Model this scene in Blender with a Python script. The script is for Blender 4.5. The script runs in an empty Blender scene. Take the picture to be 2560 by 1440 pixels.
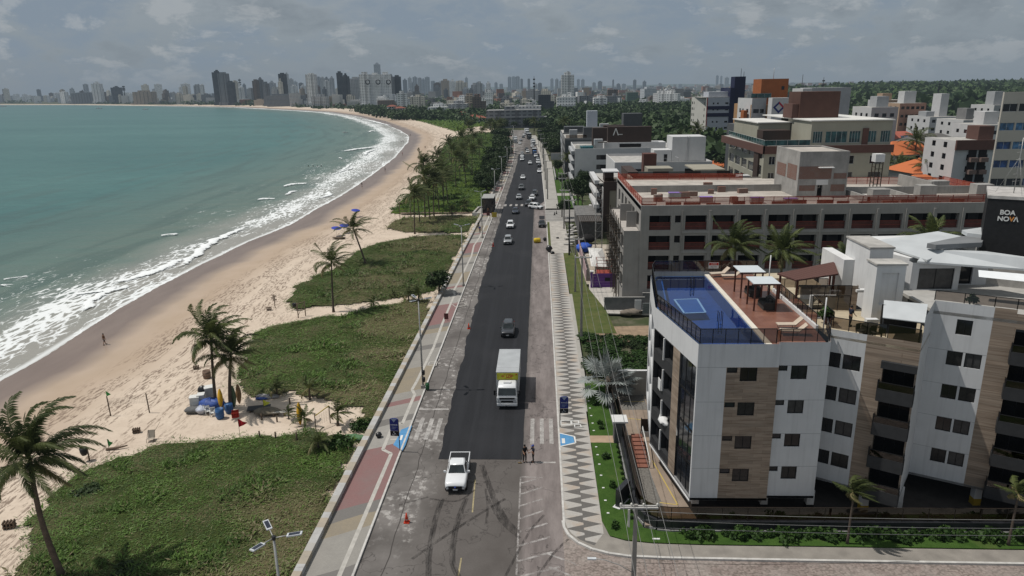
import bpy, bmesh, math, random
import numpy as np
from mathutils import Vector, Matrix, noise as mnoise
random.seed(7); rng=np.random.default_rng(7)
sc=bpy.context.scene; COL=sc.collection
R=math.radians
# ------------------------------------------------------------------ camera
W,HH,FPX,CZ=2560,1440,1760.,33.0
ROLL,PITCH,YAW=R(0.95),R(15.829),R(2.419)
_f=Vector((-math.sin(YAW)*math.cos(PITCH),math.cos(YAW)*math.cos(PITCH),-math.sin(PITCH)))
_r=Vector((math.cos(YAW),math.sin(YAW),0)); _u=_r.cross(_f)
_r,_u=_r*math.cos(ROLL)-_u*math.sin(ROLL),_u*math.cos(ROLL)+_r*math.sin(ROLL)
cd=bpy.data.cameras.new("camera"); cam=bpy.data.objects.new("camera",cd); COL.objects.link(cam)
cam.matrix_world=Matrix(((_r.x,_u.x,-_f.x,0),(_r.y,_u.y,-_f.y,0),(_r.z,_u.z,-_f.z,CZ),(0,0,0,1)))
cd.sensor_width=36; cd.lens=36*FPX/W; cd.clip_start=.5; cd.clip_end=90000
sc.camera=cam
CP=Vector((0,0,CZ))
def ray(px,py): return _f+_r*((px-W/2)/FPX)-_u*((py-HH/2)/FPX)
def G(px,py,z=0.):
    d=ray(px,py); return CP+d*((z-CZ)/d.z)
def YP(px,py,Y):
    d=ray(px,py); return CP+d*(Y/d.y)
def XP(px,py,X):
    d=ray(px,py); return CP+d*(X/d.x)
def topz(px,py,Y): return YP(px,py,Y).z
# ------------------------------------------------------------------ tagging
def tag(o,label=None,cat=None,group=None,kind=None):
    if label: o['label']=label
    if cat: o['category']=cat
    if group: o['group']=group
    if kind: o['kind']=kind
    return o
def empty(name,loc=(0,0,0),rz=0,label=None,cat=None,group=None):
    o=bpy.data.objects.new(name,None); COL.objects.link(o); o.location=loc; o.rotation_euler=(0,0,rz); o.empty_display_size=.3
    return tag(o,label,cat,group)
def children(o): return [c for c in KIDS.get(o.name,[])]
KIDS={}
def link(o,parent=None):
    COL.objects.link(o)
    if parent is not None:
        o.parent=parent; KIDS.setdefault(parent.name,[]).append(o)
    return o
def copy_tree(o,parent=None,loc=None,rz=None,scale=None,label=None,group=None):
    c=o.copy(); link(c,parent)
    if loc is not None: c.location=loc
    if rz is not None: c.rotation_euler=(0,0,rz)
    if scale is not None: c.scale=(scale,)*3 if not hasattr(scale,'__len__') else scale
    if label: c['label']=label
    if group: c['group']=group
    for ch in list(KIDS.get(o.name,[])): copy_tree(ch,c)
    return c
def recolor(o,slotmat,newmat):
    """replace a material on this copy only (object-linked slots)"""
    def rec(x):
        if x.type=='MESH':
            for s in x.material_slots:
                if s.material and s.material==slotmat:
                    s.link='OBJECT'; s.material=newmat
        for ch in KIDS.get(x.name,[]): rec(ch)
    rec(o)
# ------------------------------------------------------------------ mesh builder
class MB:
    def __init__(s): s.v=[]; s.f=[]; s.m=[]; s.sm=[]
    def add(s,vs,fs,m=0,sm=False):
        b=len(s.v); s.v+= [tuple(p) for p in vs]
        for f in fs: s.f.append(tuple(b+i for i in f)); s.m.append(m); s.sm.append(sm)
        return s
    def box(s,x0,x1,y0,y1,z0,z1,m=0):
        return s.add([(x0,y0,z0),(x1,y0,z0),(x1,y1,z0),(x0,y1,z0),(x0,y0,z1),(x1,y0,z1),(x1,y1,z1),(x0,y1,z1)],
          [(0,3,2,1),(4,5,6,7),(0,1,5,4),(1,2,6,5),(2,3,7,6),(3,0,4,7)],m)
    def cbox(s,c,sz,rz=0,m=0,taper=1.):
        hx,hy,h=sz[0]/2,sz[1]/2,sz[2]; ca,sa=math.cos(rz),math.sin(rz); vs=[]
        for z,t in ((0,1.),(h,taper)):
            for x,y in ((-hx,-hy),(hx,-hy),(hx,hy),(-hx,hy)):
                vs.append((c[0]+(x*ca-y*sa)*t,c[1]+(x*sa+y*ca)*t,c[2]+z))
        return s.add(vs,[(0,3,2,1),(4,5,6,7),(0,1,5,4),(1,2,6,5),(2,3,7,6),(3,0,4,7)],m)
    def seg(s,p,q,w,z0,z1,m=0,off=0.):
        """upright slab along plan segment p-q of thickness w (offset to the right by off)"""
        dx,dy=q[0]-p[0],q[1]-p[1]; L=math.hypot(dx,dy) or 1; nx,ny=dy/L,-dx/L
        a=(off-w/2); b=(off+w/2)
        P=[(p[0]+nx*a,p[1]+ny*a),(p[0]+nx*b,p[1]+ny*b),(q[0]+nx*b,q[1]+ny*b),(q[0]+nx*a,q[1]+ny*a)]
        return s.prism(P,z0,z1,m)
    def prism(s,poly,z0,z1,m=0,mt=None):
        a=sum(poly[i][0]*poly[(i+1)%len(poly)][1]-poly[(i+1)%len(poly)][0]*poly[i][1] for i in range(len(poly)))
        if a<0: poly=poly[::-1]
        n=len(poly); vs=[(p[0],p[1],z0) for p in poly]+[(p[0],p[1],z1) for p in poly]
        s.add(vs,[tuple(range(n-1,-1,-1))]+[(i,(i+1)%n,n+(i+1)%n,n+i) for i in range(n)],m)
        b=len(s.v)-2*n; s.f.append(tuple(b+n+i for i in range(n))); s.m.append(m if mt is None else mt); s.sm.append(False)
        return s
    def quad(s,a,b,c,d,m=0): return s.add([a,b,c,d],[(0,1,2,3)],m)
    def poly(s,pts,m=0): return s.add(pts,[tuple(range(len(pts)))],m)
    def tube(s,pts,rad,n=8,m=0,caps=True,sm=True):
        pts=[Vector(p) for p in pts]; k=len(pts); rad=[rad]*k if not hasattr(rad,'__len__') else rad
        vs=[]; 
        t=(pts[1]-pts[0]).normalized(); a=Vector((0,0,1)) if abs(t.z)<.9 else Vector((1,0,0)); u=t.cross(a).normalized()
        for i in range(k):
            t=(pts[min(i+1,k-1)]-pts[max(i-1,0)])
            if t.length<1e-9: t=Vector((0,0,1))
            t.normalize(); u=(u-t*u.dot(t)); 
            if u.length<1e-6: u=t.orthogonal()
            u.normalize(); w=t.cross(u)
            for j in range(n):
                an=2*math.pi*j/n; vs.append(pts[i]+(u*math.cos(an)+w*math.sin(an))*rad[i])
        fs=[(i*n+j,i*n+(j+1)%n,(i+1)*n+(j+1)%n,(i+1)*n+j) for i in range(k-1) for j in range(n)]
        s.add(vs,fs,m,sm)
        if caps: 
            b=len(s.v)-k*n
            s.f.append(tuple(b+j for j in range(n-1,-1,-1))); s.m.append(m); s.sm.append(False)
            s.f.append(tuple(b+(k-1)*n+j for j in range(n))); s.m.append(m); s.sm.append(False)
        return s
    def lathe(s,prof,c=(0,0,0),n=16,m=0,sm=True,axis='z',caps=True):
        vs=[]
        for r,z in prof:
            for j in range(n):
                an=2*math.pi*j/n; x,y=r*math.cos(an),r*math.sin(an)
                p=(x,y,z) if axis=='z' else ((z,x,y) if axis=='x' else (x,z,y))
                vs.append((c[0]+p[0],c[1]+p[1],c[2]+p[2]))
        k=len(prof)
        fs=[(i*n+j,i*n+(j+1)%n,(i+1)*n+(j+1)%n,(i+1)*n+j) for i in range(k-1) for j in range(n)]
        s.add(vs,fs,m,sm); b=len(s.v)-k*n
        if not caps: return s
        if prof[0][0]>1e-4: s.f.append(tuple(b+j for j in range(n-1,-1,-1))); s.m.append(m); s.sm.append(False)
        if prof[-1][0]>1e-4: s.f.append(tuple(b+(k-1)*n+j for j in range(n))); s.m.append(m); s.sm.append(False)
        return s
    def wall(s,p,q,z0,z1,holes=(),depth=.18,m=0,mrev=None):
        """plan segment p->q, outward normal to the right of travel; holes (s0,s1,za,zb) in metres along the segment"""
        dx,dy=q[0]-p[0],q[1]-p[1]; L=math.hypot(dx,dy); ux,uy=dx/L,dy/L; nx,ny=uy,-ux; mrev=m if mrev is None else mrev
        P=lambda a,z,d=0:(p[0]+ux*a-nx*d,p[1]+uy*a-ny*d,z)
        hs=[(max(0,a),min(L,b),max(z0,c),min(z1,d)) for a,b,c,d in holes]
        S=sorted(set([0,L]+[round(x,4) for h in hs for x in h[:2]])); Z=sorted(set([z0,z1]+[round(x,4) for h in hs for x in h[2:]]))
        for i in range(len(S)-1):
            for j in range(len(Z)-1):
                a,b,c,d=S[i],S[i+1],Z[j],Z[j+1]
                if b-a<1e-3 or d-c<1e-3: continue
                ms,mz=(a+b)/2,(c+d)/2
                if any(h[0]<ms<h[1] and h[2]<mz<h[3] for h in hs): continue
                s.quad(P(a,c),P(b,c),P(b,d),P(a,d),m)
        for a,b,c,d in hs:
            s.quad(P(a,c),P(a,c,depth),P(a,d,depth),P(a,d),mrev); s.quad(P(b,c),P(b,d),P(b,d,depth),P(b,c,depth),mrev)
            s.quad(P(a,c),P(b,c),P(b,c,depth),P(a,c,depth),mrev); s.quad(P(a,d),P(a,d,depth),P(b,d,depth),P(b,d),mrev)
        return s
    def build(s,name,mats,parent=None,org=None,loc=None,smooth=None):
        if not isinstance(mats,(list,tuple)): mats=[mats]
        if org is None and parent is not None and loc is None: org=tuple(parent.location) if parent.parent is None else (0,0,0)
        v=np.array(s.v,dtype=np.float32).reshape(-1,3)
        if org is not None: v=v-np.array(org,dtype=np.float32)
        me=bpy.data.meshes.new(name)
        me.from_pydata(v.tolist(),[],s.f)
        for m_ in mats: me.materials.append(m_)
        me.polygons.foreach_set('material_index',np.array(s.m,dtype=np.int32))
        me.polygons.foreach_set('use_smooth',np.array([x if smooth is None else smooth for x in s.sm],dtype=bool))
        me.update()
        o=bpy.data.objects.new(name,me); link(o,parent)
        if loc is not None: o.location=loc
        return o
def npmesh(name,V,F,mats,mi=None,parent=None,smooth=False,attrs=None):
    """V (n,3); F (k,4) or (k,3) arrays"""
    me=bpy.data.meshes.new(name); V=np.asarray(V,np.float32); F=np.asarray(F,np.int32); k=F.shape[1]
    me.vertices.add(len(V)); me.vertices.foreach_set('co',V.ravel())
    me.loops.add(F.size); me.loops.foreach_set('vertex_index',F.ravel())
    me.polygons.add(len(F)); me.polygons.foreach_set('loop_start',np.arange(0,F.size,k,dtype=np.int32))
    try: me.polygons.foreach_set('loop_total',np.full(len(F),k,np.int32))
    except Exception: pass
    for m_ in (mats if isinstance(mats,(list,tuple)) else [mats]): me.materials.append(m_)
    if mi is not None: me.polygons.foreach_set('material_index',np.asarray(mi,np.int32))
    me.polygons.foreach_set('use_smooth',np.full(len(F),smooth,bool))
    for an,(ty,arr) in (attrs or {}).items():
        a=me.attributes.new(an,ty,'POINT')
        a.data.foreach_set('value' if ty=='FLOAT' else 'vector',np.asarray(arr,np.float32).ravel())
    me.update(calc_edges=True); me.validate()
    o=bpy.data.objects.new(name,me); link(o,parent); return o
# ------------------------------------------------------------------ materials
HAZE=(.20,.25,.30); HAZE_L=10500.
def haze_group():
    g=bpy.data.node_groups.new('painted_haze','ShaderNodeTree')
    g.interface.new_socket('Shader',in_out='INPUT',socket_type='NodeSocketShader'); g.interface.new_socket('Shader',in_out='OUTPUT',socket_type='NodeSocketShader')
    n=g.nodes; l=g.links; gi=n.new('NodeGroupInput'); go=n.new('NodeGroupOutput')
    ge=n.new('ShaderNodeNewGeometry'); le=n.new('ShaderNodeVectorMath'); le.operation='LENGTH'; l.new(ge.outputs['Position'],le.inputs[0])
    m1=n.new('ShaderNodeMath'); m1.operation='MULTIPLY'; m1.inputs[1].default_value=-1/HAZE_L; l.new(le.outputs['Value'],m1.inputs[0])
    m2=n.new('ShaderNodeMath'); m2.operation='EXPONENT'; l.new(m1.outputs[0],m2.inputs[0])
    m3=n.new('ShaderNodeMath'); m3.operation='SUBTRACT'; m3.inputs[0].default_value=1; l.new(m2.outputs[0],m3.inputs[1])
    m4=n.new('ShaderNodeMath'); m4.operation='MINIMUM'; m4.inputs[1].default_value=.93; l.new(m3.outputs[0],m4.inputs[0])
    e=n.new('ShaderNodeEmission'); e.inputs[0].default_value=(*HAZE,1)  # haze is emission blended into each material by distance from the origin
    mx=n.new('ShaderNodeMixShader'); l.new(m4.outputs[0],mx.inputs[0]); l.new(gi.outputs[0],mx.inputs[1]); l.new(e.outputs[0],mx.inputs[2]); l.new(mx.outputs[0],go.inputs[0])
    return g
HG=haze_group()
class NT:
    def __init__(s,name):
        s.mat=bpy.data.materials.new(name); s.mat.use_nodes=True; s.t=s.mat.node_tree; s.n=s.t.nodes; s.l=s.t.links
        s.n.clear(); s.out=s.n.new('ShaderNodeOutputMaterial')
        try: s.mat.cycles.emission_sampling='NONE'
        except Exception: pass
    def N(s,ty,**kw):
        x=s.n.new('ShaderNode'+ty)
        for k,v in kw.items():
            if k=='inp':
                for a,b in v.items():
                    if hasattr(b,'links') or hasattr(b,'is_linked'): s.l.new(b,x.inputs[a])
                    else: x.inputs[a].default_value=b
            else: setattr(x,k,v)
        return x
    def math(s,op,a,b=0.,c=None,clamp=False):
        d={0:a,1:b}
        if c is not None: d[2]=c
        return s.N('Math',operation=op,use_clamp=clamp,inp=d).outputs[0]
    def obj(s): return s.N('TexCoord').outputs['Object']
    def pos(s): return s.N('NewGeometry').outputs['Position']
    def attr(s,nm,vec=False): a=s.N('Attribute',attribute_name=nm); return a.outputs['Vector' if vec else 'Fac']
    def mapping(s,v,scale=(1,1,1),rot=(0,0,0),loc=(0,0,0)): return s.N('Mapping',inp={'Vector':v,'Scale':scale,'Rotation':rot,'Location':loc}).outputs[0]
    def noise(s,v,scale,detail=3.,rough=.55,dist=0.): return s.N('TexNoise',inp={'Vector':v,'Scale':scale,'Detail':detail,'Roughness':rough,'Distortion':dist}).outputs['Fac']
    def vor(s,v,scale,feat='F1',out='Distance'): return s.N('TexVoronoi',feature=feat,inp={'Vector':v,'Scale':scale}).outputs[out]
    def ramp(s,f,stops,interp='LINEAR'):
        x=s.N('ValToRGB',inp={0:f}); cr=x.color_ramp; cr.interpolation=interp
        while len(cr.elements)<len(stops): cr.elements.new(.5)
        for e,(p,c) in zip(cr.elements,stops): e.position=p; e.color=(*c,1) if hasattr(c,'__len__') else (c,c,c,1)
        return x.outputs[0]
    def step(s,f,a,b): return s.N('MapRange',inp={0:f,1:a,2:b,3:0.,4:1.}).outputs[0]
    def mix(s,f,a,b,blend='MIX'):
        x=s.N('Mix',data_type='RGBA',blend_type=blend)
        for k,v in ((0,f),(6,a),(7,b)):
            if hasattr(v,'is_linked'): s.l.new(v,x.inputs[k])
            else: x.inputs[k].default_value=(*v,1) if hasattr(v,'__len__') and len(v)==3 else v
        return x.outputs[2]
    def sep(s,v): return s.N('SeparateXYZ',inp={0:v}).outputs
    def comb(s,x,y,z): return s.N('CombineXYZ',inp={0:x,1:y,2:z}).outputs[0]
    def bump(s,h,strength=.3,dist=.05): return s.N('Bump',inp={'Height':h,'Strength':strength,'Distance':dist}).outputs[0]
    def bsdf(s,col,rough=.8,spec=.25,metal=0.,normal=None,**kw):
        b=s.N('BsdfPrincipled')
        def put(k,v):
            if hasattr(v,'is_linked'): s.l.new(v,b.inputs[k])
            else: b.inputs[k].default_value=(*v,1) if hasattr(v,'__len__') and len(v)==3 else v
        put('Base Color',col); put('Roughness',rough); put('Specular IOR Level',spec); put('Metallic',metal)
        if normal is not None: s.l.new(normal,b.inputs['Normal'])
        for k,v in kw.items(): put(k,v)
        return b.outputs[0]
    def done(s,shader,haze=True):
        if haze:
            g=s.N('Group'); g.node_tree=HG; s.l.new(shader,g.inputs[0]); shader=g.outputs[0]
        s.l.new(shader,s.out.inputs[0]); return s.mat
_MC={}
def mat(name,col,rough=.75,var=.12,scale=1.5,spec=.25,metal=0.,bump=0.,streak=0.,haze=True,fine=0.,coat=0.):
    if name in _MC: return _MC[name]
    t=NT(name); v=t.obj()
    n1=t.noise(v,scale,4.); c=t.mix(t.step(n1,.3,.7),tuple(x*(1-var) for x in col),tuple(min(1,x*(1+var)) for x in col))
    if streak:
        n2=t.noise(t.mapping(v,(2.2,2.2,.12)),1.6,4.,.6); c=t.mix(t.math('MULTIPLY',t.step(n2,.5,.8),streak),c,tuple(x*.45 for x in col))
    if fine:
        n3=t.noise(v,scale*25,2.); c=t.mix(t.math('MULTIPLY',t.step(n3,.35,.65),fine),c,tuple(x*.6 for x in col))
    nb=t.bump(t.noise(v,scale*12,3.),bump,.04) if bump else None
    kw={'Coat Weight':coat,'Coat Roughness':.06} if coat else {}
    _MC[name]=t.done(t.bsdf(c,rough,spec,metal,nb,**kw),haze); return _MC[name]
def glass_dark(name,col=(.012,.014,.018),rough=.06,spec=.5):
    if name in _MC: return _MC[name]
    t=NT(name); v=t.obj(); n=t.noise(v,.9,2.)
    c=t.mix(t.step(n,.35,.65),tuple(x*.5 for x in col),tuple(x*1.7 for x in col))
    _MC[name]=t.done(t.bsdf(c,rough,spec)); return _MC[name]
def glass_clear(name,tint=(.4,.36,.32),refl=.12,dens=1.):
    if name in _MC: return _MC[name]
    t=NT(name); tr=t.N('BsdfTransparent',inp={0:(*tint,1)}).outputs[0]
    gl=t.N('BsdfGlossy',inp={0:(.9,.9,.9,1),'Roughness':.03}).outputs[0]
    fr=t.N('LayerWeight',inp={0:.25}).outputs['Fresnel']
    _MC[name]=t.done(t.N('MixShader',inp={0:t.math('ADD',t.math('MULTIPLY',fr,.5),refl*.3,clamp=True),1:tr,2:gl}).outputs[0],False); return _MC[name]
def text_mesh(name,body,size,mat_,parent=None,loc=(0,0,0),rot=(0,0,0),ext=.01,bold=0.0,align='CENTER'):
    cu=bpy.data.curves.new(name,'FONT'); cu.body=body; cu.size=size; cu.extrude=ext; cu.offset=bold; cu.align_x=align; cu.align_y='CENTER'
    t=bpy.data.objects.new(name,cu); COL.objects.link(t); dg=bpy.context.evaluated_depsgraph_get()
    me=bpy.data.meshes.new_from_object(t.evaluated_get(dg)); bpy.data.objects.remove(t); bpy.data.curves.remove(cu)
    me.materials.clear(); me.materials.append(mat_)
    o=bpy.data.objects.new(name,me); link(o,parent); o.location=loc; o.rotation_euler=rot; return o
def fnoise(x,y,s=1.): return mnoise.noise(Vector((x*s,y*s,3.7)))
def vnoise(x,y,seed=0):
    """vectorised value noise"""
    x=np.asarray(x,float); y=np.asarray(y,float); xi=np.floor(x).astype(np.int64); yi=np.floor(y).astype(np.int64); fx=x-xi; fy=y-yi
    fx=fx*fx*(3-2*fx); fy=fy*fy*(3-2*fy)
    def h(a,b):
        q=(a*374761393+b*668265263+seed*1442695041)&0x7fffffff; q=((q^(q>>13))*1274126177)&0x7fffffff; return ((q^(q>>16))&0xffff)/65535.
    return (h(xi,yi)*(1-fx)+h(xi+1,yi)*fx)*(1-fy)+(h(xi,yi+1)*(1-fx)+h(xi+1,yi+1)*fx)*fy
def fbm(x,y,seed=0,o=4): return sum(vnoise(x*2**i,y*2**i,seed+i)*.5**(i+1) for i in range(o))
# ================================================================== SETTING
def bend(Y): return -np.maximum(0,np.asarray(Y,float)-300)**2*1.6e-4
def XL(Y): return np.interp(Y,[0,60,120,190,290,340],[-13.3,-13.25,-13.0,-12.6,-12.4,-12.4])+bend(Y)
def XR(Y): return np.interp(Y,[0,60,190,290,340],[1.65,1.65,1.5,.6,.5])+bend(Y)
def XW(Y): return np.interp(Y,[0,60,90,137,194,300],[-17.35,-17.05,-16.75,-16.4,-15.7,-15.2])+bend(Y)
SH=np.array([(-70,-400),(-69,40)]+[(-69,81),(-69,87),(-70,97),(-71.5,112),(-72,126),(-72,143),(-71,166),(-69,181),(-68,189),(-69,212),(-69,241),(-70,267),(-73,314),(-78,381),(-92,500),(-103,566),(-128,655),(-185,830),(-267,1043),(-374,1269),(-491,1446),(-761,1819),(-1079,2143),(-1804,2790),(-2472,3243),(-5200,4700),(-12000,7000)],float)
def shore(P):
    """signed distance inland (+) of the waterline and arc length along it"""
    P=np.asarray(P,float); best=np.full(len(P),1e12); d=np.zeros(len(P)); s=np.zeros(len(P)); acc=0.
    for a,b in zip(SH[:-1],SH[1:]):
        e=b-a; L=np.hypot(*e); u=e/L; w=P-a; t=np.clip(w@u,0,L); q=w-t[:,None]*u; dist=np.hypot(q[:,0],q[:,1])
        sg=np.where(u[0]*w[:,1]-u[1]*w[:,0]<0,1.,-1.); up=dist<best
        best=np.where(up,dist,best); d=np.where(up,dist*sg,d); s=np.where(up,acc+t,s); acc+=L
    return d,s
def sstep(a,b,x): t=np.clip((x-a)/(b-a),0,1); return t*t*(3-2*t)
def tz(x,y,d=None):
    x=np.atleast_1d(np.asarray(x,float)); y=np.atleast_1d(np.asarray(y,float))
    if d is None: d,_=shore(np.stack([x,y],1))
    z=np.where(d<0,-2+d*.05,-2+1.75*(1-np.exp(-np.maximum(d,0)/22)))
    z=z+.05*(fbm(x*.12,y*.12,3)-.5)*(d>-8)*(d<70)
    r=np.hypot(x,y); far=sstep(2500,9000,r)*(d>60)
    return z+far*(14+26*(fbm(x*.0004+5,y*.0004,9)-.35)*sstep(6000,14000,r))
def Z1(x,y): return float(tz(x,y)[0])
def GT(px,py):
    """photo point to the terrain surface left of the seawall"""
    z=-.4
    for _ in range(6):
        p=G(px,py,z); z=Z1(p.x,p.y)
    p.z=z; return p
az=np.radians(np.arange(-78,78.1,.5)); rr=np.exp(np.arange(math.log(6),math.log(45000),.017))
A,Rr=np.meshgrid(az,rr); gx=(np.sin(A)*Rr).ravel(); gy=(np.cos(A)*Rr).ravel(); na=len(az)
gd,gs=shore(np.stack([gx,gy],1))
ii,jj=np.meshgrid(np.arange(len(rr)-1),np.arange(na-1),indexing='ij'); b=(ii*na+jj).ravel()
quads=np.stack([b,b+na,b+na+1,b+1],1)[:,::-1]
def sub(name,mask,z,mats,kind='structure',extra=None):
    F=quads[mask]; used,inv=np.unique(F,return_inverse=True); F=inv.reshape(F.shape)
    o=npmesh(name,np.stack([gx[used],gy[used],z[used]],1),F,mats,smooth=True,attrs={'inland':('FLOAT',gd[used]),'along':('FLOAT',gs[used])})
    o['kind']=kind; return o
qd=gd[quads]; qx=gx[quads].mean(1); qy=gy[quads].mean(1)
gz=tz(gx,gy,gd)
gz=np.where(gx>XW(gy)-.6,np.minimum(gz,-.14)*(np.hypot(gx,gy)<2500)+gz*(np.hypot(gx,gy)>=2500),gz)
# --- sand
t=NT('beach_sand'); v=t.pos(); d=t.attr('inland'); s=t.attr('along')
sd=t.comb(t.math('MULTIPLY',s,.12),t.math('MULTIPLY',d,.45),0.)
wob=t.math('MULTIPLY',t.math('SUBTRACT',t.noise(t.comb(t.math('MULTIPLY',s,.05),0.,0.),1.,3.),.5),9.)
dw=t.math('ADD',d,wob)
dry=t.mix(t.step(t.noise(v,.35,5.),.3,.7),(.50,.41,.325),(.58,.485,.39))
mid=t.mix(t.step(t.noise(v,.2,3.),.3,.7),(.36,.275,.20),(.40,.31,.235))
wet=t.mix(t.step(t.noise(sd,.8,3.),.3,.7),(.165,.122,.100),(.205,.155,.128))
c=t.mix(t.step(dw,5.5,9.5),wet,mid); c=t.mix(t.step(dw,14.,22.),c,dry)
deb=t.noise(t.mapping(sd,(5.,5.,1.)),1.3,6.,.7); deb2=t.noise(t.mapping(sd,(.6,.9,1.)),1.,4.,.65); lo=t.math('MULTIPLY',t.step(d,12.,16.),t.math('SUBTRACT',1.,t.step(d,26.,36.)))
dm=t.math('MULTIPLY',t.math('MULTIPLY',t.step(deb,.50,.545),lo),t.step(deb2,.46,.50))
c=t.mix(t.math('MULTIPLY',dm,.78),c,(.115,.075,.052))
pit=t.noise(v,1.9,5.,.7); c=t.mix(t.math('MULTIPLY',t.step(pit,.48,.62),t.math('MULTIPLY',t.step(d,14.,24.),.24)),c,(.33,.26,.20))
rg=t.math('ADD',.35,t.math('MULTIPLY',t.step(dw,8.,13.),.5))
nb=t.bump(t.math('MULTIPLY',pit,t.step(d,12.,22.)),.4,.12)
t_sand=t.done(t.bsdf(c,rg,.3,normal=nb))
beach_mask=(qd.max(1)>-70)&(qx<XW(qy)+.3)&(qd.min(1)<70)&(qy<2300)&(np.hypot(qx,qy)<2600)
sub('beach',beach_mask,gz,t_sand)
# --- land
t=NT('ground_soil'); v=t.pos(); n=t.noise(v,.05,6.,.65); n2=t.noise(v,.4,4.)
c=t.mix(t.step(n,.35,.65),(.035,.055,.02),(.09,.085,.055)); c=t.mix(t.math('MULTIPLY',t.step(n2,.5,.7),.5),c,(.16,.14,.11))
bt=t.step(t.attr('inland'),20.,60.); c=t.mix(bt,(.48,.40,.31),c)
t_soil=t.done(t.bsdf(c,.95,.1))
sub('ground',(qd.max(1)>-70)&~beach_mask,gz,t_soil)
# --- sea
t=NT('sea_water'); v=t.pos(); d=t.math('MULTIPLY',t.attr('inland'),-1.); s=t.attr('along')
sd=t.comb(t.math('MULTIPLY',s,.22),t.math('MULTIPLY',d,.6),0.)
band=t.noise(t.mapping(v,(.0035,.012,1.),(0,0,.15)),1.,4.,.6)
rip=t.noise(t.mapping(v,(.05,.16,1.),(0,0,.25)),1.,6.,.7)
deep=t.mix(t.step(band,.35,.65),(.036,.120,.110),(.062,.163,.146)); rp2=t.noise(t.mapping(v,(.10,.36,1.),(0,0,.22)),1.,5.,.7); deep=t.mix(t.math('MULTIPLY',t.step(rp2,.44,.62),.45),deep,(.030,.088,.085)); deep=t.mix(t.math('MULTIPLY',t.step(rip,.42,.66),.42),deep,(.030,.095,.092))
murk=t.mix(t.step(rip,.35,.65),(.105,.145,.115),(.140,.165,.128))
dn=t.math('ADD',d,t.math('MULTIPLY',t.math('SUBTRACT',t.noise(sd,.12,4.),.5),30.))
c=t.mix(t.step(dn,6.,95.),murk,deep)
swl=t.noise(t.comb(t.math('MULTIPLY',s,.016),t.math('MULTIPLY',d,.13),5.),1.,3.,.5); c=t.mix(t.math('MULTIPLY',t.math('MULTIPLY',t.step(swl,.50,.62),t.math('SUBTRACT',1.,t.step(d,90.,190.))),.5),c,(.045,.085,.072))
c=t.mix(t.math('MULTIPLY',t.math('SUBTRACT',1.,t.step(dn,2.,22.)),.8),c,(.21,.185,.15))
dd=t.math('ADD',d,t.math('MULTIPLY',t.math('SUBTRACT',t.noise(t.comb(t.math('MULTIPLY',s,.03),0.,2.),1.,4.),.5),15.))
wide=t.math('ADD',40.,t.math('MULTIPLY',t.step(s,600.,780.),24.)); I=t.ramp(t.math('DIVIDE',dd,wide),[(0,.70),(.04,.30),(.12,.36),(.20,.66),(.28,.74),(.34,.36),(.45,.16),(.7,.02),(1.,-.4)])
mod=t.noise(t.comb(t.math('MULTIPLY',s,.022),t.math('MULTIPLY',d,.05),1.),1.,3.)
I=t.math('ADD',I,t.math('MULTIPLY',t.math('SUBTRACT',mod,.53),1.15))
e1=t.noise(sd,.9,9.,.72,.8); e2=t.vor(t.N('VectorMath',operation='ADD',inp={0:sd,1:t.N('TexNoise',inp={'Vector':sd,'Scale':1.2,'Detail':3.}).outputs['Color']}).outputs[0],1.3,'DISTANCE_TO_EDGE')
lace=t.math('SUBTRACT',1.,t.step(e2,.0,.42)); cell=t.math('ADD',t.math('MULTIPLY',e1,.72),t.math('MULTIPLY',lace,.30))
th=t.math('SUBTRACT',.765,t.math('MULTIPLY',I,.33)); fm=t.N('MapRange',inp={0:cell,1:t.math('SUBTRACT',th,.045),2:t.math('ADD',th,.045),3:0.,4:1.}).outputs[0]
edge=t.math('SUBTRACT',1.,t.step(t.math('ABSOLUTE',t.math('SUBTRACT',d,.6)),.2,.9)); fm=t.math('MAXIMUM',fm,t.math('MULTIPLY',edge,.75))
fm=t.math('MULTIPLY',fm,t.math('SUBTRACT',1.,t.step(d,46.,62.)))
c=t.mix(t.math('MULTIPLY',t.math('SUBTRACT',1.,t.step(dn,8.,26.)),.28),c,(.50,.50,.48)); c=t.mix(fm,c,(.70,.72,.72))
w1=t.noise(t.mapping(v,(.35,.9,1.),(0,0,.3)),1.,5.,.65); h=t.math('ADD',t.math('MULTIPLY',w1,1.),t.math('MULTIPLY',t.noise(t.mapping(v,(.06,.16,1.),(0,0,.2)),1.,3.),2.))
nb=t.bump(h,.32,.55)
sh=t.bsdf(c,t.math('ADD',.34,t.math('MULTIPLY',fm,.5)),t.math('MULTIPLY',t.math('SUBTRACT',1.,fm),.22),normal=nb)
t_sea=t.done(sh)
sub('sea',(qd.min(1)<4),np.full(len(gx),-2.),t_sea)
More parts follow.
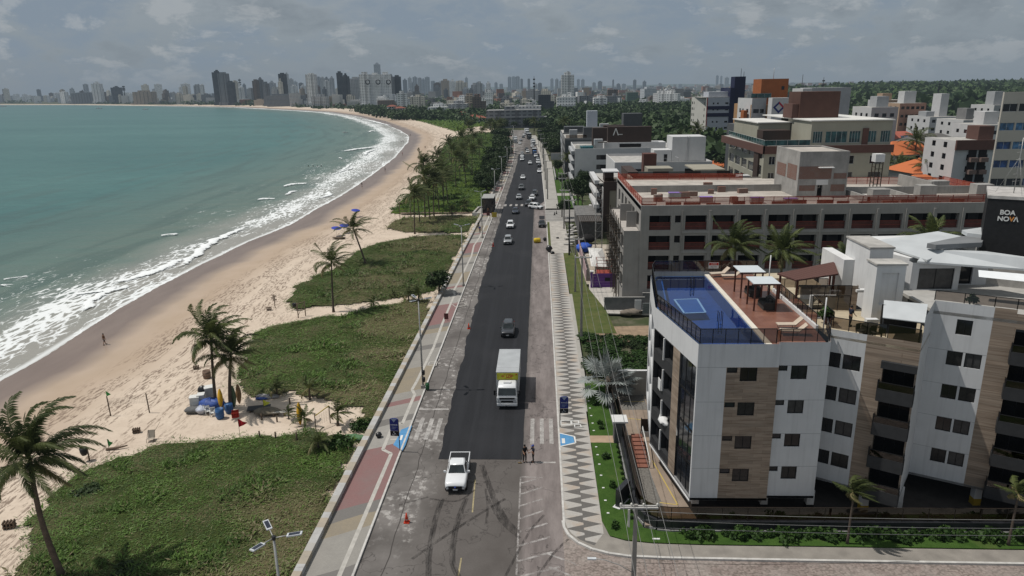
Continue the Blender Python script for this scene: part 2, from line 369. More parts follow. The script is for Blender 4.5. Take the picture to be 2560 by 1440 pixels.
# --- breaking crests
t=NT('wave_foam'); v=t.obj(); n=t.noise(v,1.1,6.,.7); al=t.attr('fo')
f_=t.N('MapRange',inp={0:t.math('ADD',n,t.math('SUBTRACT',t.math('MULTIPLY',al,.9),.55)),1:.42,2:.56,3:0.,4:1.}).outputs[0]
white=t.bsdf((.78,.80,.80),.8,.1,normal=t.bump(n,.8,.3)); tr=t.N('BsdfTransparent').outputs[0]
foam_m=t.done(t.N('MixShader',inp={0:f_,1:tr,2:white}).outputs[0])
def crest(px0,py0,px1,py1,wid,hgt,seed,tail=1.):
    a=G(px0,py0,-2); b=G(px1,py1,-2); dx,dy=b.x-a.x,b.y-a.y; L=math.hypot(dx,dy); ux,uy=dx/L,dy/L
    nx,ny=-uy,ux
    if nx>0: nx,ny=-nx,-ny
    n=max(10,int(L/.8)); V=[];F=[];fo=[]; k=9
    for i in range(n+1):
        s_=i/n; wv=1.6*math.sin(s_*5+seed)+1.2*fnoise(i*.23,seed); w=wid*(.35+.65*math.sin(math.pi*min(1,s_*1.02+.02))**.6)*(1+.5*fnoise(i*.4,seed+7))
        for j in range(k):
            q=j/(k-1); off=(q-.3)*w*tail; hh=hgt*math.sin(math.pi*min(1,q*1.15))**1.5*math.sin(math.pi*s_)**.5 if q<.87 else 0
            V.append((a.x+dx*s_+nx*(wv+off),a.y+dy*s_+ny*(wv+off),-1.97+max(0,hh))); fo.append(max(0,1-abs(q-.42)*1.9)*min(1,4*s_+.1)*min(1,4*(1-s_)+.1))
    for i in range(n):
        for j in range(k-1): F.append((i*k+j,(i+1)*k+j,(i+1)*k+j+1,i*k+j+1))
    o=npmesh('breaking_wave',V,F,foam_m,smooth=True,attrs={'fo':('FLOAT',fo)}); o['kind']='structure'; return o
for i,c_ in enumerate([(640,560,395,690,5.,.5),(500,640,250,722,6,.35),(442,585,408,594,2.2,.6),(776,458,700,470,3.5,.7),(760,478,700,490,3,.6),(835,478,795,500,4,.5),(952,366,850,382,6,.9),(948,372,905,392,5,.8),
    (900,405,820,440,3.,.5),(885,418,850,430,3,.6),(690,497,640,503,3,.6),(945,326,915,332,4,.8),(1000,318,890,296,7,.6),(300,715,180,745,4,.3),(330,705,205,790,4,.35),(860,395,845,398,2.5,.5),(870,290,830,286,7,.6),(60,690,30,702,1.5,.3),(40,712,15,720,1.4,.3)]):
    crest(*c_[:4],c_[4],c_[5],i*1.7)
# ------------------------------------------------------------------ roads
YS=np.concatenate([np.arange(18,330,2.),np.arange(330,700,6.)])
def strip(name,f0,f1,y0,y1,z,m,kind='structure',jag=None):
    ys=YS[(YS>y0)&(YS<y1)]; ys=np.concatenate([[y0],ys,[y1]])
    if jag: ys=np.unique(np.concatenate([ys,np.arange(y0,min(y1,260),.35)]))
    a=f0(ys); c=f1(ys)
    if jag: a=a+jag*(fbm(ys*.35,ys*0+3,5)-.5)*2; c=c+.12*(fbm(ys*.6,ys*0+9,8)-.5)
    V=np.concatenate([np.stack([a,ys,np.full_like(ys,z)],1),np.stack([c,ys,np.full_like(ys,z)],1)]); n=len(ys); i=np.arange(n-1)
    o=npmesh(name,V,np.stack([i,n+i,n+i+1,i+1],1),m); o['kind']=kind; return o
k_=lambda c: (lambda Y: np.full_like(np.asarray(Y,float),c))
off=lambda f,c:(lambda Y: f(Y)+c)
t=NT('worn_asphalt'); v=t.pos(); x,y,z=t.sep(v)
n=t.noise(v,.18,5.,.6); n2=t.noise(v,1.4,5.,.7); n3=t.noise(v,9.,2.)
c=t.mix(t.step(n,.35,.65),(.088,.078,.072),(.130,.118,.110)); c=t.mix(t.math('MULTIPLY',t.step(n3,.3,.7),.35),c,(.07,.064,.06))
left=t.math('SUBTRACT',1.,t.step(x,-10.6,-8.8))
right=t.step(x,-1.9,-1.2)
lane=t.mix(t.step(t.noise(t.mapping(v,(.6,.12,1.)),1.,5.,.7),.35,.68),(.125,.107,.102),(.235,.205,.195))
c=t.mix(right,c,lane)
c=t.mix(t.math('MULTIPLY',left,.6),c,t.mix(t.step(n,.35,.6),(.10,.092,.086),(.20,.185,.175)))
ptc=t.math('MULTIPLY',t.math('MULTIPLY',t.step(n2,.50,.60),t.step(t.noise(t.mapping(v,(.3,.10,1.)),1.,4.,.6),.46,.58)),left)
c=t.mix(t.math('MULTIPLY',ptc,.85),c,(.42,.40,.38))
crk=t.vor(t.N('VectorMath',operation='ADD',inp={0:t.mapping(v,(.16,.12,1.)),1:t.N('TexNoise',inp={'Vector':v,'Scale':.5,'Detail':4.}).outputs['Color']}).outputs[0],1.,'DISTANCE_TO_EDGE')
c=t.mix(t.math('MULTIPLY',t.math('SUBTRACT',1.,t.step(crk,.0,.012)),.7),c,(.04,.036,.034))
jt=t.math('ABSOLUTE',t.math('SUBTRACT',x,t.math('ADD',-11.6,t.math('MULTIPLY',t.noise(v,.2,2.),.6)))); c=t.mix(t.math('SUBTRACT',1.,t.step(jt,.02,.06)),c,(.05,.045,.042))
m_old=t.done(t.bsdf(c,.9,.2,normal=t.bump(n3,.3,.02)))
strip('road',XL,XR,14,590,0.,m_old)
t=NT('fresh_asphalt'); v=t.pos(); x,y,z=t.sep(v)
n=t.noise(v,6.,3.); st=t.noise(t.mapping(v,(1.,.02,1.)),1.2,3.)
c=t.mix(t.step(n,.3,.7),(.0095,.010,.0122),(.0145,.015,.0178)); c=t.mix(t.math('MULTIPLY',t.step(st,.45,.62),.4),c,(.023,.024,.028)); c=t.mix(t.math('MULTIPLY',t.step(t.noise(v,.11,3.),.5,.7),.4),c,(.026,.026,.029))
m_new=t.done(t.bsdf(c,.8,.28,normal=t.bump(n,.35,.02)))
far_r=lambda Y: np.where(np.asarray(Y)<200,-1.75,np.minimum(-1.75+(np.asarray(Y,float)-200)*.25,1.2))+bend(Y)
strip('fresh_asphalt_road',lambda Y: np.interp(Y,[50,58,90,137,215,340],[-9.6,-9.6,-10.1,-10.5,-10.6,-10.4])+bend(Y),far_r,58.2,372,.02,m_new,jag=.35)
# --- painted markings
def paint(name,col,wear=.45):
    t=NT(name); v=t.pos(); n=t.noise(v,1.3,6.,.72); m_=t.step(n,.36,.36+wear)
    a=t.bsdf(col,.8,.2); return t.done(t.N('MixShader',inp={0:t.math('MULTIPLY',t.math('SUBTRACT',1.,m_),.9),1:t.N('BsdfTransparent').outputs[0],2:a}).outputs[0],False)
pw=paint('road_paint_white',(.46,.44,.42),.34); pwf=paint('road_paint_faded',(.42,.395,.38),.22); py_=paint('road_paint_yellow',(.40,.34,.20),.4)
def pxquad(mb,pts,z,m=0): mb.poly([tuple(G(a,b_,z)) for a,b_ in pts],m)
mb=MB()
for xa in (-12.35,-11.35,-10.45): mb.box(xa-.22,xa+.22,62.0,66.6,.004,.007)
for xa in (-.9,.05,.98): mb.box(xa-.2,xa+.2,61.2,66.6,.004,.007)
mb.box(-12.9,-9.9,68.6,68.95,.004,.007); mb.box(-.6,1.3,57.6,57.85,.004,.007)
mb.build('zebra_crossing',pw)['kind']='structure'
mb=MB()
for i in range(9): mb.box(-12.2+i*1.62,-11.5+i*1.62,203.5,207.,.024,.027)
mb.build('zebra_crossing',pw)['kind']='structure'
mb=MB(); mb.seg((-1.85,55.2),(-1.78,36),.14,.004,.007)
for i in range(11):
    y0=55.1-i*1.75; L=[1.75,1.9,2.,2.,2.2,2.4,2.7,3.0,3.2,3.2,3.2][i]
    mb.seg((-1.75,y0-.9),(-1.75+L,y0+(.0 if i<1 else .25)),.20,.0045,.0075)
mb.seg((-1.75,55.2),(.1,55.1),.15,.005,.008)
for i in range(4): mb.seg((.4+.1*i,44.6-1.5*i),(2.8,43.2-1.5*i),.18,.0052,.0082)
mb.build('hatched_marking',pwf)['kind']='structure'
mb=MB(); a=G(1188,1198); b=G(1181,1281); mb.seg((a.x,a.y),(b.x,b.y),.12,.004,.007); mb.seg((-5.9,44),(-5.9,38),.12,.004,.007); mb.build('lane_dash',py_)['kind']='structure'
# tyre marks
t=NT('tyre_rubber_marks'); v=t.pos(); n=t.noise(t.mapping(v,(2.5,.5,1.)),1.2,5.,.7)
m_tyre=t.done(t.N('MixShader',inp={0:t.math('MULTIPLY',t.step(n,.36,.68),.62),1:t.N('BsdfTransparent').outputs[0],2:t.bsdf((.028,.026,.025),.8,.2)}).outputs[0],False)
def ribbon(mb,pts,w,z):
    P=[G(a,b_,0) for a,b_ in pts]; Q=[]
    for i in range(len(P)-1):
        p0=P[max(0,i-1)];p1=P[i];p2=P[i+1];p3=P[min(len(P)-1,i+2)]
        for k in range(6):
            u=k/6; Q.append(.5*((2*p1)+(p2-p0)*u+(2*p0-5*p1+4*p2-p3)*u*u+(3*p1-p0-3*p2+p3)*u**3))
    Q.append(P[-1])
    for i in range(len(Q)-1):
        d0=(Q[min(i+1,len(Q)-1)]-Q[max(i-1,0)]).normalized(); d1=(Q[min(i+2,len(Q)-1)]-Q[i]).normalized()
        n0=Vector((d0.y,-d0.x,0))*w/2; n1=Vector((d1.y,-d1.x,0))*w/2; h=Vector((0,0,z))
        mb.quad(Q[i]-n0+h,Q[i]+n0+h,Q[i+1]+n1+h,Q[i+1]-n1+h)
mb=MB(); c10=lambda L:[(740+.4028*a,860+.4028*b_) for a,b_ in L]
for k,L in enumerate([[(815,1445),(818,1300),(855,1100),(895,970)],[(830,1445),(835,1300),(870,1100),(915,960)],[(1000,1445),(960,1330),(990,1120),(1050,960)],[(1015,1445),(978,1330),(1005,1120),(1062,960)],
    [(1370,1180),(1290,1090),(1220,960),(1145,750)],[(1385,1170),(1305,1080),(1235,950),(1160,750)],[(1390,1205),(1280,1110),(1190,960)],[(720,1335),(900,1210),(1100,1080),(1300,960)],[(830,960),(1000,975),(1110,905)],[(1180,1110),(1190,1010),(1175,900)],[(640,1000),(820,950)],[(1540,1060),(1440,1180),(1300,1440)],[(1500,1440),(1600,1300),(1690,1210)]]):
    ribbon(mb,c10(L),.26 if k<8 else .2,.0095+.0006*k)
mb.build('tyre_marks',m_tyre)['kind']='structure'
# dark seams / patch where lane was milled
# ------------------------------------------------------------------ left promenade
t=NT('promenade_paving'); v=t.pos(); x,y,z=t.sep(v)
u=t.math('FRACT',t.math('DIVIDE',t.math('ADD',t.math('ADD',y,t.math('MULTIPLY',x,-.55)),t.math('MULTIPLY',t.noise(v,.25,2.),.6)),46.))
gr=(.29,.275,.25); dk=(.175,.165,.155); oc=(.275,.235,.175); pk=(.235,.135,.130); lg=(.33,.315,.29)
# phase: y=58 (pink) with x=-15 -> 66/46=.43
c=t.ramp(u,[(0.,gr),(.06,dk),(.10,gr),(.20,oc),(.245,dk),(.285,pk),(.50,lg),(.60,dk),(.63,gr),(.70,pk),(.73,gr),(.77,oc),(.93,gr)],'CONSTANT')
br=t.N('TexBrick',inp={'Vector':t.mapping(v,(4.,4.,1.)),'Color1':(1,1,1,1),'Color2':(.82,.82,.82,1),'Mortar':(.6,.6,.6,1),'Scale':1.,'Mortar Size':.03}).outputs[0]
c=t.mix(.6,c,br,'MULTIPLY'); c=t.mix(t.math('MULTIPLY',t.step(t.noise(v,.5,5.,.7),.45,.75),.4),c,(.17,.16,.15))
m_prom=t.done(t.bsdf(c,.85,.2))
strip('promenade',lambda Y:XW(Y)+.2,off(XL,-.16),14,520,.15,m_prom)
m_kerb=mat('kerb_white',(.50,.485,.46),.8,.2,2.,fine=.35); 
def kerb(name,f,w,y0,y1,z0,z1,m,seg=2.):
    ys=np.concatenate([np.arange(y0,min(y1,330),4.),np.arange(330,y1,8.)]) if y1>330 else np.append(np.arange(y0,y1,4.),y1)
    mb=MB()
    for a,b_ in zip(ys[:-1],ys[1:]):
        p=float(f(a)); q=float(f(b_)); g=.012
        mb.add([(p,a,z0),(p+w,a,z0),(q+w,b_-g,z0),(q,b_-g,z0),(p,a,z1),(p+w,a,z1),(q+w,b_-g,z1),(q,b_-g,z1)],[(0,3,2,1),(4,5,6,7),(0,1,5,4),(1,2,6,5),(2,3,7,6),(3,0,4,7)])
    return mb.build(name,m)
kerb('kerb',off(XL,-.16),.17,14,520,-.05,.165,m_kerb)['kind']='structure'
kerb('kerb',XR,.17,47.5,178,-.05,.165,m_kerb)['kind']='structure'
kerb('kerb',XR,.2,197,520,-.05,.165,m_kerb)['kind']='structure'
# guide line
m_guide=mat('tactile_guide',(.43,.41,.375),.85,.15,2.,fine=.4)
mb=MB(); gl=[(835,1470),(978,1134),(957,1124),(984,1060),(1006,1059),(1037,986),(1030,974),(1042,953),(1084,868)]
P=[G(a,b_,.15) for a,b_ in gl]; P+= [Vector((-14.35,97,.15)),Vector((-14.3,112,.15)),Vector((-14.75,114,.15)),Vector((-14.5,120,.15)),Vector((-14.1,140,.15)),Vector((-14.5,150,.15)),Vector((-14.0,158,.15)),Vector((-13.7,190,.15)),Vector((-13.5,300,.15))]
for p,q in zip(P[:-1],P[1:]): mb.seg((p.x,p.y),(q.x,q.y),.34,.15,.156)
mb.seg((P[2].x+.3,P[2].y+2),(P[2].x+1.3,P[2].y+2.1),.25,.15,.1545); mb.build('tactile_guide_line',m_guide)['kind']='structure'
m_blue=mat('ramp_blue_paint',(.085,.25,.46),.7,.15,2.,fine=.2); m_wp=mat('ramp_white_paint',(.62,.62,.60),.7,.1)
def ramp_mark(pts,white,hint):
    mb=MB(); mb.prism([tuple(G(a,b_,.15)[:2]) for a,b_ in pts],.15,.158,0); mb.prism([tuple(G(a,b_,.16)[:2]) for a,b_ in white],.1585,.164,1)
    mb.build('ramp_marking',[m_blue,m_wp])['kind']='structure'
ramp_mark([(1030,1064),(1003,1074),(993,1095),(983,1112),(1006,1127),(1014,1112)],[(1002,1088),(1008,1088),(1004,1100),(999,1100)],'left')
ramp_mark([(1195-0+200,1082),(1433,1092),(1436,1106),(1397,1116)],[(1404,1096),(1412,1096),(1413,1108),(1405,1108)],'r')
mb=MB()
for p,q in zip([(1395,1082),(1436,1091),(1439,1107),(1397,1117)][:-1],[(1395,1082),(1436,1091),(1439,1107),(1397,1117)][1:]):
    a=G(*p,.15);b=G(*q,.15); mb.seg((a.x,a.y),(b.x,b.y),.14,.15,.1605)
for L in ([(1402,1051),(1427,1051),(1428,1062),(1402,1062)],[(1429,1051),(1446,1051),(1447,1059),(1430,1059)],[(1436,1061),(1451,1061),(1453,1068),(1437,1068)]):
    for p,q in zip(L,L[1:]+L[:1]):
        a=G(*p,.15);b=G(*q,.15); mb.seg((a.x,a.y),(b.x,b.y),.1,.15,.1605)
mb.build('pavement_panels',m_wp)['kind']='structure'
mb=MB()
for L in ([(1074,904),(1093,904),(1090,914),(1070,914)],[(1130,760),(1160,757),(1166,763),(1140,768)],[(1148,746),(1160,746),(1157,752),(1144,752)]):
    P=[tuple(G(a,b_,.15)[:2]) for a,b_ in L]
    for p,q in zip(P,P[1:]+P[:1]): mb.seg(p,q,.12,.15,.157)
mb.build('pavement_panels',m_guide)['kind']='structure'
# seawall
t=NT('seawall_concrete'); v=t.pos(); x,y,z=t.sep(v); u=t.math('FRACT',t.math('DIVIDE',y,6.4))
c=t.ramp(u,[(0,(.40,.395,.385)),(.30,(.36,.31,.245)),(.5,(.42,.415,.41)),(.62,(.34,.30,.24)),(.85,(.37,.355,.33))],'CONSTANT'); n=t.noise(v,1.3,5.,.7)
c=t.mix(t.math('MULTIPLY',t.step(n,.42,.75),.55),c,(.22,.205,.185)); m_wall=t.done(t.bsdf(c,.85,.2))
for a,b_,nm in ((14,188.5,0),(201,520,1)):
    o=kerb('seawall',lambda Y:XW(Y)-.35,.62,a,b_,-.6,.58,m_wall); tag(o,['long low seawall with cream and white top along the promenade, up to the dark kiosk','low seawall beyond the dark kiosk, running on past the palms'][nm],'wall')
# right-hand pavements -----------------------------------------------------
t=NT('wave_mosaic'); v=t.pos(); x,y,z=t.sep(v)
uu=t.math('DIVIDE',t.math('SUBTRACT',x,1.82),1.44); half=t.math('FLOOR',uu); fu=t.math('FRACT',uu)
yy=t.math('DIVIDE',y,1.3); 
def saw(shift,width):
    f=t.math('ABSOLUTE',t.math('SUBTRACT',t.math('FRACT',t.math('ADD',yy,shift)),.5)); return t.math('LESS_THAN',f,width)
fl=t.math('ABSOLUTE',t.math('SUBTRACT',half,fu)) # mirrored in the second half
odd=t.math('MODULO',half,2.); wv=t.math('ADD',t.math('MULTIPLY',fu,t.math('SUBTRACT',1.,odd)),t.math('MULTIPLY',t.math('SUBTRACT',1.,fu),odd))
A1=saw(t.math('MULTIPLY',odd,.5),t.math('MULTIPLY',wv,.40))
f=A1
dark=t.mix(t.noise(v,9.,2.),(.085,.08,.076),(.155,.146,.136)); 
lite=t.mix(t.noise(v,7.,2.),(.30,.285,.265),(.44,.42,.39)); lite=t.mix(t.math('MULTIPLY',t.step(t.noise(v,.4,4.,.6),.5,.66),.6),lite,(.36,.265,.185))
c=t.mix(f,lite,dark); c=t.mix(t.math('MULTIPLY',t.step(t.noise(v,.22,3.),.55,.7),.35),c,(.2,.185,.17))
m_mos=t.done(t.bsdf(c,.85,.2))
strip('mosaic_pavement',off(XR,.17),k_(4.72),48.5,142,.15,m_mos)
m_plain=mat('plain_pavement',(.34,.325,.295),.9,.14,.6,fine=.3); m_gravel=mat('pale_gravel_pavement',(.40,.375,.34),.9,.25,.8,fine=.5)
strip('pavement',off(XR,.17),k_(6.2),142,178,.15,m_gravel); strip('pavement',off(XR,.2),k_(5.3),198,330,.15,m_plain)
strip('pavement',off(XR,.2),off(XR,4.),330,520,.152,m_plain)
strip('pavement_strip',k_(4.72),k_(5.2),68,112,.152,m_plain)
m_cob=None
t=NT('cobbled_street'); v=t.pos(); br=t.N('TexVoronoi',feature='F1',inp={'Vector':t.mapping(v,(5.,6.2,1.)),'Scale':1.})
c=t.mix(t.sep(br.outputs['Color'])[0],(.205,.165,.15),(.28,.235,.21)); c=t.mix(t.step(br.outputs['Distance'],.5,.7),c,(.15,.125,.11)); n=t.noise(v,.3,5.,.7); c=t.mix(t.math('MULTIPLY',t.step(n,.45,.7),.55),c,(.33,.30,.275)); c=t.mix(t.math('MULTIPLY',t.step(t.noise(v,.16,3.),.52,.7),.5),c,(.13,.10,.09))
m_cob=t.done(t.bsdf(c,.9,.15,normal=t.bump(br.outputs['Distance'],-.5,.05)))
mb=MB(); mb.poly([(1.62,30,.003),(80,30,.003),(80,43.9,.003),(5.4,44.4,.003),(3.7,45.3,.003),(2.3,46.9,.003),(1.62,48.4,.003)]); mb.build('side_street',m_cob)['kind']='structure'
m_conc_st=mat('cross_street_concrete',(.26,.25,.235),.9,.2,.5,fine=.3)
mb=MB(); mb.poly([(1.4,179,.004),(40,176,.004),(40,196,.004),(1.3,196.5,.004)]); mb.build('side_street',m_conc_st)['kind']='structure'
# corner pavement + curved kerb
cor=[(1.65,48.5),(1.75,47.6),(2.05,46.7),(2.7,45.8),(3.7,45.05),(4.9,44.55),(6.3,44.25),(9,44.1),(16,44.0),(34,43.85),(60,43.7)]
mb=MB(); inner=[(60,45.35),(34,45.35),(12,45.55),(8.3,45.7),(6.3,46.0),(5.2,46.5),(4.75,48.5)]
mb.prism([(p[0]+.05,p[1]+.12) for p in cor]+inner,-.05,.148,0); mb.build('pavement',mat('slab_pavement',(.245,.225,.20),.9,.2,.8,fine=.35))['kind']='structure'
mb=MB()
for p,q in zip(cor[:-1],cor[1:]): mb.seg(p,q,.2,-.05,.168,0)
mb.build('kerb',m_kerb)['kind']='structure'
t=NT('corner_mosaic'); 
mb=MB(); mb.prism([(1.82,48.5),(1.95,47.7),(2.25,46.9),(2.9,46.05),(3.9,45.4),(4.72,46.9),(4.72,48.5)],.13,.152); mb.build('mosaic_pavement',m_mos)['kind']='structure'
# lawns
t=NT('mown_lawn'); v=t.pos(); n=t.noise(v,.9,5.,.65); n2=t.noise(v,14.,3.)
c=t.mix(t.step(n,.3,.7),(.034,.072,.014),(.060,.112,.024)); c=t.mix(t.math('MULTIPLY',t.step(n2,.4,.7),.55),c,(.018,.048,.008)); c=t.mix(t.math('MULTIPLY',t.step(t.noise(v,.35,3.),.58,.75),.5),c,(.13,.13,.05))
m_lawn=t.done(t.bsdf(c,.95,.08,normal=t.bump(n2,.8,.06)))
t=NT('rough_lawn'); v=t.pos(); n=t.noise(v,.5,5.,.65); n2=t.noise(v,11.,3.)
c=t.mix(t.step(n,.3,.7),(.055,.085,.022),(.125,.125,.05)); c=t.mix(t.math('MULTIPLY',t.step(n2,.4,.7),.5),c,(.04,.05,.018)); m_rlawn=t.done(t.bsdf(c,.95,.08,normal=t.bump(n2,.8,.06)))
def sheet(name,pts,z0,z1,m): o=MB().prism(pts,z0,z1).build(name,m); o['kind']='structure'; return o
sheet('lawn',[(4.78,61.2),(4.72,48.5),(5.15,46.6),(6.3,46.1),(8.2,45.8),(7.9,47.6),(7.3,49.5),(7.2,61.2)],.0,.175,m_lawn)
sheet('lawn',[(8.2,45.8),(12,45.65),(34,45.45),(60,45.45),(60,47.3),(9,47.3),(7.9,47.6)],.0,.172,m_lawn)
sheet('lawn',[(4.78,62.6),(7.2,62.6),(7.2,76),(5.0,76)],.0,.175,m_lawn)
sheet('garden_path',[(4.72,61.2),(7.2,61.2),(7.2,62.6),(4.72,62.6)],.0,.18,mat('tan_paving',(.37,.27,.19),.85,.1,2.,fine=.2))
sheet('lawn',[(5.2,92.5),(10.5,92.5),(10.0,103),(8.0,116),(7.6,142),(4.75,142),(4.85,112),(5.2,112)],.0,.17,m_rlawn)
sheet('lawn',[(2.3,146),(2.3,177),(1.75,177),(1.75,146)],.0,.17,m_rlawn)
sheet('lawn',[(5.4,199),(12.5,199),(12.2,222),(5.4,222)],.0,.17,m_lawn); sheet('lawn',[(5.4,228),(12.,228),(11.,262),(5.4,262)],.0,.17,m_lawn); sheet('lawn',[(5.4,268),(10.,268),(9,300),(5.4,300)],.0,.17,m_lawn)
# yard of the near apartment building
sheet('undercroft_shade',[(12.6,49.6),(60,49.6),(60,70),(12.6,70)],.345,.354,mat('undercroft_shade_dark',(.05,.045,.042),.9,.2))  # dark sheet painting the shade under the raised building onto the yard
m_yard=mat('yard_paving',(.27,.215,.17),.85,.16,.7,fine=.2); m_ycob=mat('yard_cobbles',(.17,.16,.145),.9,.4,6.,fine=.6)
sheet('yard',[(8.0,47.7),(60,47.7),(60,78),(8.4,76)],.0,.35,m_yard)
sheet('yard_grid_paving',[(8.3,48.2),(9.9,48.2),(9.3,60),(8.2,60)],.34,.356,m_ycob); sheet('yard_grid_paving',[(8.5,68),(11.2,68),(11.2,75.5),(8.5,75.5)],.34,.356,m_ycob)
mb=MB(); 
for p,q in (((11.0,50.5),(10.05,57.5)),((9.6,50.8),(11.0,50.5)),((8.9,66.),(11,65.5)),((8.9,70.),(11.0,70.)),((11.,72),(10.8,75))): mb.seg(p,q,.1,.355,.36)
mb.build('parking_lines',mat('yellow_line',(.46,.35,.10),.8,.1))['kind']='structure'
# site ground north of the near block
sheet('building_site_ground',[(7.4,101.5),(10.2,101.5),(26,100),(26,118),(8.4,118)],.0,.16,mat('site_concrete',(.43,.405,.37),.9,.2,.5,fine=.3))
sheet('building_site_ground',[(7.8,118),(16,118),(16,150),(7.7,150)],.0,.155,mat('site_sand',(.42,.37,.31),.9,.25,.6,fine=.4))
sheet('dirt_path',[(5.6,92),(6.2,89.5),(11,89),(18,92),(18,96),(10,95.5),(7,96.5)],.0,.13,mat('bare_dirt',(.28,.205,.14),.95,.25,1.,fine=.4))
# ================================================================== VEGETATION
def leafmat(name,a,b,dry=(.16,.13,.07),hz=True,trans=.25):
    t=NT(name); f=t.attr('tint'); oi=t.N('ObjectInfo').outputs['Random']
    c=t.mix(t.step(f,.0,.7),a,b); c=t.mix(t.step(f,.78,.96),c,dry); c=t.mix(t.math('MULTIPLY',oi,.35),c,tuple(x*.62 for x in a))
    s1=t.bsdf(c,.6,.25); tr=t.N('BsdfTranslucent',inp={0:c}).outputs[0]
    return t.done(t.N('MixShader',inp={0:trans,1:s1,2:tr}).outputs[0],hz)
m_grassleaf=leafmat('dune_grass_leaves',(.027,.052,.011),(.100,.180,.030),(.20,.165,.095),True,.15)
m_palmleaf=leafmat('palm_leaf',(.034,.050,.016),(.11,.13,.04),(.27,.22,.11))
m_silver=leafmat('silver_palm_leaf',(.15,.165,.16),(.33,.36,.345),(.36,.33,.27),True,.1)
m_treeleaf=leafmat('tree_leaf',(.012,.028,.008),(.050,.082,.020),(.085,.10,.03))
m_bushleaf=leafmat('bush_leaf',(.016,.042,.008),(.06,.12,.022),(.10,.12,.03))
m_forest=leafmat('forest_leaf',(.012,.030,.008),(.048,.085,.020),(.075,.105,.03),True,.1)
m_trunk=mat('palm_trunk_bark',(.095,.075,.06),.9,.3,3.,bump=.5,fine=.4); m_bark=mat('tree_bark',(.085,.07,.055),.9,.3,3.,bump=.4)
m_nut=mat('coconut_husk',(.10,.085,.03),.7,.3,4.)
def unit(v): return v/np.maximum(1e-9,np.linalg.norm(v,axis=-1,keepdims=True))
def leafquads(P,D,U,L,Wd):
    """diamond leaves: base P, direction D, side U"""
    mid=P+D*(L*.45)[:,None]; tip=P+D*L[:,None]; s=U*(Wd/2)[:,None]
    V=np.stack([P,mid+s,tip,mid-s],1).reshape(-1,3); F=np.arange(len(V)).reshape(-1,4); return V,F
def inpoly(x,y,poly):
    c=np.zeros(len(x),bool); n=len(poly)
    for i in range(n):
        x0,y0=poly[i][:2]; x1,y1=poly[(i+1)%n][:2]
        k=((y0>y)!=(y1>y)); xx=(x1-x0)*(y-y0)/((y1-y0) if y1!=y0 else 1e-9)+x0; c^=k&(x<xx)
    return c
t=NT('dune_ground_cover'); v=t.pos(); n=t.noise(v,.16,5.,.65); n2=t.noise(v,1.1,5.,.7); n3=t.noise(v,6.,3.,.7)
c=t.mix(t.step(n2,.35,.65),(.040,.056,.016),(.068,.088,.026)); c=t.mix(t.math('MULTIPLY',t.step(n,.47,.62),.75),c,(.15,.13,.075)); c=t.mix(t.math('MULTIPLY',t.step(n3,.40,.62),.6),c,(.028,.036,.013))
tt=t.attr('tint'); c=t.mix(t.step(tt,.50,.80),c,t.mix(t.step(n2,.35,.65),(.095,.085,.045),(.15,.128,.07))); c=t.mix(t.step(t.math('MULTIPLY',tt,-1.),.3,.9),c,t.mix(t.step(n2,.35,.65),(.062,.095,.016),(.105,.15,.022))); c=t.mix(t.math('MULTIPLY',t.step(n3,.45,.65),.4),c,(.020,.026,.010)); m_dune=t.done(t.bsdf(c,.95,.05,normal=t.bump(n3,1.,.15)))
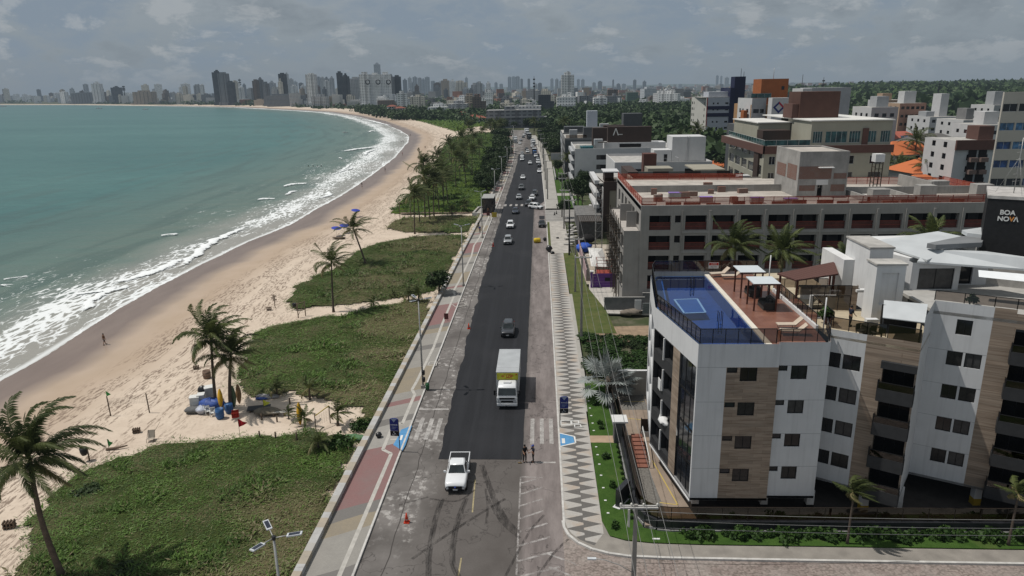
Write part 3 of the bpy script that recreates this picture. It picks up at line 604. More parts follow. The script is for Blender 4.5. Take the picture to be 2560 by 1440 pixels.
def grass_patch(name,label,pxs,ndens,leaf=.32,step=.6,clip=True,hmul=1.,world=None,yellow=0.):
    P=world if world else [tuple(GT(a,b_)[:2]) for a,b_ in pxs]
    xs=[p[0] for p in P]; ys=[p[1] for p in P]; x0,x1,y0,y1=min(xs)-1.5,max(xs)+1.5,min(ys)-1.5,max(ys)+1.5
    nx=int((x1-x0)/step)+1; ny=int((y1-y0)/step)+1
    X,Y=np.meshgrid(np.linspace(x0,x1,nx),np.linspace(y0,y1,ny)); x=X.ravel(); y=Y.ravel()
    jx=1.5*(fbm(x*.45,y*.45,11)-.5)*2; jy=1.5*(fbm(x*.45,y*.45,17)-.5)*2
    ins=inpoly(x+jx,y+jy,P)
    if clip: ins&=(x<XW(y)-.4)
    # cheap inside distance
    g=ins.reshape(ny,nx).astype(float); 
    for _ in range(5):
        q=g.copy(); q[1:-1,1:-1]=(g[1:-1,1:-1]*2+g[:-2,1:-1]+g[2:,1:-1]+g[1:-1,:-2]+g[1:-1,2:])/6; g=q
    e=g.ravel(); hill=(fbm(x*.13,y*.13,23)-.35)*.45*hmul
    z=tz(x,y)+.05+np.clip((e-.35)*1.6,0,1)*(.10+np.maximum(0,hill)+.18*fbm(x*.9,y*.9,31))
    i,j=np.meshgrid(np.arange(ny-1),np.arange(nx-1),indexing='ij'); b_=(i*nx+j).ravel(); F=np.stack([b_,b_+1,b_+nx+1,b_+nx],1); F=F[ins[F].all(1)]
    # leaves
    area=ins.sum()*step*step; n=int(area*ndens); 
    lx=rng.uniform(x0,x1,n*6); ly=rng.uniform(y0,y1,n*6)
    jx=1.9*(fbm(lx*.45,ly*.45,11)-.5)*2+rng.normal(0,.55,len(lx)); jy=1.9*(fbm(lx*.45,ly*.45,17)-.5)*2+rng.normal(0,.55,len(ly))
    ok=inpoly(lx+jx,ly+jy,P)
    if clip: ok&=(lx<XW(ly)-.45)
    lx,ly=lx[ok][:n],ly[ok][:n]; n=len(lx)
    ci=np.clip(((lx-x0)/(x1-x0)*(nx-1)+.5).astype(int),0,nx-1); cj=np.clip(((ly-y0)/(y1-y0)*(ny-1)+.5).astype(int),0,ny-1); idx=cj*nx+ci
    lz=np.where(ins[idx],z[idx],tz(lx,ly)); clump=fbm(lx*.7,ly*.7,41); big=fbm(lx*.10+3,ly*.10,47); mass=fbm(lx*.33,ly*.33,59)
    a=rng.uniform(0,2*math.pi,n); el=rng.uniform(.05,.75,n)*(.45+.7*(mass>.55)); D=np.stack([np.cos(a)*np.cos(el)+.25,np.sin(a)*np.cos(el)*.9,np.sin(el)],1); D=unit(D)
    U=unit(np.stack([-np.sin(a),np.cos(a),rng.normal(0,.4,n)],1)); L=leaf*rng.uniform(.5,1.5,n)*(.6+1.1*clump)*(1+.7*(mass>.58)); 
    V2,F2=leafquads(np.stack([lx,ly,lz+.02+rng.uniform(0,.12,n)*clump],1),D,U,L,L*rng.uniform(.13,.30,n))
    dryp=np.clip((big-.42)*7,0,1)*1.1+.12; tint=np.where(rng.random(n)<dryp*.92*(yellow<=0),rng.uniform(.78,1.,n),np.clip(.02+2.2*np.clip(.75-big,0,1)*clump*rng.uniform(.4,1.4,n)+yellow,0,.74))
    nb=len(x); V=np.concatenate([np.stack([x,y,z],1),V2]); FF=np.concatenate([F,F2+nb])
    mi=np.concatenate([np.zeros(len(F)),np.ones(len(F2))]); ti=np.concatenate([np.clip((fbm(x*.10+3,y*.10,47)-.36)*3.2,0,1)*(yellow<=0)-1.*(yellow>0),np.repeat(tint,4)])
    used=np.zeros(len(V),bool); used[FF.ravel()]=True; mp=np.cumsum(used)-1
    o=npmesh(name,V[used],mp[FF],[m_dune,m_grassleaf],mi,attrs={'tint':('FLOAT',ti[used])}); tag(o,label,'ground cover',None,'stuff'); return o
grass_patch('dune_grass','low green and dry brown dune plants in the near corner below the sand path',[(20,1500),(50,1400),(62,1335),(100,1262),(170,1196),(270,1150),(400,1112),(520,1098),(650,1092),(780,1090),(905,1092),(742,1460),(730,1500)],74,.21,.5)
grass_patch('dune_grass','green dune plants between the stacked beach gear and the footpath',[(590,965),(600,915),(618,868),(640,828),(720,806),(850,788),(960,764),(1092,742),(945,1060),(905,1085),(880,1030),(845,1010),(790,1000),(720,985),(650,990),(610,988)],50,.24,.55)
grass_patch('dune_grass','rounded green dune mound around the two leaning palms',[(712,748),(738,716),(790,690),(838,668),(868,640),(925,612),(1030,592),(1162,587),(1168,592),(1100,728),(1000,748),(930,757),(870,764),(800,772),(740,776),(718,765)],32,.28,.65)
grass_patch('dune_grass','short grass beside the tall palm row, in front of the kiosk',[(958,573),(975,556),(1015,546),(1100,540),(1192,540),(1196,545),(1172,584),(1110,584),(1040,583),(985,579)],16,.4,.8)
grass_patch('dune_grass','bright yellow green dune grass under the palm grove',[(972,535),(985,512),(1010,492),(1052,466),(1080,440),(1092,400),(1108,365),(1130,345),(1200,333),(1262,330),(1268,400),(1250,455),(1215,528),(1130,536),(1050,540)],7,.6,1.2,yellow=.12)
grass_patch('dune_grass','far flat dune meadow on the inside of the beach curve',[(935,287),(990,290),(1060,307),(1110,322),(1142,331),(1190,318),(1250,312),(1300,300),(1240,285),(1150,280),(1050,284)],.35,1.6,4.,clip=False,yellow=.12)
# ---------------------------------------------------------------- palms
def frond(az_,el,L,nl,droop,wind,wl=.13,leafL=.75,seed=0,dead=False,r=None):
    r=r or random.Random(seed); k=11; pts=[]; p=np.zeros(3); d=np.array([math.cos(az_)*math.cos(el),math.sin(az_)*math.cos(el),math.sin(el)])
    for i in range(k):
        pts.append(p.copy()); tt=i/(k-1); d=d+np.array([wind*tt*.30,-wind*.05*tt,-droop*(.06+.22*tt)]); d/=np.linalg.norm(d); p=p+d*L/(k-1)
    pts=np.array(pts); V=[];F=[];T=[]
    tan=unit(np.gradient(pts,axis=0)); side=unit(np.cross(tan,np.array([0,0,1.]))+1e-6); up=np.cross(side,tan)
    for i in range(k-1):
        w0=.05*(1-i/(k-1))+.012; w1=.05*(1-(i+1)/(k-1))+.012; b=len(V)
        V+= [pts[i]-side[i]*w0,pts[i]+side[i]*w0,pts[i+1]+side[i+1]*w1,pts[i+1]-side[i+1]*w1]; F.append((b,b+1,b+2,b+3)); T+= [.95 if dead else .62]*4
    base=.86 if dead else r.uniform(.10,.55)
    for i in range(nl):
        tt=.12+.88*(i+.5)/nl; q=tt*(k-1); a=int(min(k-2,q)); f=q-a; c=pts[a]*(1-f)+pts[a+1]*f; tg=tan[a]; sd=side[a]; u_=up[a]
        ll=leafL*(math.sin(math.pi*min(1,.15+tt*.8))**.6)*(1-.35*tt)
        for sg in (-1,1):
            dr=r.uniform(.25,.7); D=unit(tg*(.55+.35*tt)+sd*sg*(.85-.35*tt)+u_*(.15)-np.array([-.30*wind,0,dr*(.7 if not dead else 1.5)])); 
            m_=c+D*ll*.5; e=c+D*ll+np.array([.10*wind,0,-.16*ll*(1+droop)]); ww=unit(np.cross(D,u_)+1e-6)*wl*.5; ww=tg*wl*.5 if True else ww
            b=len(V); V+= [c-ww*.5,c+ww*.5,m_+ww,m_-ww,e]; F+= [(b,b+1,b+2,b+3),(b+3,b+2,b+4,b+4)]; tn=min(.99,max(0,base+r.uniform(-.15,.2))); T+= [tn]*5
    return V,F,T
def palm_meshes(seed,H,lean,nf,L,wind,nl=26,curve=.0,nuts=True,rt=.16,dead=3,wl=.13,leafL=.8):
    r=random.Random(seed); mb=MB(); n=9; tp=[]
    for i in range(n+1):
        q=i/n; tp.append((lean[0]*H*(q**1.6)+curve*H*math.sin(math.pi*q),lean[1]*H*q**1.3,H*q-.15*(i==0)))
    rad=[rt*(1.7 if i==0 else 1.2-.5*i/n) for i in range(n+1)]; mb.tube(tp,rad,8); trunk=mb
    top=np.array(tp[-1]); V=[];F=[];T=[]
    for i in range(nf):
        az_=i*2.39996+r.uniform(-.2,.2); q=i/nf; el=math.radians(84-98*q**.95+r.uniform(-9,9)); dd=i>=nf-dead
        # fronds against the wind get pushed back over the crown
        v,f,t_=frond(az_,el,L*r.uniform(.82,1.08)*(.8+.4*math.sin(math.pi*min(1,q+.15))),nl,r.uniform(.55,1.05),wind*r.uniform(.7,1.3),wl,leafL,seed*97+i,dd and r.random()<.75)
        b=len(V); V+= [np.asarray(p)+top for p in v]; F+= [tuple(b+k for k in g) for g in f]; T+=t_
    return trunk,(np.array(V),F,T),top
def mesh_from(name,V,F,T,m_):
    me=bpy.data.meshes.new(name); me.from_pydata(np.asarray(V).tolist(),[],[tuple(dict.fromkeys(f)) for f in F]); me.materials.append(m_)
    a=me.attributes.new('tint','FLOAT','POINT'); a.data.foreach_set('value',np.asarray(T,np.float32)); me.update(); return me
def palm_proto(name,seed,H,lean,nf,L,wind,**k):
    tr,(V,F,T),top=palm_meshes(seed,H,lean,nf,L,wind,**k)
    root=empty(name); o=tr.build('trunk',m_trunk,root); me=mesh_from('crown',V,F,T,m_palmleaf); c=bpy.data.objects.new('crown',me); link(c,root)
    if k.get('nuts',True) and H>4:
        r=random.Random(seed); mb=MB()
        for i in range(9):
            a=r.uniform(0,6.28); mb.lathe([(.0,-.14),(.1,-.09),(.135,0),(.1,.1),(0,.15)],(top[0]+.32*math.cos(a),top[1]+.32*math.sin(a),top[2]-.25-r.uniform(0,.3)),7)
        mb.build('coconuts',m_nut,root)
    return root
def set_thing(o,loc,rz=0,scale=1.,label=None,cat=None,group=None):
    o.location=loc; o.rotation_euler=(0,0,rz); o.scale=(scale,)*3; return tag(o,label,cat,group)
def px_on(px,py): return GT(px,py)
PG='tall coconut palms on the beach side'
big=palm_proto('coconut_palm',11,9.6,(-.05,.0),27,5.0,.85,nl=62,curve=-.05,rt=.19,wl=.105,leafL=1.0)
p=px_on(158,1446); set_thing(big,p,0,1.,'tall coconut palm leaning left in the near corner, long shaggy fronds','palm tree',PG)
pA=palm_proto('coconut_palm',5,8.1,(.06,-.0),27,4.5,.8,nl=52,rt=.17,wl=.105,leafL=.95); set_thing(pA,px_on(541,1018),0,1.0,'taller of the two palms rising from the pile of beach gear','palm tree',PG)
pB=palm_proto('coconut_palm',6,6.2,(.13,.0),24,3.8,.9,nl=36,rt=.19,dead=6,wl=.105,leafL=.9); set_thing(pB,px_on(577,1020),0,1.,'shorter darker palm with hanging dead fronds beside the beach gear','palm tree',PG)
pC=palm_proto('coconut_palm',7,8.0,(.04,.02),21,4.2,1.1,nl=36,rt=.15,wl=.105,leafL=.9); set_thing(pC,px_on(834,780),0,1.,'upright slim palm at the edge of the path through the dune mound','palm tree',PG)
pD=palm_proto('coconut_palm',8,6.9,(-.28,.04),20,4.4,.6,nl=36,curve=-.03,rt=.17,wl=.105,leafL=.9); set_thing(pD,px_on(914,662),0,1.05,'curved palm leaning left over the dune, beside the blue umbrellas','palm tree',PG)
pE=palm_proto('coconut_palm',9,9.5,(.03,.02),22,4.9,1.1,nl=28,rt=.15,wl=.15,leafL=1.); pF=palm_proto('coconut_palm',10,8.2,(-.06,.0),21,4.7,1.0,nl=28,rt=.15,wl=.15,leafL=1.)
protoP=[pE,pF]; GR=random.Random(3)
base=[(1037,585),(1075,551),(1085,540),(1050,560),(1063,545),(1098,528),(1110,520),(1072,520),(1090,500),(1120,512),(1060,500),(1108,490),(1140,470),(1165,466),(1150,455),(1100,455),(1130,440),(1160,432),(1180,440),(1170,410),(1150,400),(1200,400),(1185,388),(1160,380),(1205,372),(1180,370),(1235,360),(1215,352),(1245,350),(1228,345),(1170,352),(1125,405)]
words=['leading palm of the grove, nearest the camera side of the sand track']
for i,(a,b_) in enumerate(base):
    q=px_on(a,b_); sc_=GR.uniform(.92,1.22)
    lab='coconut palm standing in the dense grove between the beach and the promenade' if i>4 else ['front palm of the grove, trunk base on the sand track','palm just behind the front palm of the grove','slim palm in the front row of the grove, right of the front pair','grove palm close behind the front palm with a shorter trunk','grove palm with its trunk beside the kiosk seawall corner'][i]
    o=protoP[i] if i<2 else copy_tree(protoP[i%2]); set_thing(o,q,GR.choice([0,.3,-.3,.6,-.5]),sc_,lab,'palm tree','coconut palms of the grove')
# palms elsewhere (inland, in front of blocks)
inl=[((1838,700),28.5,84,14.2,'left one of the two leafy palms before the unfinished block'),((1953,700),34,82,14.,'right one of the two leafy palms before the unfinished block'),((2105,690),42,82,12.2,'palm top showing behind the tiled roof shelter'),((2320,620),54,84,14.6,'palm top peeping over the grey roof before the unfinished block')]
pI=palm_proto('coconut_palm',21,13.6,(-.02,0),27,3.7,.7,nl=40,rt=.17,dead=4,wl=.105,leafL=.95)
for i,(pp,X,Y,H,lab) in enumerate(inl):
    q=YP(pp[0],pp[1],Y); o=pI if i==0 else copy_tree(pI); set_thing(o,(q.x,Y,0),[0,.9,2.,1.4][i],H/13.6,lab,'palm tree','palms between the near and the unfinished block')
pJ=palm_proto('coconut_palm',22,9.5,(.02,0),24,4.3,.3,nl=22,rt=.18,wl=.16,leafL=1.); 
for i,(a,b_,Y,H,lab) in enumerate([(2250,435,205,10,'palm left of the orange roofed house, lower crown'),(2290,360,230,13,'tallest palm by the solar panel roof'),(2317,430,190,12,'palm leaning over the orange roofed house'),(2225,420,215,9,'palm half hidden behind the beige block'),(1745,330,330,12,'palm in front of the white and navy block'),(1700,345,350,9,'low palm at the forest edge left of the white and navy block'),(1420,470,262,8,'slim palm beside the grey villa'),(1335,320,520,10,'far palm where the avenue enters the trees'),(1410,310,430,11,'far palm at the forest edge right of the avenue'),(1250,330,470,11,'far palm on the left edge of the avenue trees')]):
    q=YP(a,b_,Y); o=pJ if i==0 else copy_tree(pJ); zt=q.z; set_thing(o,(q.x,Y,max(0,zt-H+1)),i*.7,H/9.5,lab,'palm tree','palms among the houses')
# young palms
pY=palm_proto('young_palm',31,.9,(0,0),13,1.9,.9,nl=20,rt=.11,nuts=False,dead=3,wl=.09,leafL=.5); pY2=palm_proto('young_palm',32,1.3,(.05,0),12,1.8,1.2,nl=20,rt=.12,nuts=False,dead=4,wl=.09,leafL=.5)
yl=[(693,990,1.0,'young palm with dry skirt beside the blue tarpaulin'),(775,1000,1.05,'young palm standing alone right of the blue tarpaulin one'),(762,1062,.9,'young palm next to the leaning yellow board'),(845,1064,1.1,'young palm beside the rope fence, nearest the seawall shrub'),(797,1128,1.05,'young palm at the grass edge below the rope fence'),(722,1048,.6,'smallest young palm in the bare dirt by the gear'),(1022,752,1.15,'young palm on the far side of the footpath, left of the pair'),(1048,758,1.2,'young palm of the pair closest to the round green tree'),(934,768,.75,'low young palm halfway along the footpath'),(1160,530,1.5,'young palm on the grass in front of the grove'),(983,742,.6,'tiny young palm in the grass above the footpath'),(1130,540,1.3,'young palm beside the boardwalk to the kiosk')]
for i,(a,b_,s_,lab) in enumerate(yl):
    o=(pY,pY2)[i] if i<2 else copy_tree((pY,pY2)[i%2]); set_thing(o,px_on(a,b_),i*1.3 if i%3 else 0,s_,lab,'young palm','young palms planted in the dune')
# ornamental street palms
pS=palm_proto('street_palm',41,4.3,(.0,.0),15,1.75,2.0,nl=30,rt=.085,nuts=False,dead=4,wl=.075,leafL=.5)
set_thing(pS,(22.6,45.9,.17),0,1.,'slim windswept street palm on the verge, left of the two','palm tree'); o=copy_tree(pS); set_thing(o,(34.2,45.9,.17),.2,1.0,'slim windswept street palm on the verge near the right edge','palm tree')
# silver fan palm
def fan_palm():
    r=random.Random(4); V=[];F=[];T=[]
    for i in range(30):
        a=i*2.39996+r.uniform(-.4,.4); el=math.radians(78-105*(i/30)**.8+r.uniform(-14,14)); d=np.array([math.cos(a)*math.cos(el),math.sin(a)*math.cos(el),math.sin(el)]); pl=r.uniform(.9,1.9); c=d*pl+np.array([0,0,1.6]); sd=unit(np.cross(d,[0,0,1.])+1e-6); up=np.cross(sd,d)
        b=len(V); V+= [np.array([0,0,1.5])-sd*.04,np.array([0,0,1.5])+sd*.04,c+sd*.03,c-sd*.03]; F.append((b,b+1,b+2,b+3)); T+=[.3]*4
        n=17; Lf=r.uniform(.95,1.4)
        for j in range(n):
            ph=(j/(n-1)-.5)*math.radians(235); D=d*math.cos(ph)+sd*math.sin(ph)+up*(.18*abs(math.sin(ph)))+np.array([.12,0,-.25]); D=D/np.linalg.norm(D)
            w=np.cross(D,up); w=w/np.linalg.norm(w)*.075; b=len(V); e=c+D*Lf*(1-.25*abs(ph)/2.)
            V+= [c,c+D*Lf*.55+w,e,c+D*Lf*.55-w]; F.append((b,b+1,b+2,b+3)); T+=[min(.99,max(0,r.uniform(.1,.75)))]*4
    root=empty('fan_palm',label='large silvery blue fan palm on the lawn beside the wave pavement',cat='palm tree')
    MB().tube([(0,0,-.1),(0,0,.8),(0,0,1.8)],[.32,.26,.22],9).build('trunk',m_trunk,root); link(bpy.data.objects.new('crown',mesh_from('crown',np.array(V),F,T,m_silver)),root); return root
fp=fan_palm(); set_thing(fp,(7.4,71.6,.17),.3,1.32)
# ---------------------------------------------------------------- broadleaf trees and shrubs
def crown_mesh(seed,rad,n,leaf,clumps,flat=.75,m_=None,zc=0.,gap=.25):
    g=np.random.default_rng(seed); C=unit(g.normal(size=(clumps,3)))*np.array([1,1,flat])*g.uniform(.35,.85,(clumps,1))*rad; C[:,2]=np.abs(C[:,2])*.9+zc-.1*rad
    cr=g.uniform(.26,.46,clumps)*rad; k=g.integers(0,clumps,n); dirs=unit(g.normal(size=(n,3))+np.array([0,0,.35])); P=C[k]+dirs*(cr[k]*g.uniform(.72,1.05,n))[:,None]
    N=unit(dirs+g.normal(0,.55,(n,3))); a=unit(np.cross(N,g.normal(size=(n,3)))); b=np.cross(N,a); L=leaf*g.uniform(.6,1.4,n)
    V,F=leafquads(P,a,b,L,L*.75)
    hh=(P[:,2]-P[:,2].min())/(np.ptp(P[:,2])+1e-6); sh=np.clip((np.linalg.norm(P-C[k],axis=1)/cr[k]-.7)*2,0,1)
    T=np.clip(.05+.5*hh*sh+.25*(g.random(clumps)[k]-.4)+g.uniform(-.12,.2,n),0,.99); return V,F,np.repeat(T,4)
def tree_proto(name,seed,H,rad,n,leaf,clumps,m_=None,flat=.75,rt=.16):
    root=empty(name); r=random.Random(seed); mb=MB(); fork=H*.42
    mb.tube([(0,0,-.1),(r.uniform(-.1,.1),0,fork*.5),(r.uniform(-.15,.15),r.uniform(-.1,.1),fork)],[rt*1.5,rt*1.1,rt],8)
    for i in range(6):
        a=i*1.05+r.uniform(-.3,.3); R_=rad*r.uniform(.45,.75); mb.tube([(0,0,fork*.92),(R_*.45*math.cos(a),R_*.45*math.sin(a),fork+(H-fork)*.35),(R_*math.cos(a),R_*math.sin(a),fork+(H-fork)*r.uniform(.5,.9))],[rt*.7,rt*.45,rt*.15],6)
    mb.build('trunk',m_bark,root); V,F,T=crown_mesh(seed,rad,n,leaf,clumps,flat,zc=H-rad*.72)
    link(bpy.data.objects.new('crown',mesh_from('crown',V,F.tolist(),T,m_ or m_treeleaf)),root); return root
tA=tree_proto('broadleaf_tree',51,4.2,2.3,2600,.34,22)
set_thing(tA,(-16.9,112.6,-.2),0,1.05,'round dark green tree overhanging the seawall and promenade','tree')
tB=tree_proto('broadleaf_tree',52,5.5,3.3,2200,.5,24); tCc=tree_proto('broadleaf_tree',53,7.,3.2,2400,.42,34,flat=1.2,rt=.13); tF=tree_proto('broadleaf_tree',54,9.,5.,1500,.95,26)
used=[0]
GRP='dark trees along the promenade seawall'
for i,(x,y,s_) in enumerate([(-17.5,232,.95),(-18.5,240,1.1),(-17.2,247,1.0),(-19.5,252,1.15),(-17.6,258,1.1),(-18.8,266,1.2),(-17.3,273,1.05),(-20,278,1.2),(-17.5,285,1.15),(-18.5,293,1.2),(-17.,301,1.1),(-20,305,1.3),(-17.2,313,1.25),(-18.5,322,1.3),(-17.6,332,1.2),(-20.5,338,1.3),(-18,346,1.3),(-19,358,1.4),(-19.5,372,1.4),(-20,388,1.5),(-22,404,1.5)]):
    o=tB if i==0 else copy_tree(tB); set_thing(o,(x,y,-.2),i*1.9,s_,'dark broadleaf tree in the row along the seawall beyond the kiosk' if i else 'first dark broadleaf tree of the row beyond the kiosk','tree',GRP)
for i,(a,b_,s_,lab) in enumerate([(1468,590,1.15,'feathery dark tree before the brown and cream block'),(1410,545,.62,'small garden tree on the square lawn, nearer one'),(1405,470,.6,'small garden tree on the second square lawn'),(1425,500,.8,'leafy garden tree next to the grey villa wall'),(1460,480,.9,'tall garden tree against the dark grey villa'),(1395,440,.8,'bushy tree at the end of the far pavement lawn'),(1455,520,1.,'tree touching the corner of the brown and cream block')]):
    q=G(a,b_,0) if b_>440 else G(a,440,0); o=tCc if i==0 else copy_tree(tCc); set_thing(o,(q.x if i else 10.5,q.y if i else 196,.1),i*1.1,s_,lab,'tree','garden trees of the villas')
bs=[]; k=0
TR=random.Random(5)
for i in range(78):
    y=TR.uniform(330,600); side=TR.choice([-1,1,1]); bx=float(bend(y))
    x=(-17-TR.uniform(0,7)+bx) if side<0 else (5.5+TR.uniform(0,30)+bx)
    if side>0 and y<420: x=TR.uniform(5.5,11)+bx
    if i>=64: x,y=TR.uniform(-62,14),TR.uniform(600,630)
    o=tF if i==0 else copy_tree(tF); set_thing(o,(x,y,-.3),i*1.3,TR.uniform(.6,1.05),'dark tree closing in on the far end of the avenue' if i else 'tree at the head of the wooded end of the avenue','tree','trees around the far avenue')
for i,(a,b_,Y,s_) in enumerate([(2235,470,185,.55),(2260,480,180,.5),(2300,470,195,.6),(2340,440,205,.65),(2380,390,225,.6),(2215,450,190,.6),(2400,370,260,.7),(2275,400,215,.6),(1800,400,250,.6),(1790,415,235,.5),(1812,390,240,.5),(2350,365,245,.6),(2150,300,520,.8),(2000,320,330,.6)]):
    q=YP(a,b_,Y); o=copy_tree(tF); set_thing(o,(q.x,Y,max(-1,q.z-4)),i*2.1,s_,'green tree between the orange roofed houses' if i else 'bushy green tree just right of the beige block','tree','trees among the orange roofed houses')
def shrub_proto(name,seed,rad,n,leaf,clumps,m_,flat=.7):
    V,F,T=crown_mesh(seed,rad,n,leaf,clumps,flat,zc=rad*.28); root=empty(name); MB().tube([(0,0,-.05),(0,0,rad*.5)],[.05,.03],5).build('stem',m_bark,root); link(bpy.data.objects.new('foliage',mesh_from('foliage',V,F.tolist(),T,m_)),root); return root
sA=shrub_proto('shrub',61,1.25,900,.26,16,m_bushleaf); sB=shrub_proto('shrub',62,.55,420,.16,10,m_bushleaf); sC=shrub_proto('shrub',63,.95,800,.2,14,m_treeleaf)
for i,(a,b_,s_,lab) in enumerate([(852,1118,1.1,'bright leafy sea grape shrub beside the seawall path'),(905,1072,.9,'round shrub against the seawall just above the leafy one')]):
    o=sA if i==0 else copy_tree(sA); set_thing(o,px_on(a,b_),i,s_,lab,'shrub')
for i,(a,b_,s_) in enumerate([(213,1235,1.1),(240,1228,.9),(755,1205,.7),(800,1200,.6),(310,1440,1.1),(330,1428,.8),(690,850,.6),(675,845,.5),(935,795,.45),(1040,632,.9),(1060,628,.8),(1000,890,.5)]):
    o=sC if i==0 else copy_tree(sC); set_thing(o,px_on(a,b_),i*1.7,1,None); o.scale=(s_*1.3,s_*1.3,s_*.55); tag(o,['dark low shrub at the sandy edge of the near dune corner','dark shrub just right of the sandy edge one','dark low shrub in the near grass under the seawall','second dark shrub under the seawall grass','tangled shrub at the bottom edge near the palm trunk','small tangle at the bottom edge beside the palm trunk','dark shrub at the sandy tip above the gear pile','lower shrub at the same sandy tip','small dark shrub beside the footpath','dark green hump on the dune mound','dark hump beside the first on the dune mound','small dark shrub in the middle of the grass'][i],'shrub','dark low shrubs in the dune')
# verge hedge
hx=[11.4,12.3,14.,15.1,16.1,17.2,18.2,19.3,20.4,21.4,22.4,23.6,24.7,25.6,26.6,27.8,28.9,30.,31.2,32.3,33.4,34.6,35.7,36.8,38]
for i,x in enumerate(hx):
    s_=1.05+.35*math.sin(i*2.3); o=sB if i==0 else copy_tree(sB); set_thing(o,(x,46.75+.15*math.sin(i*1.7),.17),i*1.3,1,None); o.scale=(1.45*s_,1.1*s_,1.15*s_); tag(o,'green bush in the clipped row along the dark boundary wall' if i else 'first green bush of the row along the dark boundary wall','bush','bushes along the boundary wall')
# lawn plantings
sD=shrub_proto('garden_plant',64,.32,160,.16,6,m_bushleaf,1.2)
for i,(x,y,s_) in enumerate([(6.0,58.2,1.3),(6.1,53.5,1.2),(5.9,65.0,1.1),(5.8,69.5,1.2),(5.6,47.6,1.2),(6.5,50.3,.9),(6.05,62.0+2.,.9)]):
    o=sD if i==0 else copy_tree(sD); set_thing(o,(x,y,.17),i,s_,['small spiky plant in the lawn nearest the black sign, far side','small round plant between the sign and the first plant','small plant on the lawn behind the garden path','small plant on the lawn close to the silver palm','plant in the brown soil ring by the utility pole','low plant at the foot of the black sign','second small plant behind the garden path'][i],'plant','small plants in the strip lawn')
for i in range(14):
    y=48.8+i*.95; o=copy_tree(sD); set_thing(o,(7.15-.0*i,y,.17),i*.9,.62,'pale rosette plant in the border along the dark wall' if i else 'pale rosette plant at the corner end of the border','plant','rosette plants in the wall border')
# vacant lot scrub
for i in range(46):
    x=TR.uniform(5.8,15.5); y=TR.uniform(77.5,91.5)
    if 8.4<x and y<78: y+=3
    o=copy_tree(sA if i%2 else sC); s_=TR.uniform(.7,1.25); set_thing(o,(x,y,.0),i,1,None); o.scale=(s_*1.2,s_*1.2,s_*.62); tag(o,'dark scrub bush filling the vacant lot' if i else 'scrub bush at the edge of the vacant lot','bush','scrub in the vacant lot')
# forests seen as one mass
def forest(name,label,poly,n,rad,leaf,nl,hmin,hmax,zf=lambda x,y:0.,seed=1):
    g=np.random.default_rng(seed); xs=[p[0] for p in poly]; ys=[p[1] for p in poly]
    x=g.uniform(min(xs),max(xs),n*5); y=g.uniform(min(ys),max(ys),n*5); ok=inpoly(x,y,poly); x,y=x[ok][:n],y[ok][:n]; n=len(x)
    h=hmin+(hmax-hmin)*np.clip(.25+fbm(x*.012,y*.012,seed)*.9+g.normal(0,.16,n),0,1); r=rad*g.uniform(.6,1.4,n); tone=g.uniform(-.28,.28,n); z0=np.zeros(n)+zf(x,y)
    k=np.repeat(np.arange(n),nl); d=unit(g.normal(size=(len(k),3))); d[:,2]=np.abs(d[:,2])*1.1-.25; d=unit(d)
    P=np.stack([x[k]+d[:,0]*r[k],y[k]+d[:,1]*r[k],z0[k]+h[k]-r[k]*.8+d[:,2]*r[k]*.8],1); N=unit(d+g.normal(0,.45,d.shape)); a=unit(np.cross(N,g.normal(size=d.shape))); b=np.cross(N,a); L=leaf*g.uniform(.6,1.5,len(k))
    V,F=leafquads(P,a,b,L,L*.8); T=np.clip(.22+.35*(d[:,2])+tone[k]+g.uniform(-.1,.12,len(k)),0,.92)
    # dark under-storey sheet so the ground does not shine through
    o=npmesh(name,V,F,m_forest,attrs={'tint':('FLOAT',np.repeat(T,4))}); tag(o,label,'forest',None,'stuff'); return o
forest('forest','dense dark mangrove forest behind the villas',[(14,440),(60,360),(110,350),(190,420),(420,900),(330,1150),(40,1050),(6,700)],2300,6.,3.2,44,6,11,seed=2)
def ridge(x,y): return 16*sstep(700,1500,np.asarray(x)*.45+np.asarray(y)*.62)*(.6+.6*fbm(np.asarray(x)*.0022,np.asarray(y)*.0022,77))
forest('forest','wide green forest ridge on the right horizon',[(330,760),(760,640),(1600,900),(3400,2200),(3000,3400),(1500,2600),(560,1700)],4200,13,8.5,40,8,16,zf=ridge,seed=3)
forest('forest','dark band of shore trees along the far curve of the bay',[(-330,1260),(-250,1060),(-175,850),(-120,800),(-60,790),(-20,800),(0,870),(-90,960),(-190,1100),(-290,1290)],900,5.5,2.8,36,4,9,seed=4)
forest('forest','dark strip of shore trees at the foot of the far bay towers',[(-1900,2930),(-1080,2210),(-760,1880),(-500,1520),(-380,1340),(-330,1380),(-460,1600),(-720,1960),(-1040,2310),(-1850,3040)],420,6,4,30,2,5,seed=5)
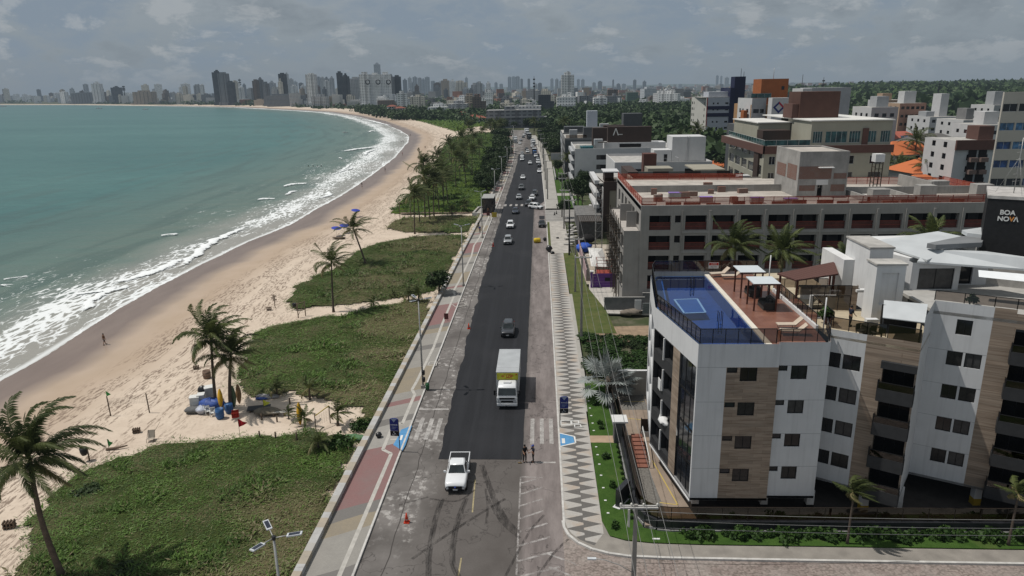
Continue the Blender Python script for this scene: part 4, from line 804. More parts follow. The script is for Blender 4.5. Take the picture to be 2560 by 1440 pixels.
# ================================================================== PEOPLE
m_skin=mat('skin',(.28,.155,.10),.6,.06,6.); m_hair=mat('hair_dark',(.012,.01,.009),.6,.1); m_shoe=mat('shoe_dark',(.02,.02,.022),.6,.1)
m_navy=mat('cloth_navy',(.016,.02,.035),.9,.15,8.); m_black=mat('cloth_black',(.012,.012,.014),.9,.15,8.); m_brown=mat('cloth_brown',(.13,.07,.04),.9,.15,8.); m_bluec=mat('cloth_blue',(.03,.06,.25),.85,.12,8.); m_redc=mat('cloth_red',(.32,.035,.03),.85,.12,8.); m_whitec=mat('cloth_white',(.55,.54,.52),.85,.1,8.); m_eye=mat('eye_dark',(.01,.01,.01),.3,.0)
def skin_mesh(name,verts,edges,rad,m_,sub=1,parent=None,root=0):
    me=bpy.data.meshes.new(name+'_skel'); me.from_pydata([tuple(v) for v in verts],edges,[]); o=bpy.data.objects.new(name+'_skel',me); COL.objects.link(o)
    md=o.modifiers.new('s','SKIN'); md.use_smooth_shade=True
    for i,r in enumerate(rad): me.skin_vertices[0].data[i].radius=(r,r) if not hasattr(r,'__len__') else r; me.skin_vertices[0].data[i].use_root=(i==root)
    if sub: o.modifiers.new('d','SUBSURF').levels=sub
    dg=bpy.context.evaluated_depsgraph_get(); dg.update(); m2=bpy.data.meshes.new_from_object(o.evaluated_get(dg)); m2.name=name
    bpy.data.objects.remove(o); bpy.data.meshes.remove(me); m2.materials.clear(); m2.materials.append(m_)
    for p in m2.polygons: p.use_smooth=True
    b=bpy.data.objects.new(name,m2); link(b,parent); return b
def person(label,loc,rz=0,h=1.74,stride=.0,arms=((.10,.0,.0),(.10,.0,.0)),shirt=None,legs=None,hair=m_hair,short=False,cap=None,group=None,fine=True,tilt=0.,bag=None):
    """faces local -Y; arms: (out, forward upper, forward fore) radians for right (x<0) and left (x>0) arm"""
    k=h/1.74; root=empty('person',loc,rz,label,'person',group); V=[];E=[];Rr=[]
    def a(p,r,par=None): V.append((p[0]*k,p[1]*k,p[2]*k)); Rr.append(tuple(x*k for x in r) if hasattr(r,'__len__') else r*k); i=len(V)-1; (E.append((par,i)) if par is not None else None); return i
    ly=-tilt
    pel=a((0,0,.95),(.15,.105)); wst=a((0,ly*.25,1.12),(.135,.095),pel); ch=a((0,ly*.6,1.32),(.165,.11),wst); nk=a((0,ly*.9,1.47),.06,ch); hd0=a((0,ly-.01,1.55),.075,nk); hd=a((0,ly-.02,1.64),(.088,.105),hd0); a((0,ly-.015,1.715),.06,hd)
    J={}
    for sx,(o_,f1,f2) in ((-1,arms[0]),(1,arms[1])):
        sh=a((sx*.185,ly*.8,1.42),.058,ch); d=Vector((sx*math.sin(o_)*math.cos(f1),-math.sin(f1),-math.cos(f1)*math.cos(o_))); e=Vector((sx*.185,ly*.8,1.42))+d*.29; el=a(e,.042,sh)
        d2=Vector((sx*math.sin(o_)*.4*math.cos(f2),-math.sin(f2),-math.cos(f2))).normalized(); wr_=e+d2*.25; w_=a(wr_,.028,el); pm=wr_+d2*.075; p_=a(pm,(.036,.02),w_); J[sx]=(Vector((sx*.185,ly*.8,1.42)),e,wr_,pm,d2)
        if fine:
            s_=d2.cross(Vector((sx,0,0))); s_=s_.normalized() if s_.length>1e-3 else Vector((0,1,0)); inw=Vector((-sx*.6,0,0))
            for q,(of,ln) in enumerate(((-.03,.065),(-.01,.078),(.01,.072),(.03,.056))):
                b_=a(pm+s_*of+d2*.02,.0095,p_); c_=a(pm+s_*of*1.1+d2*(.02+ln*.55),.0085,b_); a(pm+s_*of*1.1+d2*(.02+ln*.85)+inw*ln*.45,.007,c_)
            b_=a(wr_+d2*.03-s_*.035,.011,p_); a(wr_+d2*.065-s_*.062+inw*.02,.009,b_)
        else: a(pm+d2*.09,.018,p_)
    L={}
    for sx in (-1,1):
        f=sx*stride; hp=a((sx*.09,0,.90),(.09,.095),pel); kn=a((sx*.10,-f*.5-.02,.50),.062,hp); an=a((sx*.10,-f+.03,.09),.042,kn); a((sx*.105,-f-.13,.04),(.045,.03),an); L[sx]=[(sx*.09,0,.90),(sx*.10,-f*.5-.02,.50),(sx*.10,-f+.03,.10),(sx*.105,-f-.13,.045)]
    skin_mesh('body',V,E,Rr,m_skin,1,root)
    S=lambda p:tuple(c*k for c in p)
    if shirt:
        v=[S((0,0,.93)),S((0,ly*.25,1.12)),S((0,ly*.6,1.32)),S((0,ly*.85,1.45))]; e=[(0,1),(1,2),(2,3)]; r=[(.165*k,.12*k),(.15*k,.112*k),(.182*k,.128*k),.085*k]
        for sx in (-1,1): s0,e0=J[sx][0],J[sx][1]; b=len(v); v+= [S(s0),S(s0+(e0-s0)*.85)]; e+= [(2,b),(b,b+1)]; r+= [.075*k,.058*k]
        skin_mesh('shirt',v,e,r,shirt,1,root)
    if legs:
        v=[S((0,0,1.0)),S((0,0,.92))]; e=[(0,1)]; r=[(.16*k,.115*k),(.158*k,.115*k)]
        for sx in (-1,1):
            q=L[sx]; b=len(v); v+= [S(q[0]),S(q[1])]; e+= [(1,b),(b,b+1)]; r+= [(.104*k,.108*k),.078*k]
            if not short: v.append(S(q[2])); e.append((b+1,b+2)); r.append(.062*k)
        skin_mesh('trousers' if not short else 'shorts',v,e,r,legs,1,root)
    mb=MB(); 
    for sx in (-1,1): q=L[sx]; mb.cbox((q[3][0]*k,(q[3][1]+.06)*k,0),(.095*k,.27*k,.085*k),0,0,.8)
    if shirt: mb.build('shoes',m_shoe,root,org=(0,0,0))
    mb=MB(); mb.lathe([(.0,.125),(.06,.115),(.092,.07),(.100,.02),(.094,-.03)],(0,(ly+.0)*k,1.645*k),10); mb.build('hair' if not cap else 'cap',cap or hair,root,org=(0,0,0))
    if cap: MB().cbox((0,(ly-.15)*k,1.655*k),(.14*k,.12*k,.015*k)).build('cap_visor',cap,root,org=(0,0,0))
    mb=MB(); 
    for sx in (-1,1): mb.lathe([(0,-.012),(.012,0),(0,.012)],(sx*.034*k,(ly-.118)*k,1.64*k),6)
    mb.build('eyes',m_eye,root,org=(0,0,0))
    mb=MB(); mb.add([(-.014*k,(ly-.117)*k,1.60*k),(.014*k,(ly-.117)*k,1.60*k),(0,(ly-.15)*k,1.605*k),(0,(ly-.118)*k,1.645*k)],[(0,1,2),(1,3,2),(3,0,2)]); mb.add([(-.026*k,(ly-.119)*k,1.572*k),(.026*k,(ly-.119)*k,1.572*k),(0,(ly-.122)*k,1.58*k)],[(0,1,2)]); mb.build('nose_and_mouth',m_skin,root,org=(0,0,0))
    return root
q=G(1312,1155); w1_=person('man in dark work clothes holding a broom at the fresh asphalt edge',(q.x,q.y,0),.5,1.76,.05,((.15,.5,1.1),(.1,.3,1.2)),m_black,m_black)
mb=MB(); mb.tube([(q.x-.42,q.y-.25,.03),(q.x-.18,q.y-.35,1.45)],.014,6); mb.cbox((q.x-.44,q.y-.25,0),(.34,.10,.10)); o=mb.build('broom',mat('broom_wood',(.2,.14,.07),.8,.2)); tag(o,'long handled broom held by the man in dark clothes','broom')
q=G(1333,1155); person('man in dark clothes and a bright blue cap facing the broom man',(q.x,q.y,0),-1.2,1.74,.05,((.12,.6,1.5),(.12,.5,1.6)),m_navy,m_black,cap=m_bluec)
p=GT(262,862); person('dark clothed beach walker on the wet sand carrying a bag',(p.x,p.y,p.z),2.6,1.72,.22,((.1,.2,.25),(.1,-.2,-.1)),m_brown,m_black,short=True,fine=False)
bp=[(905,467,'lone bather in dark clothes walking where the foam ends',m_black),(963,428,'beach walker between the lone bather and the bend',m_navy),(1006,388,'beach walker close to the bend of the beach',m_redc),(1022,343,'one of a pair of walkers right at the bend of the beach',m_brown),(1026,340,'second of the pair of walkers at the bend of the beach',m_black),(1042,424,'walker on the dry sand in front of the palm grove',m_black),(1063,372,'walker high on the dry sand near the grove tip',m_navy),(1110,340,'tiny walker at the grass point past the bend',m_brown),(1003,357,'bather standing in the foam left of the bend',m_black),(1008,357,'second bather in the foam left of the bend',m_black),(950,304,'tiny walker far along the bay sand',m_redc),(963,306,'second tiny walker far along the bay sand',m_black)]
proto=None
for i,(a,b,lab,mm) in enumerate(bp):
    p=GT(a,b) if i not in (8,9) else G(a,b,-2.1)
    if proto is None: proto=person(lab,tuple(p),2.5,1.72,.2,((.1,.2,.3),(.1,-.2,-.1)),mm,m_navy,short=True,fine=False); o=proto; pm=mm
    else:
        o=copy_tree(proto,loc=tuple(p),rz=i*1.1,label=lab)
        recolor(o,pm,mm)
for i,(a,b) in enumerate([(771,416),(783,416),(794,416),(803,416)]):
    p=G(a,b,-2); o=copy_tree(proto,loc=(p.x,p.y,-3.05),rz=i,label='bather standing chest deep in the green sea',group='bathers standing in the sea')
q=G(1196,572,.15); person('dark dressed pedestrian on the promenade behind the blue shirted one',(q.x,q.y,.15),.2,1.7,.15,((.1,.1,.2),(.1,-.1,.1)),m_black,m_black,fine=False)
q=G(1200,582,.15); person('pedestrian in a blue shirt by the promenade bus stop',(q.x,q.y,.15),.3,1.72,.15,((.1,.2,.5),(.1,.1,.5)),m_bluec,m_navy,fine=False)
q=G(1221,533,.15); person('person standing in front of the dark kiosk',(q.x,q.y-.6,.15),.1,1.7,.1,((.1,.1,.2),(.1,.1,.3)),m_brown,m_black,fine=False)
# ================================================================== STREET FURNITURE
m_galv=mat('galvanised_steel',(.33,.33,.32),.5,.12,2.,.4,.3); m_pole=mat('concrete_pole',(.27,.255,.235),.9,.18,1.2,fine=.3); m_led=mat('led_panel',(.50,.52,.54),.3,.1); m_dkm=mat('dark_metal',(.02,.02,.022),.5,.1); m_cream=mat('ceramic_insulator',(.55,.54,.5),.4,.1)
m_solar=mat('solar_cell',(.02,.025,.04),.2,.2,6.,.6)
def lamp(loc,H,label,group,heads=3,rz=0):
    r=empty('street_lamp',loc,rz,label,'street lamp',group)
    MB().tube([(0,0,0),(0,0,H*.5),(0,0,H)],[.11,.09,.065],9).build('pole',m_galv,r,org=(0,0,0)); MB().cbox((0,0,0),(.42,.42,.35)).build('pole_base',m_pole,r,org=(0,0,0))
    MB().lathe([(.10,-.1),(.12,0),(.10,.12)],(0,0,H),8).build('hub',m_dkm,r,org=(0,0,0))
    for i in range(heads):
        a=2*math.pi*i/max(3,heads)+.1; ca,sa=math.cos(a),math.sin(a)
        MB().tube([(0,0,H),(.75*ca,.75*sa,H+.12)],.03,6).build('arm',m_galv,r,org=(0,0,0))
        h=MB().cbox((0,0,-.035),(.8,.30,.07)).build('lamp_head',m_led,r,org=(0,0,0)); h.location=(1.1*ca,1.1*sa,H+.17); h.rotation_euler=(0,-.12,a)
        c_=MB().cbox((0,0,.036),(.6,.22,.012)).build('solar_panel',m_solar,h,org=(0,0,0))
    return r
GL='tall street lamps along the promenade'
L0=YP(684,1345,31.5); print('near lamp',L0); lamp((L0.x,31.5,.1),L0.z-.1,'nearest street lamp with three solar heads at the bottom edge','street lamp',3,0)
L1=topz(1043,750,74.4); print('lamp h',L1)
for i,(px,py,lab) in enumerate([(1060,970,'street lamp beside the promenade with two bins strapped to its pole'),(1160,715,'street lamp beyond the round green tree'),(1207,595,'street lamp in front of the kiosk, by the promenade bus stop')]):
    q=G(px,py,.15); lamp((q.x-.1,q.y,.15),L1,lab,GL,3,.4*i)
l_=None
for i,y in enumerate([203,240.5,281,320,360,402,446]):
    x=float(XL(y))-.5
    if l_ is None: l_=lamp((x,y,.15),L1,'street lamp just beyond the kiosk',GL,3)
    else: copy_tree(l_,loc=(x,y,.15),label='one of the small lamps receding along the far promenade',group='far lamps receding along the promenade')
q=G(1060,970,.15)
for dz,lab in ((1.75,'upper bin strapped to the lamp post'),(.9,'lower bin strapped to the lamp post')):
    o=MB().lathe([(.17,0),(.2,.35),(.2,.5),(.15,.52)],(q.x+.05,q.y-.25,.15+dz),10).build('litter_bin',m_dkm); tag(o,'dark '+lab,'bin')
o=MB().lathe([(.2,0),(.24,.6),(.2,.75)],(q.x+.45,q.y-.3,.15),10).build('litter_bin',mat('green_plastic',(.03,.12,.05),.5,.1)); tag(o,'green bin standing at the foot of the lamp post','bin')
# utility poles
INS=m_cream
def upole(loc,H,label,cat='utility pole',arm=2.4,rz=0,arms=1,group=None,street_light=False,black=False):
    r=empty('utility_pole',loc,rz,label,cat,group); MB().cbox((0,0,-.2),(.36,.30,H+.2),0,0,.58).build('pole',m_dkm if black else m_pole,r,org=(0,0,0))
    for k in range(arms):
        z=H-.25-k*1.3; MB().box(-arm*.42,arm*.58,-.16,-.06,z,z+.12).box(-arm*.42,arm*.58,.06,.16,z,z+.12).build('crossarm',mat('crossarm_paint',(.45,.44,.42),.8,.12),r,org=(0,0,0))
        mb=MB()
        for x in (-arm*.40,-.12*arm,.2*arm,arm*.56): mb.lathe([(.05,0),(.09,.06),(.05,.10),(.09,.16),(.04,.24)],(x,0,z+.12),8)
        mb.build('insulators',INS,r,org=(0,0,0))
    if street_light:
        MB().tube([(0,-.2,H-5.2),(-1.0,-.1,H-4.6),(-2.0,0,H-4.3),(-2.6,.05,H-4.25)],.03,6).build('lamp_arm',m_galv,r,org=(0,0,0)); MB().cbox((-2.85,.05,H-4.3),(.6,.22,.09)).build('lamp_head',m_led,r,org=(0,0,0))
        MB().tube([(0,0,H-5.6),(.9,-.1,H-5.6)],.03,6).lathe([(.0,-.03),(.14,-.03),(.14,.03),(.0,.03)],(.95,-.1,H-5.6),10,axis='y').lathe([(.0,-.03),(.14,-.03),(.14,.03),(.0,.03)],(1.27,-.1,H-5.6),10,axis='y').build('cable_bracket',m_dkm,r,org=(0,0,0))
        MB().cbox((-.45,.0,H-1.65),(.12,.25,1.3)).build('switch_box',m_cream,r,org=(0,0,0))
    return r
NP=YP(1590,1268,41.2); H0=NP.z+.2; print('near pole',NP)
upole((NP.x,41.2,0),H0,'nearest concrete utility pole with a white crossarm at the street corner',arm=2.5,street_light=True)
poles=[(NP.x+.1,41.2,H0)]
for i,(a,b,ty,lab) in enumerate([(1453,845,602,'utility pole at the corner of the vacant scrub lot'),(1438,730,597,'utility pole on the lawn before the purple gate'),(1423,638,500,'dark utility pole where the wave pavement ends'),(1405,541,430,'utility pole at the cross street corner')]):
    q=G(a,b,.15); H=topz(a,ty,q.y); upole((q.x,q.y,.1),min(11.5,max(8,H)),lab,arm=2.2,black=(i==2),arms=1 if i<3 else 2); poles.append((q.x,q.y,min(11.5,max(8,H))))
pp=None
for i,y in enumerate([168,215,238,262,290,318,348,380,415]):
    x=float(XR(y))+(1.0 if i else 4.2)
    if pp is None: pp=upole((x,y,.1),9.5,'utility pole beside the paved forecourt of the building site'); 
    else: copy_tree(pp,loc=(x,y,.1),label='thin pole in the row along the far right pavement',group='thin poles along the far right pavement')
m_wire=mat('power_cable',(.20,.20,.195),.6,.1); 
def wire(a,b,sag,label,r=.018,m_=None):
    P=[]; 
    for i in range(17):
        t_=i/16; P.append((a[0]+(b[0]-a[0])*t_,a[1]+(b[1]-a[1])*t_,a[2]+(b[2]-a[2])*t_-sag*4*t_*(1-t_)))
    o=MB().tube(P,r,5).build('power_cable',m_wire if m_ is None else m_); tag(o,label,'cable','overhead cables')
for k,dx in enumerate((-1.0,-.3,.5,1.4)):
    chain=[(NP.x+dx*1.1-3*0,14,H0+.3)]+[(p[0]+dx,p[1],p[2]+.1) for p in [(poles[0][0],poles[0][1],poles[0][2])]+poles[1:]]
    for i,(p,q_) in enumerate(zip(chain[:-1],chain[1:])):
        wire(p,q_,.5,['overhead cable from the near pole towards the viewer','overhead cable from the near pole to the scrub lot pole','overhead cable from the scrub lot pole to the lawn pole','overhead cable from the lawn pole to the dark pole','overhead cable from the dark pole to the cross street pole'][i],.016)
for k,z in enumerate((-.5,-1.15,-1.7)): wire((NP.x+.15,41.2,H0+z),(62,42.5,H0+z-.3),.7,['uppermost','middle','lowest'][k]+' of the three cables crossing in front of the apartment building',.018)
wire((NP.x+.15,41.2,H0-4.5),(26,42.6,1.2),.2,'slack dark cable dropping from the near pole to the street',.014,m_dkm)
# bus stop signs
m_bsb=mat('bus_sign_blue',(.012,.022,.16),.45,.1); m_bsk=mat('bus_sign_black',(.006,.006,.008),.45,.1); m_bsw=mat('bus_sign_white',(.6,.62,.66),.5,.05); m_bst=mat('bus_sign_pale',(.25,.30,.42),.5,.05)
def bus_sign(loc,label,rz,flip=1,H=3.3):
    r=empty('bus_stop_sign',loc,rz,label,'bus stop sign'); MB().tube([(0,0,0),(0,0,H-.1)],.045,7).build('pole',m_dkm,r,org=(0,0,0)); s=-flip
    x0,x1=(0,.82*s) if s>0 else (.82*s,0); xc=(x0+x1)/2; n=10; arc=[(xc+.41*math.cos(math.pi*i/n),H-.12+.16*math.sin(math.pi*i/n)) for i in range(n+1)]
    pl=[(x0,H-1.25),(x1,H-1.25)]+arc; mb=MB(); mb.add([(p[0],-.05,p[1]) for p in pl]+[(p[0],.05,p[1]) for p in pl],[tuple(range(len(pl)))]+[tuple(range(2*len(pl)-1,len(pl)-1,-1))]+[(i,len(pl)+i,len(pl)+(i+1)%len(pl),(i+1)%len(pl)) for i in range(len(pl))]); b=mb.build('blue_board',m_bsb,r,org=(0,0,0))
    MB().box(x0,x1,-.05,.05,H-1.78,H-1.31).build('black_board',m_bsk,r,org=(0,0,0))
    text_mesh('lettering','semob',.25,m_bsw,b,(xc,-.056,H-.62),(math.pi/2,0,0),.003)
    mb=MB(); 
    mb.add([(xc-.2,-.056,H-.1),(xc,-.056,H-.38),(xc+.2,-.056,H-.1),(xc+.34,-.056,H+.0),(xc,-.056,H+.03),(xc-.34,-.056,H+.0)],[(0,1,2),(0,2,3,4,5)])
    for k in range(3): mb.box(xc-.26,xc+.26-.1*k,-.058,-.055,H-.87-.1*k,H-.84-.1*k)
    mb.build('emblem',m_bst,b,org=(0,0,0))
    mb=MB(); mb.tube([(xc-.05,-.056,H-1.38),(xc-.02,-.056,H-1.52),(xc+.1,-.056,H-1.53),(xc+.16,-.056,H-1.66)],.016,5); mb.tube([(xc-.1+.11*math.cos(a*.5),-.056,H-1.6+.09*math.sin(a*.5)) for a in range(6,14)],.013,5); mb.lathe([(0,-.002),(.03,0),(0,.002)],(xc-.05,-.056,H-1.36),8,axis='y'); mb.build('wheelchair_symbol',m_bsw,r,org=(0,0,0)); return r
q=G(1000,1126,.15); bus_sign((q.x,q.y,.15),'blue and black bus stop sign on the promenade by the blue ramp',-.1,1)
q=G(1400,1067,.15); bus_sign((q.x,q.y,.15),'blue and black bus stop sign on the wave pavement',0,-1)
# cones
m_cone=mat('cone_orange',(.50,.05,.02),.6,.1); m_cw=mat('cone_white',(.6,.58,.55),.6,.1)
def cone(loc,label):
    r=empty('traffic_cone',loc,0,label,'traffic cone'); MB().cbox((0,0,0),(.38,.38,.05)).build('base',m_cone,r,org=(0,0,0)); MB().lathe([(.16,.05),(.03,.74)],(0,0,0),12).build('cone_body',m_cone,r,org=(0,0,0)); MB().lathe([(.126,.235),(.098,.37)],(0,0,0),12).lathe([(.074,.50),(.052,.61)],(0,0,0),12).build('reflective_bands',m_cw,r,org=(0,0,0)); return r
q=G(1017,1306); c0=cone((q.x,q.y,.01),'orange traffic cone on the left lane nearest the viewer'); c0.scale=(1.15,)*3
for a,b,lab in ((1172,822,'orange traffic cone beside the asphalt edge across from the dark car'),(1233,616,'small orange cone at the asphalt edge before the kiosk')): q=G(a,b); copy_tree(c0,loc=(q.x,q.y,.01),label=lab)
for a,b,lab in ((1386,538,'dark cone in the cross street, left one'),(1391,535,'dark cone in the cross street, right one')):
    q=G(a,b); o=copy_tree(c0,loc=(q.x,q.y,.01),scale=1.3,label=lab); recolor(o,m_cone,m_dkm)
# promenade odds: small square sign boards, kiosk
def board_sign(px,py,w_,h_,H,label,m_,z=.15):
    q=G(px,py,z); r=empty('sign_board',(q.x,q.y,z),0,label,'sign'); MB().tube([(-w_*.35,0,0),(-w_*.35,0,H-h_)],.025,5).tube([(w_*.35,0,0),(w_*.35,0,H-h_)],.025,5).build('legs',m_dkm,r,org=(0,0,0)); MB().box(-w_/2,w_/2,-.03,.03,H-h_,H).build('board',m_,r,org=(0,0,0)); return r
m_maroon=mat('sign_maroon',(.10,.035,.03),.6,.2,4.); board_sign(1116,802,.62,.9,1.15,'small brown framed sign board on the pink promenade section',m_maroon); board_sign(1221,548,.9,1.0,1.9,'dark red sign board before the kiosk',m_maroon); board_sign(1236,546,1.3,1.3,1.6,'yellow sign board beside the kiosk corner',mat('sign_yellow',(.42,.32,.04),.6,.15))
m_kglass=glass_dark('kiosk_glass',(.02,.018,.018)); m_kf=mat('kiosk_frame',(.03,.026,.025),.5,.1); m_kroof=mat('kiosk_roof',(.30,.30,.29),.7,.1)
kx0,kx1,ky0,ky1=-15.9,-12.75,191.3,199; r=empty('kiosk',((kx0+kx1)/2,(ky0+ky1)/2,.15),0,'dark glazed kiosk box standing on the promenade','kiosk')
mb=MB(); mb.wall((kx0,ky0),(kx1,ky0),.15,4.1,[(.15,1.0,.3,3.7),(1.1,2.0,.3,3.7),(2.1,3.0,.3,3.7)],.12); mb.wall((kx1,ky0),(kx1,ky1),.15,4.1,[(.3,3.7,.3,3.7),(3.9,7.4,.3,3.7)],.12); mb.wall((kx1,ky1),(kx0,ky1),.15,4.1); mb.wall((kx0,ky1),(kx0,ky0),.15,4.1,[(.3,3.7,.3,3.7),(3.9,7.4,.3,3.7)],.12); mb.build('walls',m_kf,r)
MB().box(kx0+.11,kx1-.11,ky0+.11,ky1-.11,.2,4.0).build('glazing',m_kglass,r); MB().box(kx0-.1,kx1+.1,ky0-.1,ky1+.1,4.1,4.3).build('roof',m_kroof,r)
mb=MB(); mb.seg((-15.9,188.7),(-18.3,189.5),.5,-.4,.62).seg((-18.3,189.5),(-17.6,199.5),.5,-.4,.62).seg((-17.6,199.5),(-15.8,201),.5,-.4,.62); tag(mb.build('seawall',m_wall),'bulging seawall corner around the kiosk terrace','wall')
o=MB().prism([(-15.8,188.9),(-18.1,189.7),(-17.4,199.3),(-15.5,200.7)],-.4,.148).build('promenade',m_plain); o['kind']='structure'
m_wood=mat('weathered_wood',(.15,.11,.08),.9,.3,4.,fine=.3)
mb=MB(); 
for i in range(34): mb.cbox((-18.6-i*.62,195+.12*math.sin(i),-.32),(.55,1.8,.12))
o=mb.build('boardwalk',m_wood); tag(o,'wooden boardwalk leading from the kiosk under the palms to the beach','boardwalk')
# right pavement clutter
q=G(1343,607); r=empty('road_work_tank',(q.x,q.y,0),.2,'yellow plastic tank lying in the parking lane','tank'); MB().lathe([(.0,-.75),(.45,-.72),(.55,-.5),(.55,.5),(.45,.72),(0,.75)],(0,0,.56),14,axis='x').build('tank_body',mat('yellow_plastic',(.52,.37,.02),.45,.12),r,org=(0,0,0)); MB().cbox((0,0,0),(1.3,.7,.16)).build('cradle',m_dkm,r,org=(0,0,0))
m_bag=mat('bin_bag_black',(.012,.012,.013),.35,.2,3.,.5)
def lump(name,loc,sx,sy,sz,m_,seed,label,cat,n=10,rough=.35,parent=None):
    g=random.Random(seed); vs=[];fs=[]; k=7
    for i in range(k):
        ph=math.pi*i/(k-1)
        for j in range(n):
            an=2*math.pi*j/n; q_=1+rough*(mnoise.noise(Vector((math.cos(an)*2+seed,math.sin(an)*2,ph*1.7))))
            vs.append((loc[0]+sx*math.sin(ph)*math.cos(an)*q_,loc[1]+sy*math.sin(ph)*math.sin(an)*q_,loc[2]+sz*.5+sz*.5*math.cos(ph)*q_))
    for i in range(k-1):
        for j in range(n): fs.append((i*n+j,(i+1)*n+j,(i+1)*n+(j+1)%n,i*n+(j+1)%n))
    o=MB().add(vs,fs,0,True).build(name,m_,parent); 
    if label: tag(o,label,cat)
    return o
for i,(a,b,s_,lab) in enumerate([(1373,630,.65,'black rubbish sack on the kerb of the wave pavement'),(1381,634,.5,'second black sack lying beside the kerb sack'),(1362,601,.4,'small dark bin beside the yellow tank'),(1394,596,.35,'small dark bag at the end of the gravel pavement')]):
    q=G(a,b,.15); lump('rubbish_sack',(q.x,q.y,.15 if i!=2 else 0),s_,s_*.8,s_*(2.2 if i in (0,2) else 1.),m_bag,i*3+1,lab,'rubbish sack')
q=G(941,1092,.2); lump('rubbish_sack',(q.x+.25,q.y,.15),.32,.32,.55,m_bag,9,'dark small bin leaning on the seawall','bin')
# ================================================================== BEACH THINGS
m_post=mat('beach_post_wood',(.10,.075,.055),.9,.25,5.); m_whp=mat('white_plastic',(.62,.62,.60),.45,.08,3.); m_blueb=mat('blue_barrel',(.035,.10,.24),.45,.15,2.); m_tarp=mat('blue_tarpaulin',(.04,.08,.27),.5,.3,3.); m_rdp=mat('red_plastic',(.40,.03,.02),.5,.12,3.); m_flg=mat('flag_green',(.05,.28,.07),.8,.1); m_flr=mat('flag_red',(.50,.02,.03),.8,.1); m_fly=mat('flag_yellow_green',(.42,.45,.05),.8,.1)
def flag(px,py,H,m_,label,w_=.55,h_=.42):
    p=GT(px,py); r=empty('flag',tuple(p),0,label,'flag'); MB().tube([(0,0,-.1),(.02,0,H*.5),(0,0,H)],.02,5).build('flagpole',m_post,r,org=(0,0,0))
    vs=[];n=6
    for i in range(n+1):
        x=w_*i/n; y=.06*math.sin(i*1.5); f=1-i/n; vs+= [(x,y,H-h_*.5-h_*.5*f*1.0),(x,y,H-h_*.5+h_*.5*f)]
    MB().add(vs,[(2*i,2*i+2,2*i+3,2*i+1) for i in range(n)],0,True).build('cloth',m_,r,org=(0,0,0)); return r
flag(600,1092,2.0,m_flr,'red pennant flag on a short post at the edge of the sand',.95,.95); flag(274,1132,1.5,m_flg,'green pennant flag beside the driftwood near the grass',.5,.9); flag(661,1035,1.7,m_fly,'pale yellow green pennant by the dark board',.8,.8)
g1=GT(277,1040); g2=GT(374,1032)
for p,lab in ((g1,'left volleyball net post with a green flag on top'),(g2,'right volleyball net post on the sand')):
    r=empty('net_post',tuple(p),0,lab,'post'); MB().tube([(0,0,-.1),(-.06,0,2.35)],.06,6).build('post',m_post,r,org=(0,0,0))
    if p is g1: MB().add([(-.06,0,2.35),(-.06,0,3.0),(.45,.05,2.55)],[(0,1,2)]).build('cloth',m_flg,r,org=(0,0,0))
t=NT('net_mesh'); v=t.obj(); x,y,z=t.sep(v); f=t.math('MAXIMUM',t.math('GREATER_THAN',t.math('FRACT',t.math('MULTIPLY',x,6.)),.85),t.math('GREATER_THAN',t.math('FRACT',t.math('MULTIPLY',z,6.)),.85))
m_net=t.done(t.N('MixShader',inp={0:t.math('MULTIPLY',f,.45),1:t.N('BsdfTransparent').outputs[0],2:t.bsdf((.3,.28,.25),.9,.1)}).outputs[0],False)
o=MB().quad((g1.x,g1.y,g1.z+1.2),(g2.x,g2.y,g2.z+1.2),(g2.x,g2.y,g2.z+2.05),(g1.x,g1.y,g1.z+2.05)).build('volleyball_net',m_net); tag(o,'thin volleyball net strung between two posts on the sand','net')
for a,b,H,lab in ((508,1118+18,1.0,None),):
    pass
for i,(a,b,H,lab) in enumerate([(650,1098,.9,'short fence post at the grass edge, left one'),(690,1100,.9,'short fence post at the grass edge, middle one'),(743,1108,1.2,'short fence post with a bird on top, right one'),(655,1050,.8,'short post below the dark board'),(693,1055,.7,'short post beside the dry young palm'),(725,1010,.7,'short post in the bare dirt')]):
    p=GT(a,b); o=MB().tube([(p.x,p.y,p.z-.1),(p.x,p.y,p.z+H)],.085,7).build('fence_post',m_post); tag(o,lab,'post')
# rope fence with yellow rail
a_=GT(790,1075); b_=GT(826,1058); r=empty('rope_fence',tuple(a_),0,'yellow railed rope fence with torn netting between two posts','fence'); d=b_-a_
MB().tube([(0,0,-.1),(0,0,1.9)],.05,6).tube([(d.x,d.y,d.z-.1),(d.x,d.y,d.z+2.0)],.05,6).build('posts',m_post,r,org=(0,0,0)); MB().tube([(0,0,1.55),(d.x,d.y,d.z+2.)],.05,6).build('rail',mat('rail_yellow',(.40,.29,.03),.7,.15),r,org=(0,0,0)); MB().quad((0,0,.3),(d.x,d.y,d.z+.4),(d.x,d.y,d.z+1.7),(0,0,1.4)).build('netting',m_net,r,org=(0,0,0))
